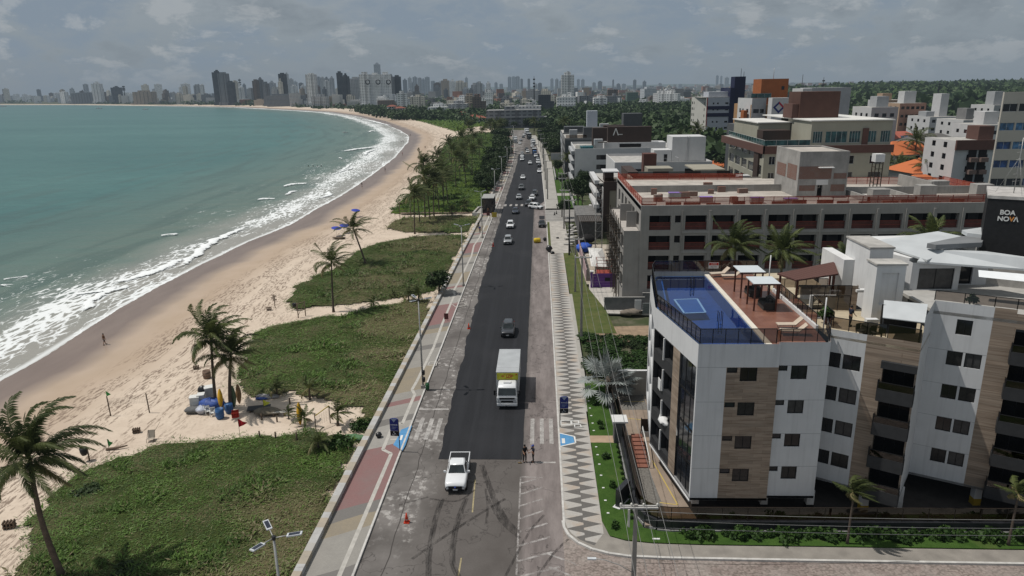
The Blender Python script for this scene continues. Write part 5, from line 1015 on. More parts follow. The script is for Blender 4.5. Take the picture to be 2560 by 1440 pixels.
# surf / paddle boards
def surfboard(loc,H,label,m_,rz,lean=.18):
    n=14; pr=[]
    for i in range(n+1):
        q_=i/n; pr.append((.30*math.sin(math.pi*(.04+.92*q_))**.75,H*q_))
    L=[(-w_,0,z) for w_,z in pr]; Rg=[(w_,0,z) for w_,z in pr]; mid=[(0,-.07*math.sin(math.pi*i/n),z) for i,(w_,z) in enumerate(pr)]; bk=[(0,.05*math.sin(math.pi*i/n),z) for i,(w_,z) in enumerate(pr)]
    vs=L+Rg+mid+bk; k=n+1; fs=[]
    for i in range(n): fs+= [(i,2*k+i,2*k+i+1,i+1),(2*k+i,k+i,k+i+1,2*k+i+1),(k+i,3*k+i,3*k+i+1,k+i+1),(3*k+i,i,i+1,3*k+i+1)]
    o=MB().add(vs,fs,0,True).build('surfboard',m_); o.location=loc; o.rotation_euler=(lean,0,rz); return tag(o,label,'surfboard')
m_sby=mat('board_yellow',(.52,.30,.02),.4,.1); m_sbg=mat('board_green',(.10,.14,.08),.5,.15); m_sbo=mat('board_wood',(.22,.13,.06),.6,.2)
p=GT(751,1062); surfboard(tuple(p),2.5,'mustard yellow board standing alone in the dirt by the young palms',m_sby,.1,-.05)
p=GT(553,1040); surfboard((p.x,p.y+.2,p.z+.9),2.1,'bright yellow surfboard propped above the blue barrel',m_sby,.05,-.12)
p=GT(586,1018); surfboard((p.x,p.y,p.z),2.5,'dull green board leaning right of the gear pile',m_sbg,.3,-.1)
p=GT(594,1012); surfboard((p.x+.1,p.y+.3,p.z),2.3,'brown board leaning behind the dull green one',m_sbo,.3,-.1)
def pbox(px,py,w_,d_,h_,label,m_,name,cat,rz=0.,lid=None,dx=0,dz=0):
    p=GT(px,py); r=empty(name,(p.x+dx,p.y,p.z+dz),rz,label,cat); MB().cbox((0,0,0),(w_,d_,h_),0,0,.94).build('body',m_,r,org=(0,0,0))
    MB().cbox((0,0,h_),(w_*1.04,d_*1.04,.08)).build('lid',lid or m_,r,org=(0,0,0)); return r
m_grp=mat('grey_plastic',(.40,.41,.41),.5,.15,3.)
pbox(490,1020,1.0,.9,1.35,'white storage box at the left end of the gear pile',m_whp,'storage_box','box',.3); pbox(506,1016,.75,.9,1.45,'pale grey storage box touching the white one',m_grp,'storage_box','box',.3,m_whp); pbox(528,1003,1.1,1.0,1.75,'tall pale box at the back of the gear pile with a white lid',m_grp,'storage_box','box',.5,m_whp)
p=GT(515,1000); lump('rubbish_sack',(p.x,p.y-.4,p.z+.9),.55,.5,1.05,m_bag,4,'black sack on top of the gear pile','rubbish sack')
p=GT(551,1046); r=empty('barrel',tuple(p),0,'open blue plastic barrel in front of the gear pile','barrel'); MB().lathe([(.36,0),(.43,.25),(.44,.6),(.42,1.15),(.38,1.16),(.36,.4),(0,.35)],(0,0,0),16).build('barrel_body',m_blueb,r,org=(0,0,0)); MB().lathe([(.445,.33),(.465,.37),(.445,.41)],(0,0,0),16).lathe([(.44,.8),(.46,.84),(.44,.88)],(0,0,0),16).build('hoops',m_blueb,r,org=(0,0,0))
p=GT(574,1032); r=empty('barrel',tuple(p),0,'second blue barrel half behind the shorter palm trunk','barrel'); MB().lathe([(.36,0),(.44,.5),(.42,1.1),(0,1.12)],(0,0,0),14).build('barrel_body',m_blueb,r,org=(0,0,0)); MB().lathe([(.44,.33),(.46,.37),(.44,.41)],(0,0,0),14).build('hoops',m_blueb,r,org=(0,0,0))
p=GT(589,1042); r=empty('crate',tuple(p),.3,'red plastic crate on the sand right of the blue barrel','crate'); mb=MB(); mb.wall((-.35,-.28),(.35,-.28),0,.62,[(.06,.2,.12,.5),(.27,.42,.12,.5),(.5,.64,.12,.5)],.04).wall((.35,-.28),(.35,.28),0,.62).wall((.35,.28),(-.35,.28),0,.62).wall((-.35,.28),(-.35,-.28),0,.62); mb.box(-.34,.34,-.27,.27,.02,.05); mb.build('crate_body',m_rdp,r,org=(0,0,0)); MB().box(-.38,.38,-.32,-.281,.6,.66).box(-.38,.38,.281,.32,.6,.66).build('rim',m_rdp,r,org=(0,0,0))
def pchair(px,py,label,rz,flat=False):
    p=GT(px,py); r=empty('plastic_chair',tuple(p),rz,label,'chair'); MB().cbox((0,0,.40),(.5,.5,.05)).build('seat',m_whp,r,org=(0,0,0)); mb=MB(); mb.wall((.27,.24),(-.27,.24),.43,.95,[(.09,.17,.06+.43,.85),(.23,.31,.06+.43,.85),(.37,.45,.06+.43,.85)],.05); mb.wall((-.27,.28),(.27,.28),.43,.95,[(.09,.17,.06+.43,.85),(.23,.31,.06+.43,.85),(.37,.45,.06+.43,.85)],.04); mb.build('backrest',m_whp,r,org=(0,0,0))
    for x in (-.22,.22):
        for y in (-.22,.22): MB().cbox((x,y,0),(.055,.055,.4)).build('leg',m_whp,r,org=(0,0,0))
        MB().box(x-.03,x+.03,-.25,.25,.62,.66).box(x-.03,x+.03,-.24,-.19,.44,.62).build('armrest',m_whp,r,org=(0,0,0))
    return r
pchair(520,1036,'left of two white plastic chairs at the front of the gear pile',.6); pchair(532,1040,'right of two white plastic chairs beside the blue barrel',.3)
p=GT(507,1022); r=empty('plastic_table',(p.x+.9,p.y-.2,p.z),.2,'small square white plastic table in the gear pile','table'); MB().cbox((0,0,.72),(.85,.85,.05)).build('tabletop',m_whp,r,org=(0,0,0))
for x in (-.36,.36):
    for y in (-.36,.36): MB().cbox((x,y,0),(.06,.06,.72)).build('leg',m_whp,r,org=(0,0,0))
p=GT(535,1022); lump('tarpaulin',(p.x-.2,p.y-.1,p.z),1.5,.8,1.25,m_tarp,12,'blue and white tarpaulin bundle heaped in the gear pile','tarpaulin',14,.6); p=GT(513,1032); lump('tarpaulin',(p.x-.2,p.y,p.z),1.0,.7,.8,mat('pale_sheet',(.42,.44,.50),.7,.25,3.),15,'pale crumpled sheet bundle below the blue tarpaulin','tarpaulin',14,.6); lump('sack',tuple(GT(487,1032)),1.1,.55,.75,mat('grey_sack',(.11,.11,.11),.7,.25,4.),22,'grey tied sack lying left of the gear pile','sack',12,.3)
p=GT(662,994); r=lump('tarpaulin',(p.x+.3,p.y,p.z),1.3,.55,.35,mat('grey_net_heap',(.30,.29,.29),.9,.3,5.),31,'grey crumpled net and boards beside the dry young palm','net heap',14,.6); p=GT(657,996); lump('tarpaulin',(p.x,p.y-.25,p.z),.8,.3,.28,m_tarp,33,'small blue tarpaulin on the grass edge','tarpaulin',12,.5)
p=GT(648,1026); r=empty('board_table',tuple(p),.25,'low dark board lying on supports in the palm shade','board'); MB().cbox((0,0,.28),(2.4,1.1,.1)).build('board',mat('dark_board',(.045,.045,.047),.8,.15),r,org=(0,0,0)); MB().cbox((-.9,0,0),(.15,.8,.28)).cbox((.9,0,0),(.15,.8,.28)).build('supports',m_wood,r,org=(0,0,0))
p=GT(698,1040); r=empty('bench',tuple(p),.1,'pale weathered bench seat behind the short post','bench'); MB().cbox((0,0,.42),(1.5,.4,.07)).build('seat',mat('pale_wood',(.36,.34,.30),.9,.15),r,org=(0,0,0)); MB().cbox((-.55,0,0),(.1,.35,.42)).cbox((.55,0,0),(.1,.35,.42)).build('legs',m_wood,r,org=(0,0,0))
lump('mound',tuple(GT(670,1035)),1.5,.9,.7,mat('dune_heap',(.14,.12,.09),.95,.3,2.),41,'dark sandy heap beside the yellow green pennant','heap',12,.3)
# stumps, bins, bits
def basket(px,py,s_,label):
    p=GT(px,py); r=empty('wooden_trap',tuple(p),.3,label,'wooden crate'); mb=MB()
    for x in (-.4,-.13,.13,.4): mb.cbox((x*s_,0,0),(.09*s_,.5*s_,.75*s_))
    mb.build('slats',m_wood,r,org=(0,0,0)); MB().cbox((0,0,.2*s_),(1.0*s_,.54*s_,.08*s_)).cbox((0,0,.55*s_),(1.0*s_,.54*s_,.08*s_)).build('bands',m_wood,r,org=(0,0,0))
basket(342,1082,.75,'slatted wooden crate alone on the sand'); basket(491,923,.7,'small wooden crate on the sand behind the palms'); basket(673,776,.8,'small wooden stand beside the signpost at the dune tip'); basket(25,1320,.9,'wooden crate half hidden behind the near palm trunk')
p=GT(378,1103); r=empty('beach_chair',tuple(p),.2,'folding beach chair frame with a stick on the sand','chair'); MB().quad((-.35,-.3,.35),(.35,-.3,.35),(.35,.25,.28),(-.35,.25,.28)).quad((-.35,.25,.28),(.35,.25,.28),(.32,.55,1.0),(-.32,.55,1.0)).build('canvas',mat('faded_canvas',(.33,.29,.24),.9,.15),r,org=(0,0,0)); MB().tube([(-.35,-.35,0),(-.33,.55,1.0)],.022,5).tube([(.35,-.35,0),(.33,.55,1.0)],.022,5).tube([(-.35,.5,0),(-.35,-.3,.35)],.022,5).tube([(.35,.5,0),(.35,-.3,.35)],.022,5).tube([(.33,.5,.9),(.9,.6,1.75)],.018,5).build('frame',m_post,r,org=(0,0,0))
def binpost(px,py,label,s_=1.):
    p=GT(px,py); r=empty('litter_bin',tuple(p),0,label,'bin'); MB().tube([(.0,0,-.1),(0,0,1.2*s_)],.055*s_,6).build('post',m_post,r,org=(0,0,0)); MB().lathe([(.2*s_,.55*s_),(.29*s_,.8*s_),(.31*s_,1.2*s_),(.26*s_,1.22*s_),(.2*s_,.8*s_),(0,.7*s_)],(-.34*s_,0,0),12).build('bucket',m_dkm,r,org=(0,0,0))
binpost(224,1152,'black bucket bin on a post beside the near sand path',1.15); binpost(742,776,'dark bucket bin on a post by the wooden gateway')
p=GT(518,945); r=empty('barrel',tuple(p),0,'weathered brown barrel on the sand behind the two palms','barrel'); MB().lathe([(.42,0),(.48,.5),(.46,1.0),(.42,1.0),(.4,.5),(0,.45)],(0,0,0),14).build('barrel_body',mat('rusty_barrel',(.20,.135,.10),.85,.3,3.),r,org=(0,0,0)); MB().lathe([(.475,.3),(.495,.34),(.475,.38)],(0,0,0),14).lathe([(.48,.7),(.5,.74),(.48,.78)],(0,0,0),14).build('hoops',m_post,r,org=(0,0,0))
p=GT(688,770); r=empty('signpost',tuple(p),0,'wooden signpost with short arrow boards at the sandy tip','signpost'); MB().tube([(0,0,-.1),(0,0,2.3)],.06,6).build('post',m_wood,r,org=(0,0,0))
for k in range(3): MB().cbox((.1*(-1)**k,-.06,1.3+.32*k),(.65,.05,.2)).build('arrow_board',m_wood,r,org=(0,0,0))
p=GT(746,795); r=empty('wooden_gateway',tuple(p),.9,'wooden post gateway at the mouth of the footpath','gateway'); MB().tube([(0,0,-.1),(0,0,2.4)],.07,6).tube([(1.3,0,-.1),(1.3,0,2.4)],.07,6).build('posts',m_wood,r,org=(0,0,0)); MB().tube([(-.2,0,2.3),(1.5,0,2.3)],.06,6).tube([(0,0,1.1),(1.3,0,1.1)],.045,6).tube([(0,0,.4),(1.3,0,2.2)],.04,6).build('rails',m_wood,r,org=(0,0,0))
p=GT(1000,545); r=empty('wooden_gateway',tuple(p),.4,'tall wooden frame on the beach before the palm grove','gateway'); MB().tube([(0,0,-.1),(0,0,4.2)],.1,6).tube([(3.,0,-.1),(3.,0,4.2)],.1,6).build('posts',m_wood,r,org=(0,0,0)); MB().tube([(-.3,0,4.1),(3.3,0,4.1)],.09,6).tube([(0,0,2.),(3.,0,2.)],.06,6).build('rails',m_wood,r,org=(0,0,0))
p=GT(288,1126); o=MB().tube([(p.x-.9,p.y,p.z+.12),(p.x+.2,p.y+.2,p.z+.2),(p.x+1.0,p.y+.5,p.z+.28)],[.14,.11,.06],7).build('driftwood',m_wood); tag(o,'grey driftwood log beside the green pennant','driftwood')
# rope of litter near seawall: folded green net
p=GT(885,1098); lump('net_heap',(p.x,p.y,p.z),1.5,.6,.45,mat('green_net',(.08,.16,.08),.8,.3,4.),51,'green netting heap lying against the seawall','net heap',12,.5)
# umbrellas
m_umb=mat('umbrella_blue',(.03,.05,.33),.7,.12); 
def umbrella(px,py,label,s_=1.,tilt=.15):
    p=GT(px,py); r=empty('beach_umbrella',tuple(p),0,label,'beach umbrella'); MB().tube([(0,0,-.1),(.15,0,2.25*s_)],.025,5).build('pole',m_galv,r,org=(0,0,0)); n=10; vs=[(0,0,.42)]+[(1.25*math.cos(2*math.pi*i/n),1.25*math.sin(2*math.pi*i/n),.0) for i in range(n)]; c_=MB().add(vs,[(0,1+i,1+(i+1)%n) for i in range(n)]).build('canopy',m_umb,r,org=(0,0,0)); c_.location=(.15,0,1.95*s_); c_.rotation_euler=(tilt,tilt,0); c_.scale=(s_,)*3
umbrella(889,543,'blue beach umbrella nearest the water, above the curved palm'); umbrella(861,583,'middle blue beach umbrella half hidden by the curved palm'); umbrella(841,590,'left blue beach umbrella beside the curved palm crown')
p=GT(848,598); lump('beach_gear',(p.x,p.y,p.z),1.6,.6,.6,m_post,61,'dark heap of chairs under the blue umbrellas','beach gear',12,.6)
# ================================================================== NEAR APARTMENT BUILDING
m_white=mat('render_white',(.54,.545,.55),.8,.06,.5,streak=.30); m_white2=mat('render_white_bright',(.60,.60,.595),.8,.07,.6,streak=.22)
t=NT('timber_look_cladding'); v=t.obj(); x,y,z=t.sep(v); h=t.math('ADD',x,t.math('MULTIPLY',y,.9))
vv=t.comb(t.math('MULTIPLY',h,.32),0.,t.math('MULTIPLY',z,5.5)); n=t.noise(vv,1.6,5.,.65); br=t.N('TexBrick',offset=.37,inp={'Vector':t.comb(t.math('MULTIPLY',h,.55),t.math('MULTIPLY',z,1.15),0.),'Color1':(.92,.92,.92,1),'Color2':(.62,.62,.62,1),'Mortar':(.5,.45,.4,1),'Scale':1.,'Mortar Size':.006,'Brick Width':1.,'Row Height':.32}).outputs[0]
c=t.ramp(n,[(.25,(.15,.105,.077)),(.45,(.29,.222,.168)),(.6,(.37,.30,.235)),(.8,(.20,.145,.108))]); c=t.mix(.85,c,br,'MULTIPLY'); m_timber=t.done(t.bsdf(t.mix(.0,c,c),.65,.25))
m_dkpan=mat('charcoal_panel',(.030,.031,.033),.6,.15,2.); m_blk=mat('black_frame',(.010,.010,.011),.45,.1); m_gl=glass_dark('window_glass'); m_gl2=glass_dark('window_glass_black',(.006,.006,.007))
m_curt=mat('curtain_behind_glass',(.018,.018,.018),.25,.35,5.,.3); m_curt2=mat('grey_blind_behind_glass',(.045,.045,.046),.22,.25,3.,.3)
m_smoke=glass_clear('smoked_glass',(.33,.29,.26),.2); m_clear=glass_clear('clear_glass',(.6,.62,.6),.25)
PANES=[m_gl2,m_gl,m_curt,m_gl2,m_gl,m_curt2]; WR=random.Random(17)
def win(parent,p,q,s0,s1,z0,z1,depth=.14,panes=2,fm=None,pm=None,name='window',fw=.05):
    dx,dy=q[0]-p[0],q[1]-p[1]; L=math.hypot(dx,dy); ux,uy=dx/L,dy/L; nx,ny=uy,-ux; dd=depth*.75
    P=lambda a,z,d:(p[0]+ux*a-nx*d,p[1]+uy*a-ny*d,z); mb=MB()
    def bar(a,b,c,d): 
        o=dd-.05; mb.add([P(a,c,dd),P(b,c,dd),P(b,d,dd),P(a,d,dd),P(a,c,o),P(b,c,o),P(b,d,o),P(a,d,o)],[(4,5,6,7),(0,4,7,3),(1,2,6,5),(0,1,5,4),(3,7,6,2)])
    e=.004; bar(s0+e,s0+fw,z0+e,z1-e); bar(s1-fw,s1-e,z0+e,z1-e); bar(s0+fw,s1-fw,z0+e,z0+fw); bar(s0+fw,s1-fw,z1-fw,z1-e)
    for k in range(1,panes): a=s0+(s1-s0)*k/panes; bar(a-fw*.4,a+fw*.4,z0+fw,z1-fw)
    w_=mb.build(name,fm or m_blk,parent); pb=MB(); pb.quad(P(s0+fw,z0+fw,dd-.012),P(s1-fw,z0+fw,dd-.012),P(s1-fw,z1-fw,dd-.012),P(s0+fw,z1-fw,dd-.012))
    org=tuple(parent.location) if parent.parent is None else (0,0,0); pb.build('pane',pm or WR.choice(PANES),w_,org=org); return w_
def rail(parent,pts,z0,h,m_=None,gm=None,sp=1.15,name='railing',top=.05,glass=True):
    mb=MB(); gb=MB()
    for p,q in zip(pts[:-1],pts[1:]):
        L=math.hypot(q[0]-p[0],q[1]-p[1]); n=max(1,round(L/sp)); mb.seg(p,q,top,z0+h-.05,z0+h)
        for i in range(n+1):
            a=i/n; mb.cbox((p[0]+(q[0]-p[0])*a,p[1]+(q[1]-p[1])*a,z0),(.045,.045,h-.05))
        gb.quad((p[0],p[1],z0+.04),(q[0],q[1],z0+.04),(q[0],q[1],z0+h-.055),(p[0],p[1],z0+h-.055))
    r=mb.build(name,m_ or m_blk,parent)
    if glass:
        org=None if parent is None else (tuple(parent.location) if parent.parent is None else (0,0,0)); gb.build('glass_panels',gm or m_smoke,r,org=org if org else (0,0,0))
    return r
B=empty('apartment_building',(16,49,.35),0,'white and timber apartment building with a rooftop pool and black sign tower','building')
A=(11.4,48.3);Bq=(17.25,48.3);C0=(17.25,48.68);C1=(20.95,48.68);D0=(22.0,51.6);D1=(24.2,50.24);D2=(25.2,49.62);D3=(27.2,48.4);E0=(29.95,52.35);E1=(33.3,50.55);E2=(34.5,49.9);E3=(37.2,48.4);P1=(9.7,57.3);P2=(10.85,67.5);P3=(11.4,69.3);Q=(21.4,69.2)
ZB,ZT=2.2,15.0; fl=[2.2+2.75*k for k in range(5)]
mb=MB(); wins=[]
hA=[];hAw=[]
for k in range(4):
    zt=fl[k+1]-.02
    hAw+= [(.04,.80,zt-.42,zt),(1.0,2.24,zt-1.08,zt)]
Am=(11.4+5.85*.36,48.3)
mb.wall(A,Am,ZB,ZT); tb=MB(); tb.wall(Am,Bq,ZB,13.2,hAw,.14); mb.wall(Am,Bq,13.2,ZT)
hC=[]
for k in range(4): zt=fl[k+1]-.02; hC+= [(.03,.78,zt-.42,zt),(1.05,2.22,zt-1.08,zt)]
mb.wall(Bq,C0,ZB,ZT); mb.wall(C0,C1,ZB,ZT,hC,.14); mb.wall(C1,D0,ZB,ZT)
hD=[]
for k in range(4): zt=fl[k+1]-.02; hD+= [(.06,.98,zt-1.2,zt),(1.15,2.38,zt-1.2,zt)]
mb.wall(D0,D1,ZB,ZT,hD,.14); tb.build('timber_cladding',m_timber,B); tb=MB(); tb.wall(D1,D2,ZB,ZT)
LB=math.hypot(D3[0]-D2[0],D3[1]-D2[1]); hB=[(.12,LB-.12,fl[k]+.1,fl[k]+2.35) for k in range(4)]
tb.wall(D2,D3,ZB,ZT,hB,1.3)
mb.wall(D3,E0,ZB,17.0)
hE=[]
LE=math.hypot(E1[0]-E0[0],E1[1]-E0[1])
for k in range(4): zt=fl[k+1]-.02; hE+= [(LE*.34,LE*.61,zt-1.15,zt),(LE*.65,LE*.93,zt-1.15,zt)]
hE.append((LE*.42,LE*.69,14.55,15.75)); mb.wall(E0,E1,ZB,17.0,hE,.14); tb.build('timber_cladding',m_timber,B); tb=MB(); tb.wall(E1,E2,ZB,17.0)
LE3=math.hypot(E3[0]-E2[0],E3[1]-E2[1]); hE3=[(.1,LE3-.1,fl[k]+.1,fl[k]+2.35) for k in range(5)]; tb.wall(E2,E3,ZB,16.7,hE3,1.3)
mb.wall(E3,(46,50),ZB,16.7); mb.wall((46,50),(46,70),ZB,16.7); mb.wall((46,70),Q,ZB,14.2); mb.wall(Q,P3,ZB,ZT); mb.wall(P3,P2,ZB,ZT)
# sea-side façade P1 -> A
LL=math.hypot(A[0]-P1[0],A[1]-P1[1]); up=lambda s:(P1[0]+(A[0]-P1[0])*s/LL,P1[1]+(A[1]-P1[1])*s/LL)
sB,sW,sG=4.45,5.85,LL-.18
mb.wall(P1,A,13.15,ZT); mb.wall(up(sG),A,ZB,13.15); mb.wall(P1,A,ZB,ZB+.12) if 0 else None
mb.wall(P2,P1,ZB,ZT,[(1.,4.5,fl[k]+.9,fl[k]+2.5) for k in range(4)]+[(5.4,9.,fl[k]+.9,fl[k]+2.5) for k in range(4)],.3)
tb.build('timber_cladding',m_timber,B); tb=MB(); tb.wall(up(sB),up(sW),ZB,13.15)
cb=MB(); cb.wall(P1,up(sB),ZB,13.15,[(.15,2.5,fl[k]+.95,fl[k]+2.6) for k in range(4)]+[(2.62,sB-.05,fl[k]+.95,fl[k]+2.6) for k in range(4)],.55); cb.build('balcony_front',m_dkpan,B)
wb=MB(); wb.seg(P1,A,.12,ZB-.12,ZB,0); wb.build('base_trim',m_white2,B)
for k in range(4):
    w_=win(B,up(sW),up(sG),.02,sG-sW-.02,fl[k]+.02,fl[k]+2.72,.2,3,pm=m_gl,name='curtain_wall_bay')
    o=MB().seg(up(2.5),up(2.62),.14,fl[k]+.75,fl[k]+2.65,0,.05).build('balcony_post',m_white2,B)
    for a,b in ((.15,2.5),(2.62,sB-.05)): win(B,P1,up(sB),a,b,fl[k]+.95,fl[k]+2.6,.55,3,pm=m_gl2)
o=MB().cbox((9.95,55.2,8.4),(.05,.75,.95),.1).build('towel',m_white2); tag(o,'white towel hanging on the sea side balcony of the apartment building','towel')
o=lump('balcony_clutter',(10.3,54.6,fl[1]+.7),.4,1.1,.5,m_white2,5,'white clutter on the second floor sea side balcony','laundry',10,.5)
mb.build('white_walls',m_white,B); tb.build('timber_cladding',m_timber,B)
j=MB()
for k in range(1,5):
    for p,q in ((A,Am),(C0,C1),(E0,E1)):
        dx,dy=q[0]-p[0],q[1]-p[1]; L=math.hypot(dx,dy); nx,ny=dy/L*.003,-dx/L*.003
        j.quad((p[0]+nx,p[1]+ny,fl[k]-.012),(q[0]+nx,q[1]+ny,fl[k]-.012),(q[0]+nx,q[1]+ny,fl[k]+.012),(p[0]+nx,p[1]+ny,fl[k]+.012))
j.build('joints',mat('joint_grey',(.22,.23,.24),.9,.1),B)
for k in range(4):
    zt=fl[k+1]-.02
    win(B,Am,Bq,.04,.80,zt-.42,zt,.14,1); win(B,Am,Bq,1.0,2.24,zt-1.08,zt,.14,2)
    win(B,C0,C1,.03,.78,zt-.42,zt,.14,1); win(B,C0,C1,1.05,2.22,zt-1.08,zt,.14,2)
    win(B,D0,D1,.06,.98,zt-1.2,zt,.14,2,pm=m_gl2); win(B,D0,D1,1.15,2.38,zt-1.2,zt,.14,2)
    for a,b in ((.34,.61),(.65,.93)): win(B,E0,E1,LE*a,LE*b,zt-1.15,zt,.14,2,pm=WR.choice([m_curt2,m_curt,m_curt2,m_gl2]))
win(B,E0,E1,LE*.42,LE*.69,14.55,15.75,.14,2,pm=m_gl2)
def balcony(p,q,z,out=.75):
    dx,dy=q[0]-p[0],q[1]-p[1]; L=math.hypot(dx,dy); ux,uy=dx/L,dy/L; nx,ny=uy,-ux
    a=(p[0]+nx*out,p[1]+ny*out); b=(q[0]+nx*out,q[1]+ny*out)
    m_=MB().seg(a,b,.10,z-.22,z+.78).seg(p,a,.10,z-.22,z+.78).seg(b,q,.10,z-.22,z+.78).prism([p,a,b,q],z-.2,z-.08); o=m_.build('balcony',m_dkpan,B); rail(o,[p,a,b,q],z+.78,.5,name='balcony_glass',sp=3.) if 0 else None
    g=MB(); g.seg(p,a,.02,z+.78,z+1.28).seg(a,b,.02,z+.78,z+1.28).seg(b,q,.02,z+.78,z+1.28); g.build('glass_guard',m_smoke,o,org=tuple(B.location)); 
    g=MB().seg(a,b,.05,z+1.28,z+1.33).cbox((a[0],a[1],z+.78),(.07,.07,.7)).cbox((b[0],b[1],z+.78),(.07,.07,.7)); g.build('handrail',m_blk,o,org=tuple(B.location))
for k in range(4):
    balcony(D2,D3,fl[k]+.05); win(B,D2,D3,.12,LB-.12,fl[k]+.1,fl[k]+2.35,1.3,3,pm=m_gl2,name='balcony_door')
for k in range(5):
    balcony(E2,E3,fl[k]+.05); win(B,E2,E3,.1,LE3-.1,fl[k]+.1,fl[k]+2.35,1.3,3,pm=m_gl2,name='balcony_door')
lp=MB(); lp.seg(D2,D3,.3,12.75,13.3,0,.3); lp.build('lintel_panel',m_dkpan,B)
# slab undersides, columns, deck floors
so_=MB(); so_.prism([A,Bq,C0,C1,D0,D1,D2,D3,E0,E1,E2,E3,(46,50),(46,70),Q,P3,P2,P1],ZB+.003,ZB+.2); so_.build('soffit',mat('soffit_grey',(.22,.22,.22),.9,.1),B)
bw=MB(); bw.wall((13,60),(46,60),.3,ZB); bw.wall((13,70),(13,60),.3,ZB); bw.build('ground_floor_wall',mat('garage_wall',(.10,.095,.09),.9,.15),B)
for i,(x,y) in enumerate([(12.2,50),(17.6,50),(21.2,50),(25.4,49.9),(28.4,50.6),(34.7,51),(12.4,56.5)]):
    o=MB().box(x-.28,x+.28,y-.28,y+.28,.95,ZB).build('column',m_white2,B)
    MB().box(x-.29,x+.29,y-.29,y+.29,.35,.95).build('column_base',[m_blk,m_blk,m_blk,mat('yellow_band',(.42,.28,.02),.7,.1),m_white2,mat('yellow_band',(.42,.28,.02),.7,.1),m_blk][i],o,org=tuple(B.location))
# roof terrace with pool
t=NT('deck_tiles_red'); v=t.pos(); br=t.N('TexBrick',inp={'Vector':t.mapping(v,(.9,6.,1.)),'Color1':(.155,.064,.042,1),'Color2':(.20,.088,.058,1),'Mortar':(.11,.045,.03,1),'Scale':1.,'Mortar Size':.02}).outputs[0]; n=t.noise(v,.8,4.); m_deck=t.done(t.bsdf(t.mix(t.math('MULTIPLY',t.step(n,.45,.7),.5),br,(.30,.15,.10)),.35,.4))
XC=16.75
dk=MB().prism([(XC,48.45),(17.2,48.45),(17.3,48.8),(C1[0]-.1,48.8),(21.2,52.6),(21.2,69.0),(XC,69.0)],14.55,14.72); dk.build('deck',m_deck,B)
m_pool=mat('pool_tile_blue',(.028,.075,.20),.5,.12,2.); m_poolL=mat('pool_tile_light',(.055,.135,.28),.5,.1,2.); m_cope=mat('pool_coping',(.60,.56,.48),.7,.08)
pl=[(11.6,48.7),(XC-.3,48.7),(XC-.3,68.7),(11.7,68.7),(11.1,67.3),(9.98,57.3)]
MB().prism(pl,13.3,13.45).build('pool_floor',m_pool,B)
pw_=MB(); pp2=[tuple(p) for p in pl]
for p,q in zip(pp2,pp2[1:]+pp2[:1]): pw_.seg(p,q,.12,13.3,14.62)
pw_.build('pool_wall',m_pool,B); MB().box(XC-.3,XC+.12,48.6,69.0,14.5,14.75).build('pool_coping',m_cope,B)
lg=MB(); lg.prism([(10.35,57.3),(10.9,57.35),(12.15,68.5),(11.75,68.5),(11.25,67.3)],13.5,14.4).prism([(11.75,48.9),(12.3,48.9),(10.9,57.35),(10.35,57.3)],13.5,14.4); lg.build('pool_ledge',m_poolL,B)
ol=MB(); rc=[(1686,748),(1743,746),(1764,780),(1711,782)]; rp=[G(a,b,14.15) for a,b in rc]; ol.prism([tuple(p[:2]) for p in rp],13.5,14.1); ol.build('pool_step',m_poolL,B)
ob=MB(); 
for p,q in zip(rp,rp[1:]+rp[:1]): ob.seg((p.x,p.y),(q.x,q.y),.16,14.1,14.13)
ob.build('pool_step_outline',mat('outline_tile',(.55,.65,.62),.5,.05),B)
t=NT('pool_water'); v=t.pos(); nb=t.bump(t.noise(v,2.6,3.),.06,.05); tr=t.N('BsdfTransparent',inp={0:(.55,.68,.9,1)}).outputs[0]; gl_=t.N('BsdfGlossy',inp={0:(.8,.85,.9,1),'Roughness':.015,'Normal':nb}).outputs[0]; fr=t.N('Fresnel',inp={0:1.33,1:nb}).outputs[0]
m_water=t.done(t.N('MixShader',inp={0:fr,1:tr,2:gl_}).outputs[0],False); MB().poly([(x,y,14.6) for x,y in pl]).build('pool_water',m_water,B)
for px,py,pz in ((1728,715,14.7),(1797,805,14.7)):
    q=G(px,py,pz); mbl=MB()
    for dx in (0,.28):
        mbl.tube([(q.x+dx,q.y,13.7),(q.x+dx,q.y,15.5),(q.x+dx+.0,q.y+.45,15.5),(q.x+dx,q.y+.45,14.6)],.028,6)
    for z_ in (13.9,14.2,14.5): mbl.tube([(q.x,q.y,z_),(q.x+.28,q.y,z_)],.02,5)
    o=mbl.build('pool_ladder',m_blk); tag(o,'dark pool ladder at the far end of the rooftop pool' if py<760 else 'dark pool ladder at the near end of the rooftop pool','pool ladder')
fz=15.0
rail(B,[(Q[0],Q[1]-.1),(P3[0]+.1,P3[1]-.1),(P2[0]+.12,P2[1]),(P1[0]+.14,P1[1]),(A[0]+.1,A[1]+.12),(XC+.2,48.42)],fz,1.15,sp=.85)
rail(B,[(XC+.25,48.5),(C0[0]+.1,48.78),(C1[0]-.08,48.8),(21.6,51.3)],fz,1.0,sp=.95)
rail(B,[(D0[0]+.1,D0[1]+.08),(D1[0],D1[1]+.12),(25.3,49.75)],fz,.95,sp=1.)
rail(B,[(25.4,49.7),(D3[0]-.05,D3[1]+.12)],fz-.1,1.1,sp=1.8)
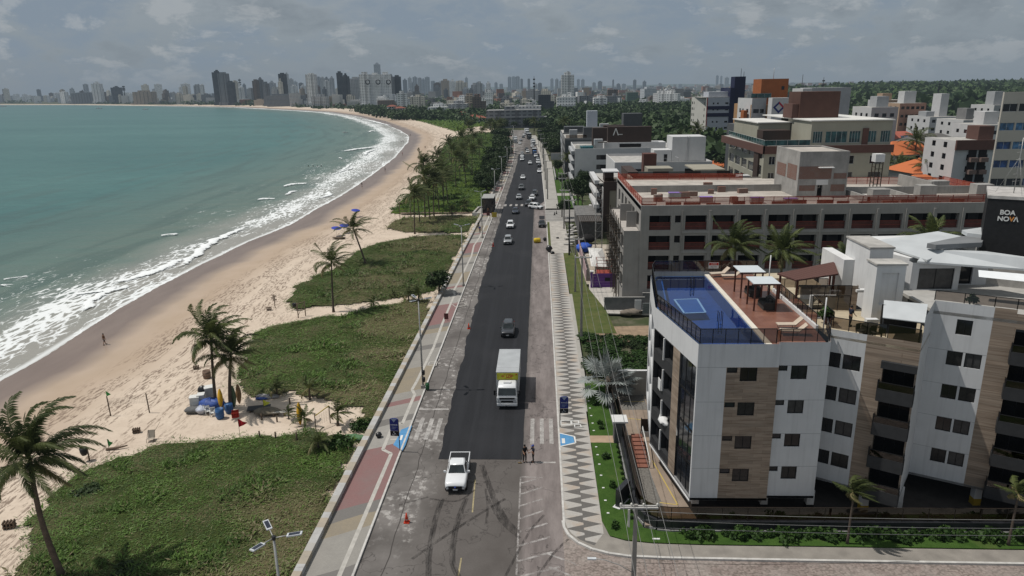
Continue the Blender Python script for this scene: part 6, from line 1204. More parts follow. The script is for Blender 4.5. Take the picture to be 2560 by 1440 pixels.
# parapet inside faces / terrace floors
MB().prism([D0,D1,D2,D3,E0,(30.5,58),(21.8,58)],14.3,14.5).build('terrace_floor',mat('terrace_tan',(.42,.36,.26),.7,.12,1.5),B)
MB().prism([E0,E1,E2,E3,(46,50.2),(46,69.8),(30.2,69.8)],15.95,16.2).build('upper_terrace_floor',mat('terrace_grey',(.35,.34,.32),.8,.12),B)
rail(B,[(E0[0]-.0,E0[1]+.1),(E1[0],E1[1]+.1),(E2[0],E2[1]+.1),(E3[0],E3[1]+.1)],17.0,.8,sp=1.7)
# stair well with black railings
st=MB()
for i in range(9): st.box(21.6,22.9,53.4+.3*i,53.7+.3*i,13.2+.17*i,13.36+.17*i)
st.build('stair',mat('stair_grey',(.14,.14,.14),.8,.1),B)
MB().box(21.25,21.45,52.4,63.0,14.3,15.0).build('stair_kerb_wall',m_white2,B)
rail(B,[(21.35,52.6),(21.35,63.0),(26.2,63.0)],15.0,.9,sp=1.,glass=True); rail(B,[(22.9,53.2),(23.0,57.8),(26.0,57.6)],14.5,1.35,sp=1.1); rail(B,[(21.6,57.6),(25.9,57.4)],15.9,.9,sp=1.2)
MB().box(22.9,26.3,58.2,58.4,14.5,15.7).build('terrace_wall',m_white2,B); MB().prism([(21.3,58.6),(26.4,58.4),(26.4,69.5),(21.3,69.2)],14.5,14.75).build('shelter_floor',mat('terrace_tan',(.42,.36,.26)),B)
tw=MB().wall((24.9,57.95),(26.5,57.55),14.5,16.7); tw.wall((26.5,57.55),(26.6,58),14.5,16.7); tw.build('timber_wall',m_timber,B)
# white stair towers, penthouse, roofs
def cap(x0,x1,y0,y1,z,m_,nm='roof_cap'): MB().box(x0-.08,x1+.08,y0-.08,y1+.08,z,z+.14).build(nm,m_,B)
m_roof=mat('roof_sheet_grey',(.45,.47,.48),.55,.1,.5,.35,streak=.0); m_roofd=mat('roof_sheet_dark',(.17,.175,.18),.6,.15,.6); m_slabd=mat('roof_concrete_worn',(.40,.385,.36),.9,.3,.8,fine=.4)
mp=MB(); mp.wall((26.35,54.5),(28.6,54.5),14.5,19.2,[(.45,1.75,16.0,18.6),(.45,1.75,14.6,15.5)],.12); mp.wall((28.6,54.5),(28.6,56.2),14.5,19.2); mp.wall((28.6,56.2),(26.35,56.2),14.5,19.2); mp.wall((26.35,56.2),(26.35,54.5),14.5,19.2); mp.quad((26.8,54.62,16.0),(28.1,54.62,16.0),(28.1,54.62,18.6),(26.8,54.62,18.6)); mp.quad((26.8,54.62,14.6),(28.1,54.62,14.6),(28.1,54.62,15.5),(26.8,54.62,15.5)); mp.build('stair_tower',m_white2,B); cap(26.35,28.6,54.5,56.2,19.2,m_slabd)
mp=MB(); mp.box(27.3,29.2,58.,62.6,14.5,19.75); mp.build('lift_tower',m_white2,B); cap(27.3,29.2,58.,62.6,19.75,m_slabd)
MB().box(26.4,27.29,60.6,65.5,14.5,18.2).build('side_wall',m_white2,B); MB().box(26.3,27.6,57.3,57.9,16.2,16.4).build('door_canopy',m_white2,B)
ph=MB(); ph.wall((30.9,58),(34.85,58),16.2,18.55,[(.6,3.5,16.25,18.05)],.2); ph.wall((34.85,58),(34.85,61.5),16.2,18.55); ph.wall((30.9,66),(30.9,58),14.4,18.55); ph.build('penthouse_wall',m_white,B); win(B,(30.9,58),(34.85,58),.6,3.5,16.25,18.05,.2,2,pm=m_curt2)
ph=MB(); ph.wall((34.9,59.5),(46,59.5),16.2,18.6,[(.5,1.9,16.25,18.3),(3.6,5.2,16.25,18.3)],.3); ph.build('penthouse_wall',m_white,B); win(B,(34.9,59.5),(46,59.5),.5,1.9,16.25,18.3,.3,1,pm=m_gl2); win(B,(34.9,59.5),(46,59.5),3.6,5.2,16.25,18.3,.3,1,pm=m_gl2)
r2=[G(a,b,z_) for a,b,z_ in ((2293,653,18.7),(2318,622,19.5),(2465,628,19.5),(2620,650,19.5),(2640,690,18.7),(2560,672,18.7))]
mbr=MB(); mbr.add([tuple(p) for p in r2]+[(p.x,p.y,p.z-.16) for p in r2],[(0,1,2,3,4,5)[::-1],(6,7,8,9,10,11)]+[(i,(i+1)%6,6+(i+1)%6,6+i) for i in range(6)]); mbr.build('roof',m_roof,B)
r1=[G(a,b,z_) for a,b,z_ in ((2178,603,19.0),(2345,578,19.6),(2440,598,19.6),(2318,650,18.9))]
mbr=MB(); mbr.add([tuple(p) for p in r1]+[(p.x,p.y,p.z-.16) for p in r1],[(3,2,1,0),(4,5,6,7)]+[(i,(i+1)%4,4+(i+1)%4,4+i) for i in range(4)]); mbr.build('roof',m_roof,B)
mw_=MB(); mw_.prism([(29.3,63),(31.1,59.),(37.5,61.),(37.5,68.5),(31,68)],14.4,18.7); mw_.build('upper_block',m_white2,B)
r3=[G(a,b,20.) for a,b in ((2318,608),(2405,590),(2462,592),(2455,606),(2340,612))]; MB().prism([tuple(p[:2]) for p in r3],19.6,20.).build('solar_roof',m_roofd,B)
r4=[G(a,b,20.3) for a,b in ((2405,575),(2470,566),(2468,588),(2418,582))]; MB().prism([tuple(p[:2]) for p in r4],20.0,20.3).build('roof_canopy',m_roof,B)
cn=[G(a,b,z_) for a,b,z_ in ((2446,675,18.55),(2640,692,18.55),(2640,712,18.2),(2447,692,18.2))]; MB().add([tuple(p) for p in cn],[(3,2,1,0)]).build('white_canopy',mat('canopy_white',(.70,.72,.73),.5,.04),B)
# sign tower
tx0,tx1,ty0,ty1=37.35,44.5,60.,66.5
TU=Vector((.866,-.5,0)); TV=Vector((.5,.866,0)); TP=Vector((tx0,ty0,0))
def tq(a,b): q=TP+TU*a+TV*b; return (q.x,q.y)
MB().prism([tq(-.1,-.1),tq(8,-.1),tq(8,6.5),tq(-.1,6.5)],16.2,18.62).build('tower_base',m_slabd,B)
T_=MB().prism([tq(0,0),tq(7.9,0),tq(7.9,6.4),tq(0,6.4)],18.62,23.55).build('sign_tower',mat('black_tiles',(.014,.014,.015),.6,.25,3.,fine=.3),B); MB().prism([tq(-.05,-.05),tq(7.95,-.05),tq(7.95,6.45),tq(-.05,6.45)],23.55,23.8).build('tower_top',mat('tower_top_worn',(.42,.40,.38),.9,.3,1.5,fine=.4),B)
m_let=mat('letter_white',(.58,.58,.56),.5,.03); m_leto=mat('letter_orange',(.55,.23,.06),.5,.03)
def on_face(px,py):
    d=ray(px,py); k=(TP.x*TV.x+TP.y*TV.y)/(d.x*TV.x+d.y*TV.y); return CP+d*k-TV*.03
def face_text(body,px,py,dx,m_):
    q=on_face(px,py)+TU*dx; text_mesh('lettering',body,.52,m_,T_,(q.x-16,q.y-49,q.z-.35),(math.pi/2,0,math.atan2(TU.y,TU.x)),.03,.014)
face_text('BOA',2519,532,0,m_let); face_text('NO',2519,548,-.30,m_let); face_text('V',2519,548,.27,m_leto); face_text('\u039b',2519,548,.57,m_let)
mbm=MB(); bx,by,bz=40.,61.,23.8; mbm.tube([(bx,by,bz),(bx,by,bz+4.6)],.035,5)
for a in range(3): mbm.tube([(bx,by,bz+3.),(bx+1.3*math.cos(a*2.1+.4),by+1.3*math.sin(a*2.1+.4),bz)],.012,4)
for k in range(6): mbm.tube([(bx-.3,by,bz+1+.6*k),(bx+.3,by,bz+1.05+.6*k)],.012,4)
o=mbm.build('aerial_mast',m_galv); tag(o,'lattice aerial mast on the black sign tower','aerial')
# awning over the terrace
aw=[(25.3,50.55,16.25),(27.75,49.35,16.25),(28.9,51.4,17.0),(26.2,52.5,17.0)]
MB().add(aw+[(x,y,z-.06) for x,y,z in aw],[(0,1,2,3),(7,6,5,4),(0,4,5,1),(1,5,6,2),(2,6,7,3),(3,7,4,0)]).build('awning',m_roof,B)
for _p in ((25.4,50.6),(27.6,49.5)): MB().tube([(*_p,14.5),(*_p,16.2)],.06,6).build('awning_post',m_blk,B)
MB().box(25.9,28.6,51.9,52.1,14.5,16.8).build('awning_shadow_panel',m_blk,B)  # solid black slab stands in for the shade under the awning
MB().cbox((25.9,53.4,14.5),(.9,.45,.7)).build('air_conditioner',m_white2,B)
# roof furniture -----------------------------------------------------------
m_pst=mat('pergola_post',(.085,.03,.02),.6,.1); m_sofa=mat('sofa_grey',(.045,.043,.040),.85,.15,4.); m_lou=mat('lounger_fabric',(.46,.385,.31),.85,.08)
def pergola(cx,cy,w_,d_,label):
    r=empty('pergola',(cx,cy,14.72),.0,label,'pergola')
    for x in (-w_/2+.2,w_/2-.2):
        for y in (-d_/2+.2,d_/2-.2): MB().cbox((x,y,0),(.12,.12,2.35)).build('post',m_pst,r,org=(0,0,0))
    MB().box(-w_/2,w_/2,-d_/2,d_/2,2.35,2.42).build('canopy',mat('pergola_canopy',(.52,.56,.58),.5,.04),r,org=(0,0,0)); MB().box(-w_/2-.03,w_/2+.03,-d_/2-.04,-d_/2-.005,2.29,2.42).build('fascia',m_pst,r,org=(0,0,0))
    s=empty('outdoor_sofa',(cx+.45,cy,14.72),0,'grey cushioned sofa under '+('the far' if 'farther' in label else 'the near')+' rooftop pergola','sofa')
    MB().cbox((0,0,.0),(1.0,1.7,.42)).build('seat',m_sofa,s,org=(0,0,0)); MB().cbox((.42,0,.42),(.25,1.7,.45)).build('backrest',m_sofa,s,org=(0,0,0)); MB().cbox((0,-.78,.42),(.9,.15,.22)).cbox((0,.78,.42),(.9,.15,.22)).build('armrests',m_sofa,s,org=(0,0,0)); MB().cbox((.2,.35,.42),(.18,.5,.4),.2).cbox((.2,-.35,.42),(.18,.5,.4),-.1).build('cushions',m_sofa,s,org=(0,0,0))
pc=[G(a,b,17.1) for a,b in ((1828,665),(1893,662),(1918,682),(1855,684))]; c_=sum(pc,Vector())/4; pergola(c_.x,c_.y,2.2,2.5,'farther of two flat roofed white pergolas on the pool deck')
pc=[G(a,b,17.1) for a,b in ((1860,692),(1928,690),(1957,711),(1888,713))]; c_=sum(pc,Vector())/4; pergola(c_.x,c_.y,2.2,2.4,'nearer of two flat roofed white pergolas on the pool deck')
def lounger(x,y,rz,label):
    r=empty('sun_lounger',(x,y,14.72),rz,label,'sun lounger','sun loungers on the pool deck'); MB().cbox((-.3,0,.32),(1.4,.65,.07)).build('seat',m_lou,r,org=(0,0,0)); b=MB().cbox((.36,0,0),(.75,.65,.06)).build('backrest',m_lou,r,org=(0,0,0)); b.location=(.38,0,.36); b.rotation_euler=(0,-.75,0)
    for x_ in (-.85,.3):
        for y_ in (-.27,.27): MB().cbox((x_,y_,0),(.05,.05,.32)).build('leg',m_lou,r,org=(0,0,0))
for a,b,rz,lab in ((1975,812,0,'beige sun lounger near the front railing, upper of two'),(1985,828,-.1,'beige sun lounger near the front railing, lower of two'),(1800,684,.2,'beige sun lounger at the far end of the deck, left of two'),(1830,690,.0,'beige sun lounger at the far end of the deck, beside the pergola')):
    q=G(a,b,15.); lounger(q.x,q.y,rz,lab)
q=G(1788,661,15.9); o=MB().box(q.x-.5,q.x+.5,69.0,69.03,15.35,15.95).build('warning_sign',m_white2); tag(o,'small white sign with red header on the far pool fence','sign')
MB().box(q.x-.46,q.x+.46,68.985,68.999,15.68,15.92).build('red_header',m_rdp,o,org=(0,0,0)); text_mesh('lettering','AVISO',.2,m_whp,o,(q.x,68.98,15.8),(math.pi/2,0,0),.002); text_mesh('lettering','PISCINA',.17,m_blk,o,(q.x,68.995,15.5),(math.pi/2,0,0),.002)
# tiled shelter
t=NT('clay_tiles_brown'); v=t.pos(); w1=t.N('TexWave',inp={'Vector':t.mapping(v,(1.,1.,1.),(0,0,-.5)),'Scale':1.6,'Distortion':.2}).outputs['Fac']; w2=t.N('TexWave',bands_direction='Y',inp={'Vector':t.mapping(v,(1.,1.,1.),(0,0,-.5)),'Scale':1.}).outputs['Fac']
c=t.mix(t.math('MULTIPLY',w1,.6),(.115,.055,.045),(.05,.024,.022)); c=t.mix(t.math('MULTIPLY',t.step(w2,.8,1.),.5),c,(.16,.09,.075)); m_tile=t.done(t.bsdf(c,.8,.2,normal=t.bump(w1,.6,.08)))
r=empty('tiled_shelter',(24,61.5,14.75),0,'brown tiled roof shelter with bar counter behind the pergolas','shelter')
tr_=[G(1943,683,17.1),G(2086,654,17.5),G(2096,684,17.2),G(1990,700,16.9)]; MB().add([tuple(p) for p in tr_]+[(p.x,p.y,p.z-.14) for p in tr_],[(3,2,1,0),(4,5,6,7)]+[(i,(i+1)%4,4+(i+1)%4,4+i) for i in range(4)]).build('tiled_roof',m_tile,r)
for p in tr_: 
    d=(Vector((24.2,61.4,0))-Vector((p.x,p.y,0))).normalized()*.35; MB().cbox((p.x+d.x,p.y+d.y,14.75),(.16,.16,p.z-14.9)).build('post',m_pst,r)
MB().box(23.0,25.6,60.2,60.9,14.75,15.75).build('counter',m_white2,r); MB().box(22.9,25.7,60.1,61.0,15.75,15.82).build('countertop',m_slabd,r)
q=YP(2130,815,53.6); person('person in dark clothes standing on the roof terrace by the timber wall',(24.35,53.6,14.5),1.9,1.72,.1,((.12,.25,.8),(.1,.1,.4)),m_navy,m_black)
pt=copy_tree(sD,loc=(22.9,54.4,14.95),scale=1.9,label='yellow green potted palm on the roof terrace'); pt['category']='plant'; o=MB().lathe([(.22,0),(.32,.5),(.28,.52)],(22.9,54.4,14.5),12).build('plant_pot',m_tile); tag(o,'dark plant pot holding the terrace palm','pot')
pt=copy_tree(sD,loc=(33.6,53.6,16.2+.2),scale=1.5,label='small potted plant on the upper terrace by the penthouse window')
for x,y,lab in ((25.1,52.0,'dark terrace table by the front railing'),):
    r=empty('terrace_table',(x,y,14.5),.3,lab,'table'); MB().cbox((0,0,.7),(1.1,.8,.05)).build('tabletop',m_sofa,r,org=(0,0,0)); MB().cbox((-.45,0,0),(.06,.6,.7)).cbox((.45,0,0),(.06,.6,.7)).build('legs',m_sofa,r,org=(0,0,0))
for i,(x,y) in enumerate(((24.3,51.6),(24.9,51.1))):
    r=empty('terrace_chair',(x,y,14.5),.5+i,['left','right'][i]+' of the two dark wicker chairs at the terrace table','chair'); MB().cbox((0,0,.3),(.5,.5,.12)).build('seat',m_sofa,r,org=(0,0,0)); MB().cbox((0,.24,.42),(.5,.06,.45)).build('backrest',m_sofa,r,org=(0,0,0))
    for a in (-.2,.2):
        for b in (-.2,.2): MB().cbox((a,b,0),(.05,.05,.3)).build('leg',m_sofa,r,org=(0,0,0))
for x,y,z0,z1 in ((20.7,62.5,14.7,18.2),(21.75,52.2,14.5,17.3)): o=MB().tube([(x,y,z0),(x,y,z1)],.05,6).build('white_pole',m_white2); tag(o,'slim white pole beside the far pergola' if y>60 else 'slim white pole at the corner of the roof terrace','pole')
# ------------------------------------------------------------------ boundary wall, fence, gate, sign
m_gran=mat('dark_granite_wall',(.020,.021,.024),.35,.3,1.5,.5,streak=.0); m_brg=glass_clear('brown_glass',(.20,.155,.115),.2)
bl=[(7.45,71.5),(7.55,62.4)]; bl2=[(7.7,60.9),(7.6,50.6),(7.75,49.2),(8.15,48.2),(8.9,47.6),(9.9,47.45),(60,47.75)]
for pts,lab in ((bl,'dark granite boundary wall beyond the gate pillar'),(bl2,'dark granite boundary wall curving round the corner with brown glass fence')):
    r=empty('boundary_wall',(pts[0][0],pts[0][1],0),0,lab,'wall'); m1=MB()
    for p,q_ in zip(pts[:-1],pts[1:]): m1.seg(p,q_,.42,0,.98,0,-.02)
    m1.build('wall',m_gran,r); m1=MB()
    for p,q_ in zip(pts[:-1],pts[1:]): m1.seg(p,q_,.10,.0,.28,0,.27)
    m1.build('plinth',mat('plinth_pale',(.22,.22,.215),.8,.15),r); rail(r,pts,.98,1.15,mat('fence_frame_brown',(.035,.026,.02),.5,.1),m_brg,sp=1.9,name='glass_fence')
r=empty('gate_pillar',(7.4,61.6,.15),0,'grey gate pillar with an oversailing white cap beside the garden path','gate pillar'); MB().box(6.95,8.0,61.05,62.3,.1,2.35).build('pillar',mat('pillar_grey',(.10,.10,.10),.8,.15,2.),r); MB().box(6.75,8.2,60.9,62.45,2.35,2.5).build('cap',m_white2,r)
r=empty('garden_steps',(9,59,.35),0,'red garden steps with a white handrail inside the gate','steps'); m1=MB()
for i in range(8): m1.box(8.55,9.55,56.2+.62*i,56.82+.62*i-.003,.2,.45+.1*i)
m1.build('treads',mat('red_tread',(.20,.085,.06),.8,.15),r); MB().tube([(9.6,56.2,1.1),(9.6,61.1,1.95)],.05,6).tube([(9.6,56.2,.3),(9.6,56.2,1.1)],.04,6).tube([(9.6,61.1,.9),(9.6,61.1,1.95)],.04,6).build('handrail',m_whp,r)
r=empty('yard_gate',(9.9,62.3,.35),0,'dark brown boarded gate across the yard steps','gate'); MB().box(9.65,11.4,62.1,62.2,.9,2.2).build('boards',mat('gate_brown',(.045,.028,.02),.6,.2),r); MB().box(9.6,9.65,62.05,62.25,.35,2.3).box(11.4,11.45,62.05,62.25,.35,2.3).build('posts',m_blk,r); MB().box(9.65,11.5,62.0,62.15,.35,.9).build('gate_base',m_white2,r)
r=empty('yard_wall',(10.5,71.8,.0),0,'cream wall closing the back of the yard behind the silver palm','wall'); MB().box(7.6,12.6,71.6,71.85,0,3.2).build('wall',mat('wall_cream',(.33,.315,.285),.85,.1,.5,streak=.2),r); MB().box(7.5,12.7,71.55,71.9,3.2,3.28).build('coping',m_white2,r)
r=empty('name_sign',(6.6,51.1,.17),0,'black monolith sign slab standing on the strip lawn','sign'); o=MB().seg((6.15,50.35),(7.15,52.0),.42,.17,1.75).build('slab',m_gran,r); m1=MB()
for k in range(3): m1.lathe([(0,-.05),(.09,-.04),(.09,.04),(0,.05)],(6.25+.17*k+.2,51.1+.28*k,1.62),10,axis='x')
m1.build('raised_letters',m_whp,r); MB().seg((6.0,50.2),(7.25,52.1),.62,.15,.2).build('base',m_white2,r)
for i,(y,x) in enumerate([(70.5,5.15),(68.7,5.17),(66.9,5.18),(65.2,5.2),(63.6,5.2),(60.3,5.18),(58.8,5.2),(57.1,5.22),(55.2,5.22),(53.2,5.24),(51.3,5.25),(49.5,5.3)]):
    o=MB().cbox((x,y,.16),(.2,.16,.06)).build('ground_light',m_whp); tag(o,'small white ground marker along the mosaic edge of the strip lawn','ground light','ground markers along the strip lawn')
o=MB().cbox((8.6,46.2,.16),(.55,.16,.06)).build('ground_light',m_whp); tag(o,'white ground marker alone on the corner lawn','ground light')
o=MB().lathe([(.35,.0),(.4,.02),(.4,.04),(0,.045)],(1.3,41.7,.0),14).build('manhole_cover',m_dkm); tag(o,'dark manhole cover at the end of the hatched marking','manhole')
o=MB().cbox((6.55,53.0+3,.0),(.0,.0,.0)) if 0 else None
# ================================================================== OTHER BUILDINGS
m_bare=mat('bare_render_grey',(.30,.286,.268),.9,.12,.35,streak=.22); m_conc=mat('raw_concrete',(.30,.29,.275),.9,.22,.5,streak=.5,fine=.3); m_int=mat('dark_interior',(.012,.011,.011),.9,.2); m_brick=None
t=NT('red_hollow_brick'); v=t.obj(); x,y,z=t.sep(v); br=t.N('TexBrick',inp={'Vector':t.comb(t.math('MULTIPLY',t.math('ADD',x,y),3.2),t.math('MULTIPLY',z,3.2),0.),'Color1':(.20,.075,.05,1),'Color2':(.15,.055,.04,1),'Mortar':(.2,.17,.15,1),'Scale':1.,'Mortar Size':.05}).outputs[0]; m_brick=t.done(t.bsdf(t.mix(t.math('MULTIPLY',t.step(t.noise(v,.9,4.),.5,.75),.4),br,(.2,.18,.16)),.9,.1))
t=NT('orange_safety_net'); v=t.obj(); n=t.noise(v,.8,4.); cc=t.mix(t.step(n,.3,.7),(.30,.055,.03),(.42,.10,.06)); m_onet=t.done(t.N('MixShader',inp={0:.62,1:t.N('BsdfTransparent').outputs[0],2:t.bsdf(cc,.8,.1)}).outputs[0],False)
m_onets=mat('red_shade_net',(.10,.036,.029),.85,.25,1.5); m_redst=mat('red_steel',(.25,.05,.035),.7,.2,2.)
m_scaf=mat('scaffold_brown',(.055,.042,.03),.8,.2)
def win1(root,p,q,s0,s1,z0,z1,depth=.15,fm=None,gm=None,name='window',panes=2):
    dx,dy=q[0]-p[0],q[1]-p[1]; L=math.hypot(dx,dy); ux,uy=dx/L,dy/L; nx,ny=uy,-ux; dd=depth*.8; P=lambda a,z,d:(p[0]+ux*a-nx*d,p[1]+uy*a-ny*d,z); mb=MB()
    mb.quad(P(s0,z0,dd),P(s1,z0,dd),P(s1,z1,dd),P(s0,z1,dd),1); w_=.06
    def bar(a,b,c,d): mb.quad(P(a,c,dd-.03),P(b,c,dd-.03),P(b,d,dd-.03),P(a,d,dd-.03),0)
    bar(s0,s0+w_,z0,z1); bar(s1-w_,s1,z0,z1); bar(s0+w_,s1-w_,z0,z0+w_); bar(s0+w_,s1-w_,z1-w_,z1)
    for k in range(1,panes): a=s0+(s1-s0)*k/panes; bar(a-.03,a+.03,z0+w_,z1-w_)
    return mb.build(name,[fm or m_blk,gm or WR.choice([m_gl,m_gl2,m_gl2])],root)
def fac(root,p,q,z0,z1,m_,cols,rows,wf=None,depth=.18,name='wall',fm=None,gm=None,panes=2,wname='window'):
    """cols: list of (s0,s1); rows: list of (z0,z1)"""
    holes=[(a,b,c,d) for c,d in rows for a,b in cols]; mb=MB(); mb.wall(p,q,z0,z1,holes,depth); mb.build(name,m_,root)
    for h in holes: win1(root,p,q,*h,depth=depth,fm=fm,gm=gm,panes=panes,name=wname)
def cols(L,n,w,m=None):
    g=(L-n*w)/(n+1) if m is None else None
    if m is None: return [(g+(w+g)*i,g+(w+g)*i+w) for i in range(n)]
    st=(L-2*m-w)/max(1,n-1); return [(m+st*i,m+st*i+w) for i in range(n)]
def rows(z0,n,h,sill,wh): return [(z0+h*i+sill,z0+h*i+sill+wh) for i in range(n)]
def bldg(label,x,y,z=0,cat='building',name='apartment_building'): return empty(name,(x,y,z),0,label,cat)
def plain(root,pts,z0,z1,m_,name='wall'):
    mb=MB(); 
    for p,q in zip(pts,pts[1:]): mb.wall(p,q,z0,z1)
    return mb.build(name,m_,root)
def bx(root,x0,x1,y0,y1,z0,z1,m_,name): return MB().box(x0,x1,y0,y1,z0,z1).build(name,m_,root)
def parapet(root,x0,x1,y0,y1,z,h,m_,w=.2,name='parapet'):
    mb=MB(); mb.box(x0,x1,y0,y0+w,z,z+h).box(x0,x1,y1-w,y1,z,z+h).box(x0,x0+w,y0+w,y1-w,z,z+h).box(x1-w,x1,y0+w,y1-w,z,z+h); return mb.build(name,m_,root)
# ---- unfinished block
K=bldg('long unfinished grey block with open bays and orange netting along the roof',38,106,name='unfinished_building')
Yf=106.; X0,X1=15.2,72.; tops=[14.15,11.05,7.95,4.85]
op=[(16.5,19.75,1),(20.35,21.25,0)]+[(21.9+4.12*i,25.15+4.12*i,1) for i in range(12)]
mb=MB(); holes=[]
for zt in tops:
    for a,b,big_ in op: holes.append((a-X0,b-X0,zt-2.25 if big_ else zt-1.1,zt))
mb.wall((X0,Yf),(X1,Yf),0,15.55,holes,.9); mb.build('front_wall',m_bare,K)
b2=MB(); b2.box(X0+.3,X1-.3,Yf+4.0,Yf+4.2,0,15.2); b2.build('inner_wall',m_int,K)  # near-black back wall: shade inside the open bays put into its colour
fl_=MB()
for zt in tops: fl_.box(X0+.3,X1-.3,Yf+.91,Yf+4.0,zt-2.55,zt-2.3); fl_.box(X0+.3,X1-.3,Yf+.91,Yf+4.0,zt+.03,zt+.3)
fl_.build('floor_slabs',m_conc,K)
fins=MB()
for i in range(13): x=21.9+4.12*i-.43; fins.box(x-.16 if i%2 else x-.05,x+.16 if i%2 else x+.05,Yf-.14,Yf-.002,0,14.9)
fins.build('columns',m_bare,K); bd=MB()
for zt in tops: bd.box(X0+6.3,X1,Yf-.10,Yf-.003,zt-2.72,zt-2.42)
bd.build('slab_edges',mat('render_grey_light',(.32,.31,.295),.9,.1,.4,streak=.3),K)
for zt in tops:
    for a,b,big_ in op:
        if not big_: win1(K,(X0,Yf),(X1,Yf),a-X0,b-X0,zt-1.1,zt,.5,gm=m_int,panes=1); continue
        o=MB().quad((a,Yf+.35,zt-2.25),(b,Yf+.35,zt-2.25),(b,Yf+.35,zt-1.12),(a,Yf+.35,zt-1.12)).build('safety_net',m_onets,K)
        MB().box(a,b,Yf+.31,Yf+.345,zt-1.15,zt-1.09).box(a,b,Yf+.31,Yf+.345,zt-1.75,zt-1.70).build('guard_rail',m_redst,o,org=tuple(K.location))
        # partial inner partition that catches light
        if WR.random()<.6: xx=a+(b-a)*WR.uniform(.25,.6); MB().quad((xx,Yf+2.2,zt-2.25),(b,Yf+2.2,zt-2.25),(b,Yf+2.2,zt-.05),(xx,Yf+2.2,zt-.05)).build('partition',mat('partition_dim',(.07,.068,.065),.9,.15),K)
# left end, lower terrace wing
sw=MB(); sw.wall((X0,140),(X0,Yf),0,15.55,[(3.+5.2*i,6.+5.2*i,zt-2.2,zt) for i in range(6) for zt in tops],.8); sw.build('end_wall',m_bare,K)
wing=MB(); wing.wall((12.7,Yf+.12),(X0,Yf+.12),0,11.85); wing.wall((12.7,128),(12.7,Yf+.12),0,11.85,[(1.+4.4*i,4.2+4.4*i,zt-2.2,zt) for i in range(5) for zt in tops[1:]],.8); wing.wall((X0,128),(12.7,128),0,11.85); wing.build('terrace_wing',m_bare,K); bx(K,12.9,X0-.05,Yf+.3,127.8,11.4,11.6,mat('screed_pale',(.42,.39,.36),.9,.2,.6,fine=.3),'wing_terrace')
bx(K,13.6,15.1,110.4,110.6,11.6,14.1,m_bare,'screen_wall'); bx(K,13.2,15.1,116,116.2,11.6,14.4,m_bare,'screen_wall')
sc_=MB()
for k in range(7):
    y=107+2.6*k; sc_.box(12.2,12.32,y,y+.14,0,13.2).box(11.85,11.95,y+.8,y+.9,0,12.6)
    for zt in tops[1:]: sc_.box(11.4,12.65,y+.2,y+.35,zt+.15,zt+.3)
for zt in tops[1:]: sc_.box(12.0,12.1,107,124,zt-.9,zt-.75)
sc_.build('timber_formwork',m_scaf,K)
m_rslab=mat('roof_slab_dusty',(.42,.385,.345),.9,.25,.4,fine=.4); bx(K,X0+.25,X1-.25,Yf+.25,141,15.0,15.25,m_rslab,'roof_slab'); 
pf=MB(); pf.box(X0,X1,Yf+.002,Yf+.25,15.55,15.7); pf.box(X0+.0,X0+.25,Yf+.25,141,14.9,15.7); pf.build('roof_edge',mat('render_grey_light',(.32,.31,.295)),K)
def netfence(p,q,z,h,n,label_part='net_fence'):
    mb=MB(); mb.quad((p[0],p[1],z),(q[0],q[1],z),(q[0],q[1],z+h),(p[0],p[1],z+h)); o=mb.build(label_part,m_onet,K); f_=MB()
    for i in range(n+1): a=i/n; f_.cbox((p[0]+(q[0]-p[0])*a,p[1]+(q[1]-p[1])*a,z),(.08,.08,h+.06))
    f_.seg(p,q,.06,z+h-.02,z+h+.05); f_.seg(p,q,.06,z+h*.45,z+h*.5); f_.build('fence_posts',m_redst,o,org=tuple(K.location))
netfence((X0+.1,Yf+.3),(X1,Yf+.3),15.7,1.1,26); netfence((X0+.12,Yf+.3),(X0+.12,140),15.7,1.1,14); netfence((X0+.2,140),(39,138),15.3,1.2,10); netfence((50,131),(X1,129),15.3,1.2,12); netfence((X1-.2,Yf+.4),(X1-.2,129),15.5,1.2,10)
RB=random.Random(8); mr=MB()
for i in range(34): x=RB.uniform(16,66); y=Yf+RB.choice([.9,1.0,RB.uniform(2,20)]); 
for i in range(16): MB().cbox((16.8+3.2*i+RB.uniform(-.4,.4),Yf+.75,15.25),(RB.uniform(1.4,2.6),.25,.55+RB.uniform(0,.5))).build('brick_kerb',m_brick,K)
for i in range(12): MB().cbox((RB.uniform(17,38),RB.uniform(109,132),15.25),(RB.uniform(.6,1.6),RB.uniform(.5,1.),RB.uniform(.3,1.1)),RB.uniform(-.2,.2)).build('brick_stack',m_brick,K)
for i,(x,y) in enumerate(((26,111),(33.5,110),(22,116),(38.2,108.6))):
    o=MB().cbox((x,y,15.25),(1.9,1.1,.9)).build('block_pallet',m_conc); tag(o,['pallet of blocks under a purple sheet, leftmost on the unfinished roof','pallet of blocks under a purple sheet, second on the unfinished roof','pale pallet farther back on the unfinished roof','pallet with purple sheet beside the concrete stair core'][i],'pallet')
    MB().cbox((x,y,16.15),(2.0,1.2,.07)).build('sheet',mat('purple_sheet',(.20,.13,.36),.7,.12),o,org=(0,0,0))
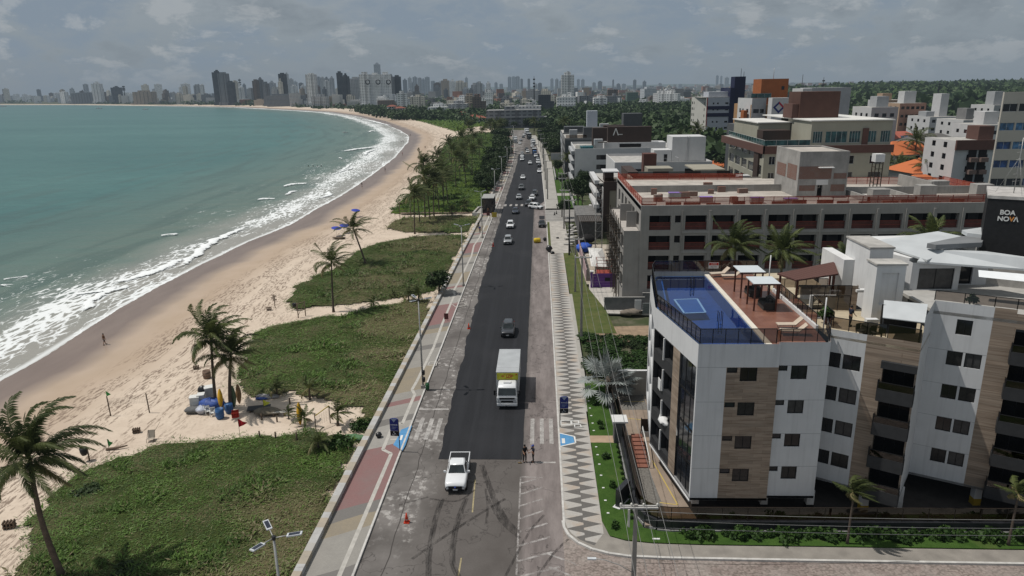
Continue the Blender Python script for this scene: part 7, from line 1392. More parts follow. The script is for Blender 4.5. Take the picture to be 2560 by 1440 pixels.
# stair core on the roof
cx0,cx1,cy0,cy1=41.5,49.3,115.5,127.; cz=22.3
co=MB(); co.wall((cx0,cy0),(cx1,cy0),15.2,cz,[(3.2,4.0,15.25,17.2)],.3); co.wall((cx1,cy0),(cx1,cy1),15.2,cz); co.wall((cx1,cy1),(cx0,cy1),15.2,cz); co.wall((cx0,cy1),(cx0,cy0),15.2,cz); co.build('stair_core',m_conc,K)
bk=MB(); bk.box(cx0+.1,cx0+5.2,cy0-.03,cy0-.002,18.2,20.2).box(cx0+5.6,cx1-.2,cy0-.03,cy0-.002,18.2,19.1).box(cx0+.3,cx0+2.8,cy0-.03,cy0-.002,16.3,17.2).box(cx0+5.3,cx1-.3,cy0-.03,cy0-.002,16.2,17.3).box(cx0-.03,cx0-.002,cy0+.8,cy0+5.2,17.9,20.3).box(cx0-.03,cx0-.002,cy0+6,cy1-1,17.9,20.); bk.build('brick_infill',m_brick,K)
bx(K,cx0+3.0,cx0+5.3,cy0-.9,cy0-.04,20.0,20.12,m_white2,'canopy_sheet'); bx(K,cx0+2.9,cx0+4.8,cy0-.06,cy0-.031,17.25,18.1,m_white2,'door_panel'); bx(K,cx0+.4,cx1-.4,cy0+.4,cy1-.4,cz-.15,cz+.05,m_rslab,'core_roof'); parapet(K,cx0,cx1,cy0,cy1,cz,.25,m_conc,.3)
md=MB(); md.box(X0+.3,41.4,123,123.2,15.25,16.4).box(50,71,118,118.25,15.25,16.5).box(57,57.3,109,118,15.25,16.2).box(50,71,109,109.3,15.25,16.2).box(64,64.3,118,129,15.25,17.2).box(50,50.3,109,118,15.25,16.2); md.build('roof_upstands',m_conc,K)
for i,(x,y) in enumerate(((52,112),(60,113.5),(66,121),(69,114))): bx(K,x,x+2.6,y,y+2.,15.25,16.9+.3*(i%2),m_conc,'roof_tank')
bx(K,50.5,56.9,109.4,117.8,15.25,15.4,mat('roof_slab_pale',(.50,.48,.45),.9,.2,.5,fine=.3),'pale_roof_area')
m_hoist=m_scaf; hh=MB()
for a,b in ((0,0),(1.2,0),(0,1.2),(1.2,1.2)): hh.box(56+a,56.12+a,121+b,121.12+b,15.2,20.2)
for k in range(6): hh.box(56,57.3,121,121.1,15.6+.85*k,15.7+.85*k).box(56,56.1,121,122.3,15.9+.85*k,16.0+.85*k)
hh.build('hoist_mast',m_hoist,K); bx(K,55.9,57.4,120.9,122.4,20.2,21.5,m_white2,'hoist_cabin')
plain(K,[(X1,Yf),(X1,141),(X0,141)],0,15.5,m_bare,'rear_wall')
# site things at its foot
r=empty('site_gate',(11,116,.15),0,'purple corrugated site gate across the building site entrance','gate'); mb=MB()
for i in range(5): mb.box(8.9,13.1,115.9,116.0-.02*(i%2),.15+.48*i,.15+.48*(i+1)-.03)
mb.build('gate_boards',mat('purple_paint',(.10,.03,.20),.6,.12,1.,.4),r); mb=MB(); mb.box(8.5,8.85,115.6,116.2,.15,2.9); mb.build('gate_post',mat('purple_paint',(.10,.03,.20)),r); MB().box(10.9,11.8,115.86,115.895,1.25,1.85).build('notice_board',m_blk,r)
MB().box(8.35,9.0,115.5,116.3,2.9,3.05).build('post_cap',m_white2,r)
def wbox(x0,x1,y0,y1,z0,z1,m_,label,name='wall',cat='wall',part='masonry'):
    r=empty(name,((x0+x1)/2,(y0+y1)/2,z0),0,label,cat); MB().box(x0,x1,y0,y1,z0,z1).build(part,m_,r); MB().box(x0-.04,x1+.04,y0-.04,y1+.04,z1,z1+.08).build('coping',m_conc,r); return r
wbox(9.7,15.8,103.2,103.45,0,2.1,mat('grey_block_wall',(.13,.135,.135),.9,.25,1.,fine=.3),'grey block wall between the vacant lot and the building site')
wbox(15.8,22,105.2,105.4,0,2.2,mat('grey_block_wall2',(.115,.12,.12),.9,.2,1.),'darker grey wall behind the corrugated gate')
r=empty('corrugated_gate',(16.5,101,.1),0,'grey corrugated metal sheet gate beside the vacant lot','gate'); mb=MB()
for i in range(10): mb.box(15.2,18.6,101-.04*(i%2),101.1,.2+.17*i,.2+.17*(i+1)-.02)
mb.build('corrugated_sheet',mat('corrugated_metal',(.20,.215,.215),.6,.15,1.,.4,.2),r); MB().box(14.1,15.1,101.6,101.7,.1,2.2).build('white_leaf',m_white2,r)
lump('rubble_heap',(13.6,101.2,0),1.7,.8,.9,mat('rubble',(.20,.17,.14),.95,.35,2.,fine=.4),71,'low rubble heap at the foot of the grey block wall','rubble heap',14,.5)
sitef=empty('site_fence',(8,131,.15),0,'faded pink and white hoarding along the building site edge','fence'); MB().box(8.0,8.12,120,147,.15,2.2).build('hoarding',mat('hoarding_pink',(.34,.24,.25),.8,.3,.25),sitef); mb=MB()
for i in range(10): mb.box(8.13,8.25,120+3*i,120.15+3*i,.15,2.4)
mb.build('fence_posts',m_conc,sitef)
r=empty('hoist_cage',(11.2,121,.15),0,'red steel hoist cage with safety rails at the building site','hoist'); MB().box(9.9,12.5,119.8,122.4,.3,1.6).build('cage_floor',m_redst,r); mb=MB()
for a in (9.9,11.2,12.44):
    for b in (119.8,122.34): mb.box(a,a+.06,b,b+.06,1.6,3.9)
for z in (2.7,3.85): mb.box(9.9,12.5,119.8,119.86,z,z+.06).box(9.9,12.5,122.34,122.4,z,z+.06).box(9.9,9.96,119.86,122.34,z,z+.06).box(12.44,12.5,119.86,122.34,z,z+.06)
mb.build('cage_rails',m_redst,r)
o=MB().add([(9.2,125,1.6),(12.2,125,1.4),(12.2,136,2.4),(9.4,136,2.6),(10.8,130,2.9)],[(0,1,4),(1,2,4),(2,3,4),(3,0,4)]).build('sheet_tarpaulin',mat('white_sheet',(.55,.54,.52),.8,.12,.8)); tag(o,'pale sheet spread over the building site stores','tarpaulin')
r=empty('scaffold_tower',(11.6,138,.15),0,'slender scaffold tower against the cream building side','scaffold'); mb=MB()
for a in (0,1.3):
    for b in (0,1.3): mb.tube([(11+a,138+b,.1),(11+a,138+b,14.2)],.05,5)
mb.build('standards',m_galv,r); mb=MB()
for k in range(9): mb.tube([(11,138,.6+1.6*k),(12.3,138,.6+1.6*k)],.035,5).tube([(11,138,.6+1.6*k),(12.3,138,2.2+1.6*k if k<8 else 14)],.025,5).tube([(11,138,.6+1.6*k),(11,139.3,.6+1.6*k)],.035,5)
mb.build('braces',m_galv,r)
for i,(x,y,w_) in enumerate(((9,143,3),(8.6,149,2.2),(10.4,152,2.6))): lump('site_stores',(x,y,.15),w_*.6,w_*.6,1.9,m_int if i else mat('blue_tarp_site',(.03,.09,.42),.6,.2,2.),81+i,['blue tarpaulin over stores at the far end of the site','dark stack of drums behind the pale sheet','dark stack of site materials near the grey roof'][i],'site stores',12,.4)
gp=empty('slab_stack',(6.9,160,.15),0,'stacked pale paving slabs on the gravel forecourt','paving slabs'); 
for i in range(9): MB().cbox((6.0+.9*(i%2)+.2*i%3,150+2.6*i,.15),(1.9,.9,.25+.1*(i%3)),.15*i).build('slab_pile',m_slabd,gp)
# low dark roof building
r=bldg('low shed with ribbed grey roof behind the building site',10.5,168,cat='shed',name='low_shed'); bx(r,8.8,14.2,158,180,0,3.6,mat('shed_wall',(.09,.085,.085),.8,.2),'walls'); mb=MB()
for i in range(13): mb.box(8.5,14.5,166.2+1.1*i,167.2+1.1*i,3.6,3.75)
mb.build('ribbed_roof',mat('ribbed_roof_grey',(.17,.165,.16),.7,.2,1.),r); mb=MB()
for i in range(12): mb.box(8.8+.45*i,8.9+.45*i,157,165.5,3.65,3.8)
mb.box(8.8,14.2,157,157.15,3.8,3.95); mb.build('open_rafters',m_scaf,r)
# ---- brown and cream block
m_brn=mat('brown_cladding',(.050,.033,.027),.7,.1,.5); m_crm=mat('cream_render',(.285,.265,.215),.85,.07,.5,streak=.12); m_wh=mat('town_white',(.50,.50,.50),.8,.06,.5,streak=.12); m_wgr=mat('town_light_grey',(.34,.35,.36),.8,.07,.5,streak=.15); m_dgr=mat('town_dark_grey',(.075,.08,.085),.7,.1,.6); m_mgr=mat('town_mid_grey',(.18,.18,.18),.8,.1,.6,streak=.15)
r=bldg('brown and cream villa block with white balcony strips facing the avenue',18,172)
yF=166.; plain(r,[(15.9,yF),(20.6,yF),(20.6,yF+14)],0,11.0,m_crm,'cream_wall') ; bx(r,14.9,16.3,yF-.25,yF,0,11.6,m_brn,'brown_frame_side'); bx(r,14.9,22.1,yF-.3,yF+.0,9.6,11.7,m_brn,'brown_frame_top'); bx(r,20.6,23.,yF+1.,yF+15,0,13.7,m_brn,'brown_tower')
fac(r,(13.6,188),(14.9,yF),0,11.6,m_brn,cols(22,4,4.),rows(0,4,2.9,.9,1.6),gm=m_gl2); 
for k in range(4): bx(r,13.0,14.2,169,187.5,2.0+2.9*k,2.9+2.9*k,m_wh,'balcony_band')
bx(r,14.0,20.4,yF+.2,186,11.0,11.3,m_slabd,'roof_slab'); bx(r,15.3,17.4,168,173,11.3,13.6,m_brn,'roof_room'); bx(r,14.9,18.6,167.2,173.6,13.6,13.85,m_wh,'roof_canopy'); rail(r,[(15.1,yF+.1),(21.9,yF+.1)],11.7,.9,sp=1.6)
fr=MB(); fr.box(23,45.5,169.5,187,0,10.9); fr.build('rear_wing',m_crm,r)
for i in range(6): bx(r,23+3.75*i,23+3.75*(i+1)-.004,169.3,169.49,10.6,13.5,m_brn if i%2 else mat('taupe_panel',(.20,.195,.175),.8,.06),'parapet_panel')
bx(r,23,45.5,169.5,187,10.9,11.1,m_slabd,'rear_roof'); bx(r,26,32,172,178,11.1,13.9,m_crm,'roof_house'); bx(r,25.8,29,178.5,182,11.1,16.8,mat('brown_stair',(.10,.045,.035),.8,.1),'brown_stair_tower'); bx(r,37.5,45,174,186,13.0,13.3,m_crm,'upper_terrace')
# black roof hall between the two
r=bldg('low hall with black tarred roof and two white box vents',40,150,name='flat_roofed_hall'); bx(r,20.5,66,143.5,163.5,0,12.6,m_mgr,'walls'); bx(r,20.6,65.9,143.6,163.4,12.6,12.75,mat('tar_roof',(.022,.023,.026),.5,.25,.3,.4),'tarred_roof'); parapet(r,20.5,66,143.5,163.5,12.6,.7,mat('roof_black_edge',(.02,.02,.02),.7,.1),.3); bx(r,19.9,20.4,143,163,0,13.6,m_crm,'party_wall')
for x in (40.8,47): bx(r,x,x+2.4,147,149.4,12.75,15.0,m_wh,'box_vent')
sk=MB(); sk.box(32,38,152,156,12.75,13.3).box(24,31,158,158.3,12.75,13.8); sk.build('skylight_frame',m_blk,r)
# ---- white stepped block
r=bldg('bright white stepped block with rooftop ladder tower',36,205); 
fac(r,(20.5,196),(47,196),0,12.2,m_wh,cols(26.5,3,3.),rows(0,4,2.95,1.,1.3)); plain(r,[(47,196),(47,222),(20.5,222),(20.5,196)],0,12.2,m_wh); bx(r,20.7,46.8,196.2,221.8,12.2,12.35,m_slabd,'roof_slab'); parapet(r,20.5,47,196,222,12.2,.8,m_wh)
bx(r,37.2,46.5,203,212,12.4,19.2,m_wh,'white_tower'); bx(r,32.2,37.1,203,209,12.4,15.6,m_wh,'white_room'); bx(r,35,35.9,202.9,202.99,12.4,14.4,m_int,'door'); mb=MB(); mb.box(41.2,41.3,202.85,202.95,12.4,19.4).box(41.9,42.,202.85,202.95,12.4,19.4)
for k in range(15): mb.box(41.3,41.9,202.88,202.94,12.6+.45*k,12.66+.45*k)
mb.build('ladder',m_wh,r); rail(r,[(28,197),(38,197),(38,202)],13.0,.9,m_wh,sp=1.8,glass=False)
# ---- block with brown sign boxes and pool
r=bldg('white terraced block topped by a long brown box with a white emblem',26,236)
fac(r,(11.3,232),(44,232),0,13.,m_wh,[(7.,10.4),(14,17),(19,21),(24,27.)],rows(0,4,3.1,1.,1.5)); fac(r,(11.3,262),(11.3,232),0,13.,m_dgr,cols(30,4,5.4),rows(0,4,3.1,.8,1.8),gm=m_gl2)
for k in range(4): bx(r,10.3,12.,236,258,2.3+3.1*k,3.5+3.1*k,m_wgr,'balcony_band')
plain(r,[(44,232),(44,262),(11.3,262)],0,13.,m_wh); bx(r,11.5,43.8,232.2,261.8,13.,13.15,m_slabd,'roof_slab'); parapet(r,11.3,44,232,262,13,.9,m_wh)
bx(r,22.2,36.4,236,239,15.4,20.4,m_brn,'brown_sign_box'); bx(r,21,41,235.4,242,13.2,15.4,m_wh,'penthouse'); bx(r,26.,33.,235.3,235.39,13.9,15.,m_int,'penthouse_window')
o=text_mesh('lettering','\u039b',3.0,m_let,r,(24.8-26,235.95-236,18.6),(math.pi/2,0,0),.03,.02); mb=MB(); mb.box(25.6,27.0,235.9,235.96,17.9,18.1); mb.build('emblem_stroke',m_let,r)
bx(r,18.,24,246,250,13.2,19.6,m_brn,'brown_sign_box_rear'); bx(r,22,30,250.5,254,13.2,19.,m_brn,'brown_sign_box_rear'); bx(r,13.4,17.6,236,242,13.16,14.1,mat('pool_turquoise',(.04,.20,.24),.2,.1),'roof_pool'); rail(r,[(11.6,232.4),(18,232.4)],13.9,1.,m_galv,m_clear,sp=2.); bx(r,18.2,21.,240,243,13.2,16.2,m_wgr,'stair_room')
# terrace palm/pergola
bx(r,18.8,21.8,233.,235,15.6,15.8,m_scaf,'pergola_roof')
# ---- dark grey villa block behind
r=bldg('charcoal grey villa block with black rooftop boxes',20,290); fac(r,(9.6,276),(34,276),0,13.5,m_dgr,cols(24,4,3.),rows(0,4,3.1,1.,1.5),gm=m_gl2); fac(r,(9.6,310),(9.6,276),0,13.5,m_mgr,cols(34,4,5.),rows(0,4,3.1,.8,1.7),gm=m_gl2); plain(r,[(34,276),(34,310),(9.6,310)],0,13.5,m_dgr); bx(r,9.8,33.8,276.2,309.8,13.5,13.65,m_slabd,'roof_slab'); parapet(r,9.6,34,276,310,13.5,.8,m_mgr)
bx(r,17,24,280,286,13.6,18.,m_dgr,'roof_box'); bx(r,25,33,282,287,13.6,18.5,m_brn,'roof_box_brown'); bx(r,11.5,14.5,279,282,13.6,17.2,m_wgr,'stair_room'); rail(r,[(10,276.3),(18,276.3)],14.3,1.2,m_dgr,m_smoke,sp=2.)
r=bldg('grey block with white slab tower beside the mangrove edge',22,335); fac(r,(10,322),(32,322),0,13,m_mgr,cols(22,4,2.6),rows(0,4,3.,1.,1.4)); fac(r,(10,352),(10,322),0,13,m_wgr,cols(30,5,3.),rows(0,4,3.,1.,1.4)); plain(r,[(32,322),(32,352),(10,352)],0,13,m_mgr); bx(r,10.2,31.8,322.2,351.8,13,13.15,m_slabd,'roof_slab'); bx(r,21.5,26.2,330,335,13.1,22.6,mat('slab_pale_blue',(.42,.45,.50),.8,.05),'white_tower'); bx(r,11,20,324,332,13.1,16.,m_dgr,'roof_box'); bx(r,27,31,325,329,13.1,17.,m_wgr,'roof_box'); bx(r,38,46.5,330,338,0,21.2,m_dgr,'black_box_tower')
# ---- beige block with green glass
m_bei=mat('beige_render',(.30,.29,.235),.85,.06,.4,streak=.1); m_rbr=mat('red_brown_band',(.105,.055,.045),.8,.08); m_gglass=glass_dark('green_glass',(.02,.06,.06),.08); m_wfr=mat('white_window_frame',(.45,.46,.45),.5,.05)
r=bldg('large beige block with green glass balustrades and red brown bands',55,160)
yb=140.; pc=(43.4,yb); 
fac(r,(43.4,yb),(67.5,yb),0,21.4,m_bei,[(1.,2.2),(10.5,13.5),(14.6,17.2),(20.2,22.6)],rows(4.4,5,3.15,.9,1.6)[:5],fm=m_wfr)
fac(r,(44.9,172),(43.4,yb),0,21.4,m_bei,cols(32,5,4.8),rows(2.2,6,3.15,.9,1.9),fm=m_wfr,panes=6)
bx(r,43.1,67.8,yb-.25,yb-.002,20.0,21.5,m_rbr,'band'); bx(r,43.0,43.38,yb-.25,172,20.0,21.5,m_rbr,'band'); bx(r,43.2,44.,yb+3,yb+6,4,20,m_brn,'brown_pier')
plain(r,[(67.5,yb),(67.5,172),(44.9,172)],0,21.4,m_bei); bx(r,43.5,67.3,yb+.1,171.8,21.4,21.5,m_slabd,'terrace_slab')
rail(r,[(44.7,172),(43.4,yb+.1),(52.,yb+.1)],21.5,1.1,m_wfr,m_gglass,sp=2.2)
fac(r,(52.2,yb+.6),(67.4,yb+.6),21.5,26.0,m_bei,[(.4,2.2),(2.8,6.9),(7.3,9.4),(10.4,12.4),(13.2,15.0)],[(21.9,24.1)],fm=m_wfr,gm=m_gglass,panes=4); plain(r,[(52.2,yb+14),(52.2,yb+.6)],21.5,26.,m_bei); plain(r,[(67.4,yb+.6),(67.4,170),(56,170)],21.5,26.,m_bei)
bx(r,61.9,63.,yb+.4,yb+.58,21.5,24.6,m_rbr,'brown_pier'); bx(r,51.9,67.7,yb+.3,171,26.0,26.2,mat('roof_white_membrane',(.58,.57,.54),.8,.12,.3),'roof'); bx(r,45.5,52.,yb+12,171,21.5,25.2,m_bei,'penthouse_wing'); bx(r,45.2,52.3,yb+11.6,171.3,25.2,25.4,mat('roof_white_membrane',(.58,.57,.54)),'roof')
bx(r,45,50.5,yb+7,yb+11,21.6,24.,m_brn,'terrace_bar'); bx(r,52.9,60.8,150,157,26.2,31.4,mat('brown_box_tiles',(.085,.043,.033),.75,.1,.6),'water_tower'); bx(r,51.6,52.85,150.5,156,26.2,29.,m_rbr,'tower_annex'); bx(r,44.6,47.3,yb+1.4,yb+6,21.5,21.7,mat('pool_turquoise',(.04,.20,.24)),'roof_pool')
# ---- white and navy tower
m_nav=mat('navy_cladding',(.010,.013,.045),.6,.1); m_wbl=mat('tower_white_shaded',(.40,.42,.46),.85,.05,.3,streak=.08); m_wsun=mat('tower_white_sunlit',(.48,.47,.43),.85,.05,.3,streak=.08)  # one white wall: shaded front and sunlit side put into two colours
r=bldg('white and navy apartment tower rising before the mangrove forest',90,390)
fac(r,(86.5,380),(98,380),-1,26.8,m_wbl,[(3.,3.8),(5.2,6.),(9.4,11.)],rows(.5,8,3.1,1.2,.9),gm=m_gl2,panes=1); fac(r,(83.5,404),(86.5,380),-1,26.8,m_wsun,[(1.,2.4),(4.,5.),(20,21.)],rows(.5,8,3.1,.9,1.4),gm=m_gl2,panes=1); bx(r,98,100.4,379.6,400,-1,31.5,m_nav,'navy_column'); bx(r,86.3,98,379.7,379.99,17.2,19.,m_nav,'navy_band'); bx(r,86.3,98,379.7,379.99,20.8,22.5,m_nav,'navy_band'); bx(r,86.3,86.8,379.65,379.69,12,26.8,mat('red_stripe',(.30,.03,.03),.7,.1),'red_stripe'); plain(r,[(100.4,400),(83.5,404)],-1,26.8,m_wbl); bx(r,84,99,381,402,26.8,27.,m_slabd,'roof'); bx(r,88,98,384,396,27.,29.6,m_wbl,'roof_house'); bx(r,100.5,106,382,390,20,37.,m_nav,'navy_tower')
# ---- orange and white block
m_org=mat('orange_tiles',(.30,.10,.035),.8,.08,.6); m_ora=mat('tan_tiles',(.34,.20,.10),.8,.08,.6)
r=bldg('white and orange block with a tall orange tower and a framed diamond emblem',84,265)
fac(r,(75.5,262),(80.5,262),0,28.3,m_wgr,[(.6,2.6),(3.,4.4)],rows(3,7,3.2,.9,1.4)); fac(r,(74.3,276),(75.5,262),0,28.3,m_wh,[(2.,3.6),(5,6.4),(9,11.)],rows(3,7,3.2,.9,1.4)); fac(r,(80.5,261.6),(88,261.6),0,26.,m_ora,[(1.,2.2),(3.6,5.4)],rows(3,6,3.2,.9,1.4)); bx(r,73.4,74.6,264,268,0,24,m_org,'orange_pier'); bx(r,75.4,88,262.2,285,0,26,m_ora,'rear_wall'); bx(r,78.9,88.4,264,274,26,34.8,m_org,'orange_tower'); bx(r,80.2,86.3,254.5,258.8,0,28.4,m_wh,'white_sign_tower'); rail(r,[(75,262),(82,262)],28.3,1.6,m_wfr,m_gglass,sp=2.2); win1(r,(78.9,263.95),(88.4,263.95),7.2,8.1,31.,32.2,-.05,gm=m_gl2,panes=1)
mb=MB(); cxx,cz_=82.6,25.2
def dia(s,x=cxx,z=cz_): return [(x,z+s),(x+s,z),(x,z-s),(x-s,z)]
o_=dia(2.0); i_=dia(1.15)
for k in range(4):
    a,b=o_[k],o_[(k+1)%4]; c_,d_=i_[(k+1)%4],i_[k]; mb.quad((a[0],254.46,a[1]),(d_[0],254.46,d_[1]),(c_[0],254.46,c_[1]),(b[0],254.46,b[1]),1 if k==0 else 0)
mb.build('emblem',[mat('emblem_navy',(.02,.03,.14),.6,.05),mat('emblem_red',(.38,.03,.06),.6,.05)],r)
o=MB().tube([(83.6,266,34.8),(83.6,266,38.6)],.08,5).build('aerial_mast',m_galv); tag(o,'thin aerial on top of the orange tower','aerial')
for x,y,z0,z1,lab in ((104,384,37,41,'aerial on the navy tower'),(106,386,36,39.5,'second aerial beside the navy tower'),(120,340,24,37,'lattice mast behind the beige block')): o=MB().tube([(x,y,z0),(x,y,z1)],.12,5).build('aerial_mast',m_dkm); tag(o,lab,'aerial')
# ---- low dark block before them
r=bldg('low black and green glazed roof block behind the beige one',70,215); bx(r,58,64,208,222,0,19.6,m_wh,'white_wing'); bx(r,58,78,215,226,0,21.6,m_dgr,'dark_wing'); bx(r,64.5,78,212,214.9,18.2,20.4,m_gglass,'green_glazing'); bx(r,57.5,66,207,216,21.8,22.2,m_dgr,'flat_roof'); bx(r,64,80,211,226,17.,18.1,m_wgr,'terrace_slab')
# ---- grey portrait block
r=bldg('pale grey block with a black portrait disc on its white tower',104,290)
zt=topz(2130,218,285); bx(r,104.5,119.3,285,298,10,zt,m_wgr,'grey_tower'); bx(r,101.2,104.45,285.3,297,12,zt-.2,m_wh,'white_tower_face'); 
mb=MB(); mb.lathe([(0,-.03),(1.25,-.03),(1.3,0)],(102.7,285.27,zt-5.2),14,axis='y'); mb.lathe([(0,-.03),(1.55,-.03),(1.6,0)],(102.55,285.2,zt-3.4),14,axis='y'); mb.build('portrait_disc',m_blk,r); bx(r,104.,121,283,300,10,19.,m_wgr,'upper_floor'); fac(r,(99,282),(122,282),0,16.5,m_mgr,cols(23,4,4.),rows(2,4,3.4,.8,2.2),gm=m_gl2); plain(r,[(122,282),(122,300),(99,300),(99,282)],0,16.5,m_mgr); bx(r,98.7,122.3,281.7,300.3,16.5,17.,m_wgr,'roof_slab')
# ---- pink and white towers to the right
def town(label,px0,px1,ptop,pbase,Y,D,mf,ml,nc,nr,roof=None,extra=None,xl=None,z0=None,ww=1.4,wh=1.2):
    a=YP(px0,pbase,Y); b=YP(px1,pbase,Y); zt=topz((px0+px1)/2,ptop,Y); zb=z0 if z0 is not None else 0
    r=bldg(label,(a.x+b.x)/2,Y+D/2); L=b.x-a.x; h=(zt-zb)/nr; ww_=min(ww,L/nc*.6)
    fac(r,(a.x,Y),(b.x,Y),zb,zt,mf,cols(L,nc,ww_),rows(zb,nr,h,.9,min(wh,h-1.4)),gm=m_gl2,panes=1)
    fac(r,(a.x,Y+D),(a.x,Y),zb,zt,ml,cols(D,max(2,int(D/5)),1.6),rows(zb,nr,h,.9,min(wh,h-1.4)),gm=m_gl2,panes=1); plain(r,[(b.x,Y),(b.x,Y+D),(a.x,Y+D)],zb,zt,mf); bx(r,a.x+.15,b.x-.15,Y+.15,Y+D-.15,zt-.25,zt-.05,m_slabd,'roof')
    if roof:
        for (f0,f1,hh,mm) in roof: bx(r,a.x+L*f0,a.x+L*f1,Y+D*.25,Y+D*.6,zt-.1,zt+hh,mm,'roof_house')
    return r
m_pnk=mat('pink_tiles',(.36,.21,.16),.85,.06,.6); m_tan=mat('tan_render',(.38,.27,.19),.85,.06,.5)
town('pink and white tower with grey windows at the forest edge',2240,2305,258,340,320,16,m_pnk,m_tan,5,7,[(.3,.75,5.,m_wh)])
town('tan stepped block left of the pink and white tower',2203,2262,250,300,345,16,m_tan,m_wh,4,7,[(.1,.5,3.,m_tan)])
town('white low block with dark terraces before the pink tower',2170,2236,268,350,250,15,m_wgr,m_wh,3,6,[(.35,.8,3.5,m_wgr)])
town('white block with black stripe and tall narrow stair tower',2316,2395,292,360,300,18,m_wh,m_wh,5,6,[(.45,.7,9.,m_wh),(.05,.3,2.,m_wgr)])
town('grey and white block with roof terrace right of the striped one',2396,2470,300,385,270,18,m_wgr,m_wh,5,6,[(.3,.55,4.,m_mgr)])
town('white stepped block with long grey terrace at the right edge',2440,2560,312,390,235,16,m_wh,m_wh,5,5,[(.2,.5,4.,m_wh)])
town('distant white block with roof boxes at the far right edge',2480,2600,262,300,340,18,m_wgr,m_wh,5,6,[(.1,.3,6.,m_wgr),(.5,.8,4.,m_wh)])
r=town('white and brown balconied block beside the cream office tower',2372,2486,352,475,175,14,mat('block_white_shaded',(.42,.45,.46),.85,.05,.4,streak=.1),m_wh,2,7,None,ww=1.0,wh=1.5)  # front white darkened and cooled: its shade is put into the colour
a=YP(2372,475,175).x; b=YP(2486,475,175).x; L=b-a; zt=topz(2430,352,175); bx(r,a-.1,b+.1,174.4,174.98,zt-2.1,zt+.2,m_rbr,'brown_parapet')
for k in range(6): 
    for f in (.30,.52): bx(r,a+L*f,a+L*(f+.16),173.5,174.97,zt-4.9-2.9*k,zt-3.9-2.9*k,mat('taupe_balcony',(.16,.115,.10),.8,.1),'balcony'); bx(r,a+L*f,a+L*(f+.16),174.6,174.96,zt-3.85-2.9*k,zt-2.15-2.9*k,m_int,'recess_shade')  # dark slabs on the wall paint the shade of balcony recesses
bx(r,a+L*.62,a+L*.95,178,183,zt,zt+3.2,m_rbr,'roof_room')
# cream office tower with blue windows
a=YP(2480,470,130).x-.6; r=bldg('cream office tower with rows of blue glazed strip windows at the right edge',90,140,name='office_tower'); m_ofc=mat('office_cream',(.47,.44,.385),.85,.05,.4,streak=.08); m_ofb=glass_dark('office_blue_glass',(.015,.05,.15),.1); m_ofb2=glass_dark('office_pale_glass',(.05,.13,.24),.12)
hs=[]; mb=MB(); RO=random.Random(2)
for k in range(9):
    for i in range(5): hs.append((.15+2.75*i,2.65+2.75*i,1.1+3.25*k-.9+1.5,1.1+3.25*k+.45+1.5))
mb.wall((a,130),(a+14,130),0,31.,hs,.25); mb.wall((a+14,130),(a+14,132),0,31.); mb.wall((a+14,132),(a+1,132),0,31.); mb.wall((a+1,132),(a,130),0,31.); mb.build('wall',m_ofc,r)
for h in hs: win1(r,(a,130),(a+14,130),*h,.25,fm=m_wfr,gm=RO.choice([m_ofb,m_ofb,m_ofb2,m_gl2]))
bx(r,a+1.2,a+13.8,130.2,131.8,30.2,30.4,m_slabd,'roof')
# houses with orange roofs
m_otile=None
t=NT('orange_roof_tiles'); v=t.obj(); w1=t.N('TexWave',inp={'Vector':v,'Scale':1.3,'Distortion':.3}).outputs['Fac']; n=t.noise(v,.5,4.); c=t.mix(t.math('MULTIPLY',w1,.4),(.50,.155,.06),(.30,.08,.035)); c=t.mix(t.math('MULTIPLY',t.step(n,.5,.75),.35),c,(.25,.10,.06)); m_otile=t.done(t.bsdf(c,.85,.1))
def house(label,px,py,Y,w_,d_,h,roofh,roofm,wallm,rz=0.,extra=True):
    q=YP(px,py,Y); r=empty('house',(q.x,Y,0),rz,label,'house'); zb=q.z-roofh; MB().box(-w_/2,w_/2,-d_/2,d_/2,0,zb).build('walls',wallm,r,org=(0,0,0)); e=.9; a,b=w_/2+e,d_/2+e; rl=max(.5,a-b)
    MB().add([(-a,-b,zb-.1),(a,-b,zb-.1),(a,b,zb-.1),(-a,b,zb-.1),(-rl,0,zb+roofh),(rl,0,zb+roofh)],[(0,1,5,4),(1,2,5),(2,3,4,5),(3,0,4),(3,2,1,0)]).build('tiled_roof',roofm,r,org=(0,0,0))
    for i in range(3): MB().box(-w_*.36+w_*.27*i,-w_*.36+w_*.27*i+w_*.16,-d_/2-.03,-d_/2-.002,zb-2.6,zb-.6).build('window',m_gl2,r,org=(0,0,0))
    return r
hb=house('orange roofed house with upper veranda in front of the palms',2330,392,195,17,11,7,3.4,m_otile,m_wgr,.15)
house('long orange tiled roof behind the palms, left of the grey hipped roof',2258,352,235,20,12,8,3.6,m_otile,m_wh,.3)
r=house('red roofed house carrying a row of blue solar panels',2248,328,262,15,10,8,3.2,mat('red_roof_tiles',(.34,.10,.07),.85,.12,1.),m_wh,.1); 
for i in range(4):
    o=MB().box(-2.6+1.5*i,-1.3+1.5*i,0,1.6,0,.05).build('solar_panel',mat('solar_panel_blue',(.02,.04,.10),.2,.1,1.,.6),r,org=(0,0,0)); o.location=(1.2,-4.6,topz(2248,328,262)-2.2); o.rotation_euler=(.55,0,0)
house('house with a big dark grey hipped roof beside the palms',2328,333,245,20,14,8,3.,mat('slate_roof',(.10,.095,.09),.85,.15,.8),m_wgr,-.2)
house('small orange roofed house glimpsed left of the beige block',1800,400,250,14,10,6,2.6,m_otile,m_wh,.1)
house('low orange roofed annex in front of the veranda house',2300,436,176,9,6,4,1.8,m_otile,m_wh,.1)
house('small red roofed house at the right of the trees',2385,365,215,9,8,6,2.,m_otile,m_wh,.1)
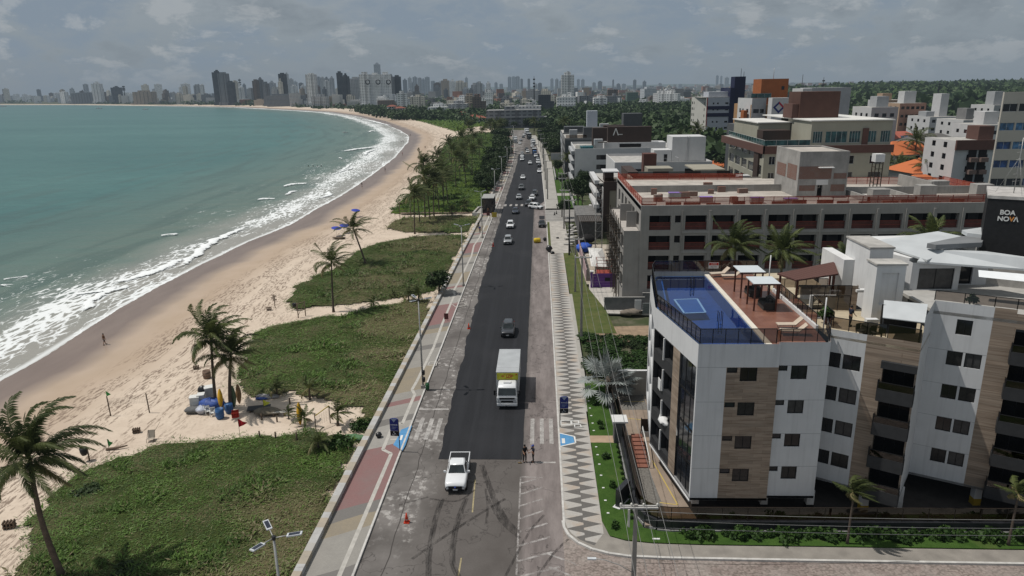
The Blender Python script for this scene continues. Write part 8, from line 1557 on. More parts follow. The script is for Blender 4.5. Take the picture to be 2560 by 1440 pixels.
wbox(84,118,164,164.4,0,topz(2350,470,164),m_wh,'long white boundary wall behind the unfinished block')
# yellow umbrella on villa terrace
q=G(1383,366,2.2); r=empty('garden_umbrella',(q.x,q.y,0),0,'yellow parasol in a villa garden beside the far pavement','parasol'); MB().tube([(0,0,0),(0,0,2.5)],.04,5).build('pole',m_galv,r,org=(0,0,0)); n=8; MB().add([(0,0,3.)]+[(2.2*math.cos(2*math.pi*i/n),2.2*math.sin(2*math.pi*i/n),2.2) for i in range(n)],[(0,1+i,1+(i+1)%n) for i in range(n)]).build('canopy',mat('parasol_yellow',(.52,.40,.05),.7,.1),r,org=(0,0,0))
r=wbox(5.2,14,338,339,0,3.2,m_wgr,'white villa wall crossing the far gardens'); wbox(5.6,5.9,262,300,0,1.2,m_wh,'low white garden wall along the far pavement'); wbox(9.4,9.7,199,228,0,1.4,m_wgr,'pale low wall beside the square lawns')
sheet('garden_path',[(5.4,222.2),(12.5,222.2),(12.5,227.8),(5.4,227.8)],0,.16,m_plain)
# ================================================================== VEHICLES
def paint_mat(name,c,metal=0.): return mat(name,c,.28,.03,1.,.5,metal,coat=.6)
m_pw=paint_mat('car_paint_white',(.66,.67,.68)); m_ps=paint_mat('car_paint_silver',(.36,.37,.38),.3); m_pd=paint_mat('car_paint_dark_grey',(.035,.037,.042),.2); m_pk=paint_mat('car_paint_black',(.010,.010,.012)); m_pn=paint_mat('car_paint_navy',(.014,.018,.035)); m_pb=paint_mat('truck_paint_blue',(.02,.10,.30)); m_pg=paint_mat('car_paint_grey',(.15,.155,.16),.3)
m_cgl=glass_dark('car_glass',(.015,.020,.020),.05,.8); m_tyre=mat('tyre_black',(.015,.015,.015),.9,.1); m_rim=mat('wheel_rim',(.25,.25,.26),.35,.1,2.,.5,.6); m_hl=mat('headlamp_glass',(.45,.47,.48),.1,.1,5.,.8); m_tl=mat('tail_lamp',(.25,.01,.01),.2,.05); m_plast=mat('black_plastic_trim',(.014,.014,.015),.6,.1); m_plate=mat('number_plate',(.5,.5,.5),.5,.05)
def loft(mb,st,m=0,close=True):
    """st: list of rings (same length) of 3-D points"""
    n=len(st[0]); vs=[p for r in st for p in r]; fs=[(i*n+j,i*n+(j+1)%n,(i+1)*n+(j+1)%n,(i+1)*n+j) for i in range(len(st)-1) for j in range(n)]
    mb.add(vs,fs,m,True)
    if close: mb.add(list(st[0]),[tuple(range(n-1,-1,-1))],m); mb.add(list(st[-1]),[tuple(range(n))],m)
def wheel(root,x,y,r,w_):
    o=MB().lathe([(r*.62,-w_/2),(r*.9,-w_/2),(r,-w_*.35),(r,w_*.35),(r*.9,w_/2),(r*.62,w_/2)],(0,0,0),18,axis='x').build('wheel',m_tyre,root,org=(0,0,0)); o.location=(x,y,r)
    s=1 if x>0 else -1; MB().lathe([(0,s*w_*.36),(r*.25,s*w_*.46),(r*.58,s*w_*.40),(r*.63,s*w_*.30)],(0,0,0),14,axis='x').build('rim',m_rim,o,org=(0,0,0)); return o
CARS={}
def car_proto(kind,label):
    """front faces local -Y; origin on the ground at the centre"""
    P=dict(suv=(4.45,1.83,1.66,.98,.72,.27,.95,.40,.86),sedan=(4.55,1.78,1.46,.90,.66,.29,.83,.44,.70),hatch=(3.95,1.70,1.49,.92,.68,.24,.95,.38,.84),van=(4.40,1.76,1.70,.98,.74,.19,.96,.36,.88),pickup=(5.30,1.86,1.80,1.10,.88,.27,.63,.36,.585))[kind]
    L,W_,H,belt,hoodz,cowl,rearb,roof0,roof1=P; root=empty('parked_car' if 0 else ('pickup_truck' if kind=='pickup' else 'car'),label=label,cat='pickup' if kind=='pickup' else 'car'); hw=W_/2; y=lambda f:-L/2+L*f
    if kind=='pickup': st=[(0,.52,.80,.86),(.015,.40,.98,.90),(.06,.36,1.05,.965),(.16,.34,1.08,.99),(cowl,.34,1.13,1.),(.45,.34,1.12,1.),(.64,.34,1.10,1.),(.80,.36,1.10,1.),(.985,.42,1.10,.985),(1.,.55,1.06,.97)]
    elif kind=='sedan': st=[(0,.42,.60,.84),(.015,.28,.70,.88),(.07,.22,.77,.95),(.17,.20,.84,.985),(cowl,.20,.93,1.),(.55,.20,.93,1.),(.80,.22,.95,1.),(.93,.26,.95,.96),(.99,.34,.86,.9),(1.,.45,.7,.86)]
    else: st=[(0,.42,.70,.84),(.015,.30,.84,.88),(.06,.24,.90,.95),(.15,.22,.95,.985),(cowl,.22,1.02,1.),(.55,.22,1.02,1.),(.82,.24,1.04,1.),(.94,.28,1.05,.96),(.99,.36,.98,.92),(1.,.48,.85,.88)]
    rings=[]
    for f,zb,zt,wf in st:
        w_=hw*wf; yy=y(f); rings.append([(-w_*.92,yy,zb),(w_*.92,yy,zb),(w_,yy,zb+.16),(w_*1.0,yy,zt-.20),(w_*.955,yy,zt-.06),(w_*.80,yy,zt),(0,yy,zt+.02),(-w_*.80,yy,zt),(-w_*.955,yy,zt-.06),(-w_*1.0,yy,zt-.20),(-w_,yy,zb+.16)])
    mb=MB(); loft(mb,rings); body=mb.build('body',m_pw,root,org=(0,0,0))
    bz=st[4][2]-.02; tb=hw*.90; tr=hw*.70
    # cabin shell
    cab=MB(); r0,r1,b0,b1=y(roof0),y(roof1),y(cowl+.01),y(rearb)
    base=[(-tb*.94,b0,bz),(tb*.94,b0,bz),(tb,y((cowl+rearb)/2),bz),(tb*.94,b1,bz),(-tb*.94,b1,bz),(-tb,y((cowl+rearb)/2),bz)]
    topr=[(-tr*.96,r0,H-.06),(tr*.96,r0,H-.06),(tr*1.03,(r0+r1)/2,H-.015),(tr*.94,r1,H-.07),(-tr*.94,r1,H-.07),(-tr*1.03,(r0+r1)/2,H-.015)]
    top2=[(-tr*.75,r0+.12,H),(tr*.75,r0+.12,H),(tr*.8,(r0+r1)/2,H+.03),(tr*.72,r1-.12,H-.01),(-tr*.72,r1-.12,H-.01),(-tr*.8,(r0+r1)/2,H+.03)]
    loft(cab,[base,topr,top2]); cab.build('cabin',m_pw,root,org=(0,0,0))
    def pane(nm,a,b,c,d,inset=.10,push=.014):
        a,b,c,d=map(Vector,(a,b,c,d)); ce=(a+b+c+d)/4; n=(b-a).cross(d-a).normalized(); 
        q=[p+(ce-p)*inset+n*push for p in (a,b,c,d)]; MB().quad(*q).build(nm,m_cgl,root,org=(0,0,0))
    pane('windscreen',base[0],base[1],topr[1],topr[0],.09); pane('rear_window',base[3],base[4],topr[4],topr[3],.12)
    pane('side_window',base[1],base[2],topr[2],topr[1],.11); pane('side_window',base[2],base[3],topr[3],topr[2],.12); pane('side_window',base[4],base[5],topr[5],topr[4],.12); pane('side_window',base[5],base[0],topr[0],topr[5],.11)
    if kind=='pickup':
        MB().box(-hw*.90,hw*.90,y(.64),y(.992),st[7][2]+.022,st[7][2]+.03).build('cargo_bed',m_plast,root,org=(0,0,0)); b_=MB(); b_.box(-hw*.97,-hw*.90,y(.645),y(.985),1.08,1.145).box(hw*.90,hw*.97,y(.645),y(.985),1.08,1.145).box(-hw*.9,hw*.9,y(.965),y(.985),1.08,1.145); b_.build('bed_sides',m_pw,root,org=(0,0,0))
    fz=st[1][2]; mb=MB(); gz=.62 if kind!='sedan' else .48
    mb.box(-hw*.62,hw*.62,y(0)-.03,y(.01),gz-.16,gz+.14); mb.build('grille',m_plast,root,org=(0,0,0)); MB().box(-hw*.82,hw*.82,y(0)-.045,y(.02),.30,.38).build('bumper_trim',m_plast,root,org=(0,0,0)); MB().box(-.2,.2,y(0)-.05,y(0)-.032,.40,.52).build('number_plate',m_plate,root,org=(0,0,0))
    for s in (-1,1):
        a=[(s*hw*.60,y(.012)-.02,fz-.17),(s*hw*.88,y(.05)-.02,fz-.13),(s*hw*.90,y(.055)-.02,fz-.02),(s*hw*.58,y(.014)-.02,fz-.06)]; a=a if s>0 else a[::-1]
        h=MB().add([*a,*[(p[0],p[1]+.12,p[2]) for p in a]],[(0,1,2,3),(4,7,6,5),(0,4,5,1),(1,5,6,2),(2,6,7,3),(3,7,4,0)]).build('headlight',m_hl,root,org=(0,0,0))
        MB().cbox((s*(hw+.11),y(cowl+.05),bz+.02),(.22,.13,.15),0,0,.85).build('side_mirror',m_pw,root,org=(0,0,0))
        MB().box(min(s*hw*.72,s*hw*.93),max(s*hw*.72,s*hw*.93),y(.985),y(1.)+.02,.82,1.0).build('tail_light',m_tl,root,org=(0,0,0))
    r=.335 if kind not in('pickup','suv') else .38
    for fy in (.17,.82 if kind!='pickup' else .79):
        for s in (-1,1):
            wheel(root,s*(hw-.09),y(fy),r,.22); MB().lathe([(r*1.16,-.02),(r*1.18,0),(r*1.16,.02)],(s*(hw-.015),y(fy),r),16,axis='x').build('wheel_arch',m_plast,root,org=(0,0,0))
    return root
protos={}
def put_car(kind,x,y,rz,paint_,label,group=None,z=0.02):
    if kind not in protos: o=car_proto(kind,label); protos[kind]=o; CARS[kind]=1; first=True
    else: o=copy_tree(protos[kind]); first=False
    o.location=(x,y,z); o.rotation_euler=(0,0,rz); tag(o,label,None,group)
    PENDING.append((o,paint_)); return o
PENDING=[]
L_={'suv':4.45,'sedan':4.55,'hatch':3.95,'van':4.4,'pickup':5.3}
def car_px(kind,px,py,paint_,label,rz=0.,group=None):
    q=G(px,py,.02); return put_car(kind,q.x+math.sin(rz)*L_[kind]/2*-1*-1*0+math.sin(-rz)*-L_[kind]/2*-1,q.y+L_[kind]/2*math.cos(rz),rz,paint_,label,group)
q=G(1137,1236,0); pk=put_car('pickup',q.x,q.y+2.65,.02,m_pw,'white double cab pickup with a black grille, nearest vehicle on the avenue',z=.0)
car_px('suv',1269,846,m_pd,'dark grey car with a glossy roof driving behind the box truck'); car_px('suv',1269,613,m_ps,'silver car alone on the fresh asphalt, first beyond the dark one'); car_px('suv',1275,573,m_pw,'white car following the silver one'); car_px('sedan',1288,536,m_pn,'dark navy saloon just before the far zebra crossing')
put_car('van',G(1337,524).x+.3,G(1337,524).y+1.2,.95,m_pw,'white people carrier turning off the avenue at the cross street')
q=G(1355,570); put_car('hatch',q.x,q.y+2.,0,m_pk,'black hatchback parked in the lane with its tailgate raised',z=.01)
GQ='queue of traffic on the far avenue'
for kind,px,py,pm_,lab,rz in [('suv',1320,517,m_pd,'dark car crossing the far zebra',-.1),('hatch',1329,502,m_pw,'white car directly behind the dark one on the far zebra',-.1),('suv',1335,491,m_pd,'dark grey car behind the white one beyond the zebra',-.08),('hatch',1297,500,m_ps,'silver hatchback in the left lane beyond the zebra',0),('pickup',1303,476,m_pg,'grey pickup behind the silver hatchback',0),('sedan',1307,449,m_pw,'white saloon alone in the middle of the far asphalt',0),('sedan',1349,433,m_pw,'white saloon parked at the right kerb, first of the parked row',.03),('hatch',1349,417,m_pd,'dark hatchback in the parked row at the right kerb',.03),('suv',1346,410,m_pw,'white car behind the dark hatchback in the parked row',.03),('hatch',1345,403,m_ps,'silver hatchback deep in the parked row',.03),('hatch',1325,412,m_pw,'white car in the middle lane level with the parked row',0),('suv',1305,403,m_pw,'first white car of the trio in the left lane',0),('sedan',1305,394,m_pw,'second white car of the trio in the left lane',0),('hatch',1305,387,m_ps,'third pale car of the trio in the left lane',0),('suv',1340,394,m_pw,'white car parked behind the blue truck',.05),('suv',1319,383,m_pw,'white car beside the dark one in the middle lane',0),('sedan',1316,376,m_pd,'dark saloon in the middle of the far queue',0),('hatch',1335,378,m_pk,'black car parked beyond the blue truck',.05),('suv',1331,369,m_pw,'white car parked near the end of the right kerb',.08),('sedan',1300,361,m_pw,'white saloon in the bend of the avenue',.1),('hatch',1303,353,m_ps,'tiny silver car in the bend of the avenue',.1),('sedan',1309,345,m_pd,'tiny dark car at the top of the avenue',.1),('suv',1311,340,m_pw,'tiny white car at the top of the avenue',.1)]:
    car_px(kind,px,py,pm_,lab,rz,GQ)
for o,pm_ in PENDING:
    if pm_ is not m_pw: recolor(o,m_pw,pm_)
mbx=MB(); mbx.lathe([(0,-.02),(.09,-.01),(.09,.01),(0,.02)],(0,-2.70,.68),12,axis='y'); mbx.build('badge',mat('badge_blue',(.03,.06,.30),.3,.05),pk,org=(0,0,0))
hk=[o for o,p in PENDING if p is m_pk][0]; MB().add([(-.65,1.75,1.5),(.65,1.75,1.5),(.68,2.5,2.15),(-.68,2.5,2.15),(-.65,1.75,1.56),(.65,1.75,1.56),(.68,2.5,2.21),(-.68,2.5,2.21)],[(0,1,2,3),(7,6,5,4),(0,4,5,1),(2,6,7,3),(1,5,6,2),(3,7,4,0)]).build('raised_tailgate',m_pk,hk,org=(0,0,0))
# trucks
m_box=mat('truck_box_grey',(.42,.43,.44),.6,.06,1.); m_boxt=mat('truck_box_top',(.36,.375,.385),.5,.10,.8); m_yel=mat('truck_yellow_panel',(.40,.40,.03),.6,.05); m_tred=mat('truck_red_letters',(.36,.03,.02),.6,.05)
def truck_proto(label,boxm=m_box,sign=True):
    r=empty('box_truck',label=label,cat='truck'); w_=1.12
    MB().box(-.45,.45,-2.6,4.6,.55,.85).build('chassis',m_plast,r,org=(0,0,0))
    rg=[]
    for y_,zb,zt,f in ((-4.05,.5,1.35,.95),(-4.0,.42,1.55,.985),(-3.75,.42,2.42,.96),(-3.35,.5,2.58,.93),(-2.35,.55,2.62,.93)):
        a=w_*f; rg.append([(-a,y_,zb),(a,y_,zb),(a,y_,min(zt,1.4)),(a*.93,y_,zt-.1),(a*.8,y_,zt),(-a*.8,y_,zt),(-a*.93,y_,zt-.1),(-a,y_,min(zt,1.4))])
    mb=MB(); loft(mb,rg); mb.build('cab',m_pw,r,org=(0,0,0))
    MB().quad((-w_*.86,-4.02,1.58),(w_*.86,-4.02,1.58),(w_*.82,-3.78,2.33),(-w_*.82,-3.78,2.33)).build('windscreen',m_cgl,r,org=(0,0,0)); MB().box(-w_*.72,w_*.72,-4.09,-4.04,1.14,1.32).build('upper_grille',m_plast,r,org=(0,0,0)); MB().box(-w_*.88,w_*.88,-4.10,-4.04,.78,1.0).build('lower_grille',m_plast,r,org=(0,0,0)); MB().box(-w_*.97,w_*.97,-4.16,-3.95,.42,.66).build('bumper',m_pw,r,org=(0,0,0)); MB().box(-.22,.22,-4.18,-4.165,.46,.58).build('number_plate',m_plate,r,org=(0,0,0)); MB().box(-.4,.4,-3.2,-2.7,2.61,2.72).build('roof_hatch',m_pw,r,org=(0,0,0))
    for s in (-1,1):
        MB().box(min(s*.66,s*1.04),max(s*.66,s*1.04),-4.12,-4.05,.80,.98).build('headlight',m_hl,r,org=(0,0,0)); MB().cbox((s*1.32,-3.85,1.55),(.2,.1,.55)).build('side_mirror',m_plast,r,org=(0,0,0)); MB().box(min(s*1.1,s*1.32),max(s*1.1,s*1.32),-3.86,-3.82,1.95,2.0).build('mirror_arm',m_plast,r,org=(0,0,0))
        MB().quad((s*1.075,-3.6,1.5),(s*1.075,-2.7,1.5),(s*1.05,-2.7,2.3),(s*1.05,-3.5,2.3)).build('side_window',m_cgl,r,org=(0,0,0))
        wheel(r,s*.98,-3.1,.46,.28); wheel(r,s*.95,2.6,.46,.5)
    b=MB().box(-1.22,1.22,-2.2,4.75,.95,3.45).build('cargo_box',boxm,r,org=(0,0,0)); MB().box(-1.24,1.24,-2.22,4.77,3.45,3.5).build('box_roof',m_boxt,b,org=(0,0,0)); MB().box(-1.235,1.235,-.85,-.75,3.5,3.515).build('roof_seam',m_box,b,org=(0,0,0))
    if sign:
        s=MB().box(-1.14,1.14,-2.25,-2.205,2.62,3.38).build('front_sign',m_yel,r,org=(0,0,0)); text_mesh('lettering','LDF',.44,m_tred,s,(.22,-2.262,3.0),(math.pi/2,0,0),.004,.012); text_mesh('lettering','DISTRIBUIDORA',.12,m_tred,s,(0,-2.262,3.28),(math.pi/2,0,0),.003); text_mesh('lettering','ATACADO E VAREJO',.10,m_tred,s,(0.02,-2.262,2.73),(math.pi/2,0,0),.003)
        mb=MB(); n=8; mb.add([(-.5+.19*math.cos(math.pi*i/n),-2.262,3.0+.13*math.sin(math.pi*i/n)) for i in range(n+1)],[tuple(range(n+1))[::-1]]); mb.box(-.515,-.485,-2.265,-2.255,2.84,3.0); mb.lathe([(.05,-.004),(.085,0),(.05,.004)],(.95,-2.262,3.22),10,axis='y'); mb.build('umbrella_emblem',m_tred,s,org=(0,0,0))
    return r
q=G(1268,1024); t1=truck_proto('box truck with a grey box and a yellow LDF sign above its white cab'); t1.location=(q.x,q.y+4.1,.02)
for px,py,cab,boxm,s_,lab,rz in ((1336,388,m_pb,m_plast,.9,'blue truck parked at the right kerb in the far row',.05),(1333,364,m_pw,m_box,.95,'white truck parked at the right kerb near the bend',.1),(1323,349,m_pd,m_plast,1.1,'dark truck at the head of the far queue',.1),(1287,358,m_pw,m_box,1.05,'white truck standing at the left kerb near the trees',.1),(1317,337,m_pw,m_box,1.2,'white bus like truck at the very end of the avenue',.1)):
    q=G(px,py); o=copy_tree(t1,loc=(q.x,q.y+4*s_,.02),rz=rz,scale=s_,label=lab,group='far trucks'); 
    for ch in list(KIDS[o.name]):
        if ch.name.startswith('front_sign'):
            KIDS[o.name].remove(ch)
            for g_ in KIDS.pop(ch.name,[]): KIDS.pop(g_.name,None); bpy.data.objects.remove(g_)
            bpy.data.objects.remove(ch)
    recolor(o,m_pw,cab); recolor(o,m_box,boxm)
# ================================================================== FAR CITY
t=NT('far_facade'); v=t.obj(); x,y,z=t.sep(v); oi=t.N('ObjectInfo'); ge=t.N('NewGeometry').outputs['Normal']; nx,ny,nz=t.sep(ge); rnd=oi.outputs['Random']
h=t.math('ADD',t.math('MULTIPLY',x,t.math('GREATER_THAN',t.math('ABSOLUTE',ny),.5)),t.math('MULTIPLY',y,t.math('GREATER_THAN',t.math('ABSOLUTE',nx),.5)))
pitch=t.math('ADD',2.6,t.math('MULTIPLY',rnd,2.4)); fx=t.math('FRACT',t.math('DIVIDE',t.math('ADD',h,300.),pitch)); fz=t.math('FRACT',t.math('DIVIDE',z,3.05))
wx=t.math('MULTIPLY',t.math('GREATER_THAN',fx,.22),t.math('LESS_THAN',fx,t.math('ADD',.55,t.math('MULTIPLY',rnd,.35)))); wz=t.math('MULTIPLY',t.math('GREATER_THAN',fz,.34),t.math('LESS_THAN',fz,.80)); wm=t.math('MULTIPLY',t.math('MULTIPLY',wx,wz),t.math('LESS_THAN',t.math('ABSOLUTE',nz),.5))
c=t.mix(t.math('MULTIPLY',wm,.72),oi.outputs['Color'],(.03,.035,.045)); bandm=t.math('LESS_THAN',t.math('FRACT',t.math('ADD',t.math('DIVIDE',h,t.math('ADD',7.,t.math('MULTIPLY',rnd,9.))),rnd)),.22); c=t.mix(t.math('MULTIPLY',t.math('MULTIPLY',bandm,t.math('GREATER_THAN',rnd,.45)),.7),c,t.mix(.72,oi.outputs['Color'],(.03,.03,.035)))
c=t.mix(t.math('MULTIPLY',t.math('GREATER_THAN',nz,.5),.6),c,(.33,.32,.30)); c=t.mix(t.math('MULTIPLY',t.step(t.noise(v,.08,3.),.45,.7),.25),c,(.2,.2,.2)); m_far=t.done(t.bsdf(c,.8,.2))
def farmesh(name,w_,d_,h_,seed,tower):
    r=random.Random(seed); mb=MB(); w2,d2=w_/2,d_/2
    if tower:
        n=r.choice([0,1,2])
        mb.box(-w2,w2,-d2,d2,0,h_)
        if n>=1: mb.box(-w2*.45,w2*.45,-d2-1.3,-d2-.01,0,h_*.985)
        if n==2: mb.box(-w2-1.2,-w2-.01,-d2*.5,d2*.6,0,h_*.97)
        mb.box(-w2*.55,w2*.5,-d2*.5,d2*.5,h_,h_+r.uniform(2.5,5.5)); 
        if r.random()<.5: mb.box(-w2*.2,w2*.3,-d2*.3,d2*.3,h_+2.,h_+r.uniform(6,8.5))
        mb.box(-w2*1.25,w2*1.25,-d2*1.3,d2*1.3,0,min(9,h_*.12))
    else:
        mb.box(-w2,w2,-d2,d2,0,h_)
        if r.random()<.75: mb.box(-w2*r.uniform(.2,.9),w2*r.uniform(.0,.7),-d2*.5,d2*.6,h_,h_+r.uniform(2,4.5))
        if r.random()<.5: mb.box(w2*.2,w2*.55,-d2*.2,d2*.3,h_,h_+r.uniform(3,6))
        if r.random()<.45: mb.box(w2+.01,w2+r.uniform(3,9),-d2*.8,d2*.6,0,h_*r.uniform(.4,.8))
        if r.random()<.4: mb.box(-w2,w2,-d2-1.2,-d2-.01,h_*.22,h_*.3).box(-w2,w2,-d2-1.2,-d2-.01,h_*.55,h_*.63)
    return mb
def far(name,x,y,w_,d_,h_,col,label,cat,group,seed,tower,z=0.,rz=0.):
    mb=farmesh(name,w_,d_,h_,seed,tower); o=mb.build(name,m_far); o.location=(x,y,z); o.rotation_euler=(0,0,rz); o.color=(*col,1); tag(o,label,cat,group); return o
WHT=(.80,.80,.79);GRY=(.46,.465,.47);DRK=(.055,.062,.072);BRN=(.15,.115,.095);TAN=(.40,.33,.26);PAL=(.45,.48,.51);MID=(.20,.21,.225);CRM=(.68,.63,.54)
GT_='pale slab towers on the hazy skyline'
TW=[(241,20,207,2750,WHT,'lone white tower on the far left of the bay'),(290,20,217,2850,DRK,'squat dark tower right of the lone white one'),(541,17,177,1850,DRK,'tall twin slab dark tower over the bay, left slab'),(557,20,180,1880,MID,'tall twin slab dark tower over the bay, right slab'),(576,14,203,1950,DRK,'short dark tower tucked beside the tall twin slabs'),(638,12,199,2000,BRN,'left half of the brown grey tower pair'),(650,11,196,2030,MID,'right half of the brown grey tower pair'),(705,15,181,1900,DRK,'dark slim tower with pale slim neighbours'),(777,21,182,1650,WHT,'striped white tower with a dark cap'),(848,12,178,1700,DRK,'taller of two dark slabs left of the emblem towers'),(863,15,187,1650,DRK,'shorter of two dark slabs left of the emblem towers'),(888,24,193,1700,GRY,'grey block leaning against the emblem towers'),(911,22,182,1480,WHT,'left of three white towers with ring emblems'),(937,22,182,1500,WHT,'middle of three white towers with ring emblems'),(963,22,182,1520,WHT,'right of three white towers with ring emblems'),(942,13,157,3100,PAL,'tallest pale glass tower rising behind the emblem towers'),(977,14,189,1600,MID,'grey slab right of the emblem towers'),(992,16,188,1620,DRK,'dark striped slab at the right end of the emblem group'),(1113,18,199,2500,TAN,'cream tower left of the broad striped block'),(1131,14,201,2450,WHT,'white tower in front of the broad striped block'),(1150,34,204,2500,CRM,'broad striped cream block'),(1419,30,184,1450,WHT,'white tower with dark window columns and a dark cap right of the mast'),(1415,44,240,880,WHT,'ten storey white block before the dark capped tower'),(1500,32,243,1000,WHT,'white block with blue grey corner before the mangrove'),(1531,24,222,1350,BRN,'brown and white tower with a thin aerial'),(1580,26,229,1350,(.10,.16,.13),'block wrapped in green netting'),(1361,30,234,1000,DRK,'dark grey tower block near the mast'),(1222,18,228,1200,WHT,'white narrow block left of the mast'),(1095,44,266,930,WHT,'long white block at the edge of the dune meadow'),(1145,46,258,960,GRY,'grey terraced block behind the red roofs'),(1285,130,272,640,MID,'long dark glazed hotel block crossing the head of the avenue'),(1325,54,262,650,GRY,'taller right wing of the long dark block'),(1640,36,241,1250,BRN,'brown block over the mangrove edge'),(1690,60,246,1350,WHT,'white terraces right of the brown block'),(715,90,237,1750,MID,'long low dark pavilion on the bay front'),(360,50,228,2500,TAN,'tan block behind the bay front trees'),(210,60,232,2650,MID,'dark terraces beside the lone white tower'),(1192,20,240,950,BRN,'brown slab behind the grey terraced block'),(1175,22,238,1000,TAN,'tan slab beside the brown one'),(800,34,240,1500,GRY,'grey apartments under the striped white tower')]
def tower_at(i,a,w_,tp,Y,col,lab,group=None):
    while a<900 and shore(np.array([[YP(a,tp,Y).x,Y]]))[0][0]<60: Y*=1.02
    q=YP(a,tp,Y); zg=Z1(q.x,Y) if Y<3500 else 5.; W_m=w_*Y/FPX*1.0; hh=max(8,q.z-zg)
    return far('tower' if hh>30 else 'apartment_building',q.x,Y,W_m,min(W_m*1.1,26),hh*.955,col,lab,'tower' if hh>30 else 'building',group,i*7+3,hh>30,zg)
for i,(a,w_,tp,Y,col,lab) in enumerate(TW):
    o=tower_at(i,a,w_,tp,Y,col,lab)
    if 'ring emblems' in lab:
        q=YP(a+8,205,Y-16); MB().lathe([(3.2,-.2),(5.2,-.2),(5.2,.2),(3.2,.2)],(q.x-o.location.x,-16.,q.z-o.location.z),12,axis='y',caps=False).build('ring_emblem',m_dkm,o,org=(0,0,0))
RT=random.Random(12)
for i,(a,w_,tp,Y) in enumerate([(610,6,210,4200),(716,7,182,3000),(727,9,196,3400),(738,8,203,3600),(752,9,206,3300),(795,9,190,2800),(806,8,192,3000),(816,9,194,3200),(829,9,193,2900),(770,9,200,3000),(876,9,200,2500),(900,9,190,2700),(925,8,196,2900),(1012,9,198,4300),(1024,8,193,4500),(1037,10,191,4200),(1049,8,193,4400),(1058,9,197,4300),(1068,10,191,4200),(1082,9,201,4400),(1166,6,193,4800),(1100,9,205,3900),(1193,7,206,5200),(1207,8,211,4900),(1240,7,206,5000),(1274,8,191,5200),(1284,9,190,5100),(1294,10,190,5000),(1304,6,196,5200),(1322,6,196,5300),(1253,8,209,4700),(1350,9,207,4300),(1380,7,196,5100),(1392,8,197,5000),(1402,8,201,4700),(1446,6,197,5600),(1457,8,198,5500),(1485,8,206,5200),(1500,10,203,5000),(1533,4,199,6000),(1546,8,209,5000),(1587,7,199,5600),(1611,8,203,5400),(1559,10,209,4900),(1793,6,188,7000),(1803,5,189,7200),(1817,10,193,6800),(1860,8,207,6000),(2170,8,204,8000),(2192,7,203,8200),(2272,10,202,8300),(2120,8,206,7500),(680,10,207,3300),(660,10,210,3000),(590,9,212,2900),(1340,7,210,4700),(1650,8,208,6200),(1700,9,210,6000),(1030,10,206,3600),(1090,12,208,3300)]):
    lft='left of the mast' if a<1335 else ('right of the mast' if a<1760 else 'above the forest horizon'); tall=tp<197
    tower_at(100+i,a,w_,tp,Y,RT.choice([PAL,PAL,GRY,MID]),('tall' if tall else 'short')+' hazy pale tower on the far skyline '+lft,GT_)
for i in range(48):
    a=RT.uniform(560,1260); tp=RT.uniform(199,229) if a<1010 else RT.uniform(206,230); Y=RT.uniform(1750,3100); zn='behind the bay front towers' if a<800 else ('around the ring emblem towers' if a<1020 else 'between the emblem towers and the mast')
    tower_at(200+i,a,RT.uniform(8,15),tp,Y,RT.choice([WHT,WHT,GRY,CRM,PAL,BRN,MID]),('slim' if tp<213 else 'mid height')+' apartment tower '+zn,'apartment towers '+zn)
# masts
for px,tp,Y,lab in ((1335,190,900,'tall lattice mast rising over the town at the head of the avenue'),(598,196,2600,'thin mast right of the short dark bay tower'),(308,214,2800,'thin mast right of the squat dark tower'),(2350,205,900,'thin mast above the right forest'),(2060,193,700,'thin mast behind the orange tower')):
    q=YP(px,tp,Y); b=YP(px,250,Y); k=Y/900; mb=MB(); mb.tube([(q.x,Y,-1),(q.x,Y,q.z*.6),(q.x,Y,q.z)],[.9*k,.6*k,.25*k],5)
    for f in (.72,.8,.9): mb.cbox((q.x,Y,q.z*f),(2.6*k,2.*k,1.6*k))
    o=mb.build('mast',m_dkm); tag(o,lab,'mast')
# low-rise town
FPOLY=[[(14,440),(60,360),(110,350),(190,420),(420,900),(330,1150),(40,1050),(6,700)],[(330,760),(760,640),(1600,900),(3400,2200),(3000,3400),(1500,2600),(560,1700)]]
LR=random.Random(77); cnt=0; PALC=[(WHT,'white',5),(GRY,'grey',4),(TAN,'tan',2),(BRN,'brown',2),(MID,'dark grey',3),(CRM,'cream',3),(PAL,'pale blue grey',2)]; bag_=[p for p in PALC for _ in range(p[2])]
def ok_land(x,y,m=90):
    d,_=shore(np.array([[x,y]])); 
    if d[0]<m: return False
    for P in FPOLY:
        if inpoly(np.array([x]),np.array([y]),P)[0]: return False
    return True
tries=0
while cnt<285 and tries<6000:
    tries+=1; px=LR.uniform(-40,1780); Y=math.exp(LR.uniform(math.log(640),math.log(3600)))
    if cnt%2:
        px=LR.choice([LR.uniform(-40,520),LR.uniform(-40,960)]); Y=2600*(1-max(0,px)/1500); 
        while shore(np.array([[YP(px,240,Y).x,Y]]))[0][0]<75: Y*=1.015
        Y*=LR.uniform(1.0,1.3)
    if px>1200 and Y<1000: continue
    q=YP(px,240,Y); x=q.x
    if not ok_land(x,Y,75 if Y>1000 else 150): continue
    if 1010<px<1330 and Y<620: continue
    col,cn,_=LR.choice(bag_); hh=LR.choice([7,9,10,13,13,16,19,22,28])*(1.9 if px<520 else 1.25 if cnt%2 else 1.)*(1. if Y<1500 else LR.uniform(.9,1.5)); w_=LR.uniform(11,30)
    zone='far left bay front' if px<520 else ('bay front below the towers' if px<1000 else ('town left of the avenue' if px<1330 else 'town behind the mangrove'))
    far('town_block',x,Y,w_,LR.uniform(10,22),hh,col,('low' if hh<14 else 'mid height')+' '+cn+' block in the '+zone,'building','blocks of the '+zone,1000+cnt,False,Z1(x,Y),LR.uniform(-.5,.5)); cnt+=1
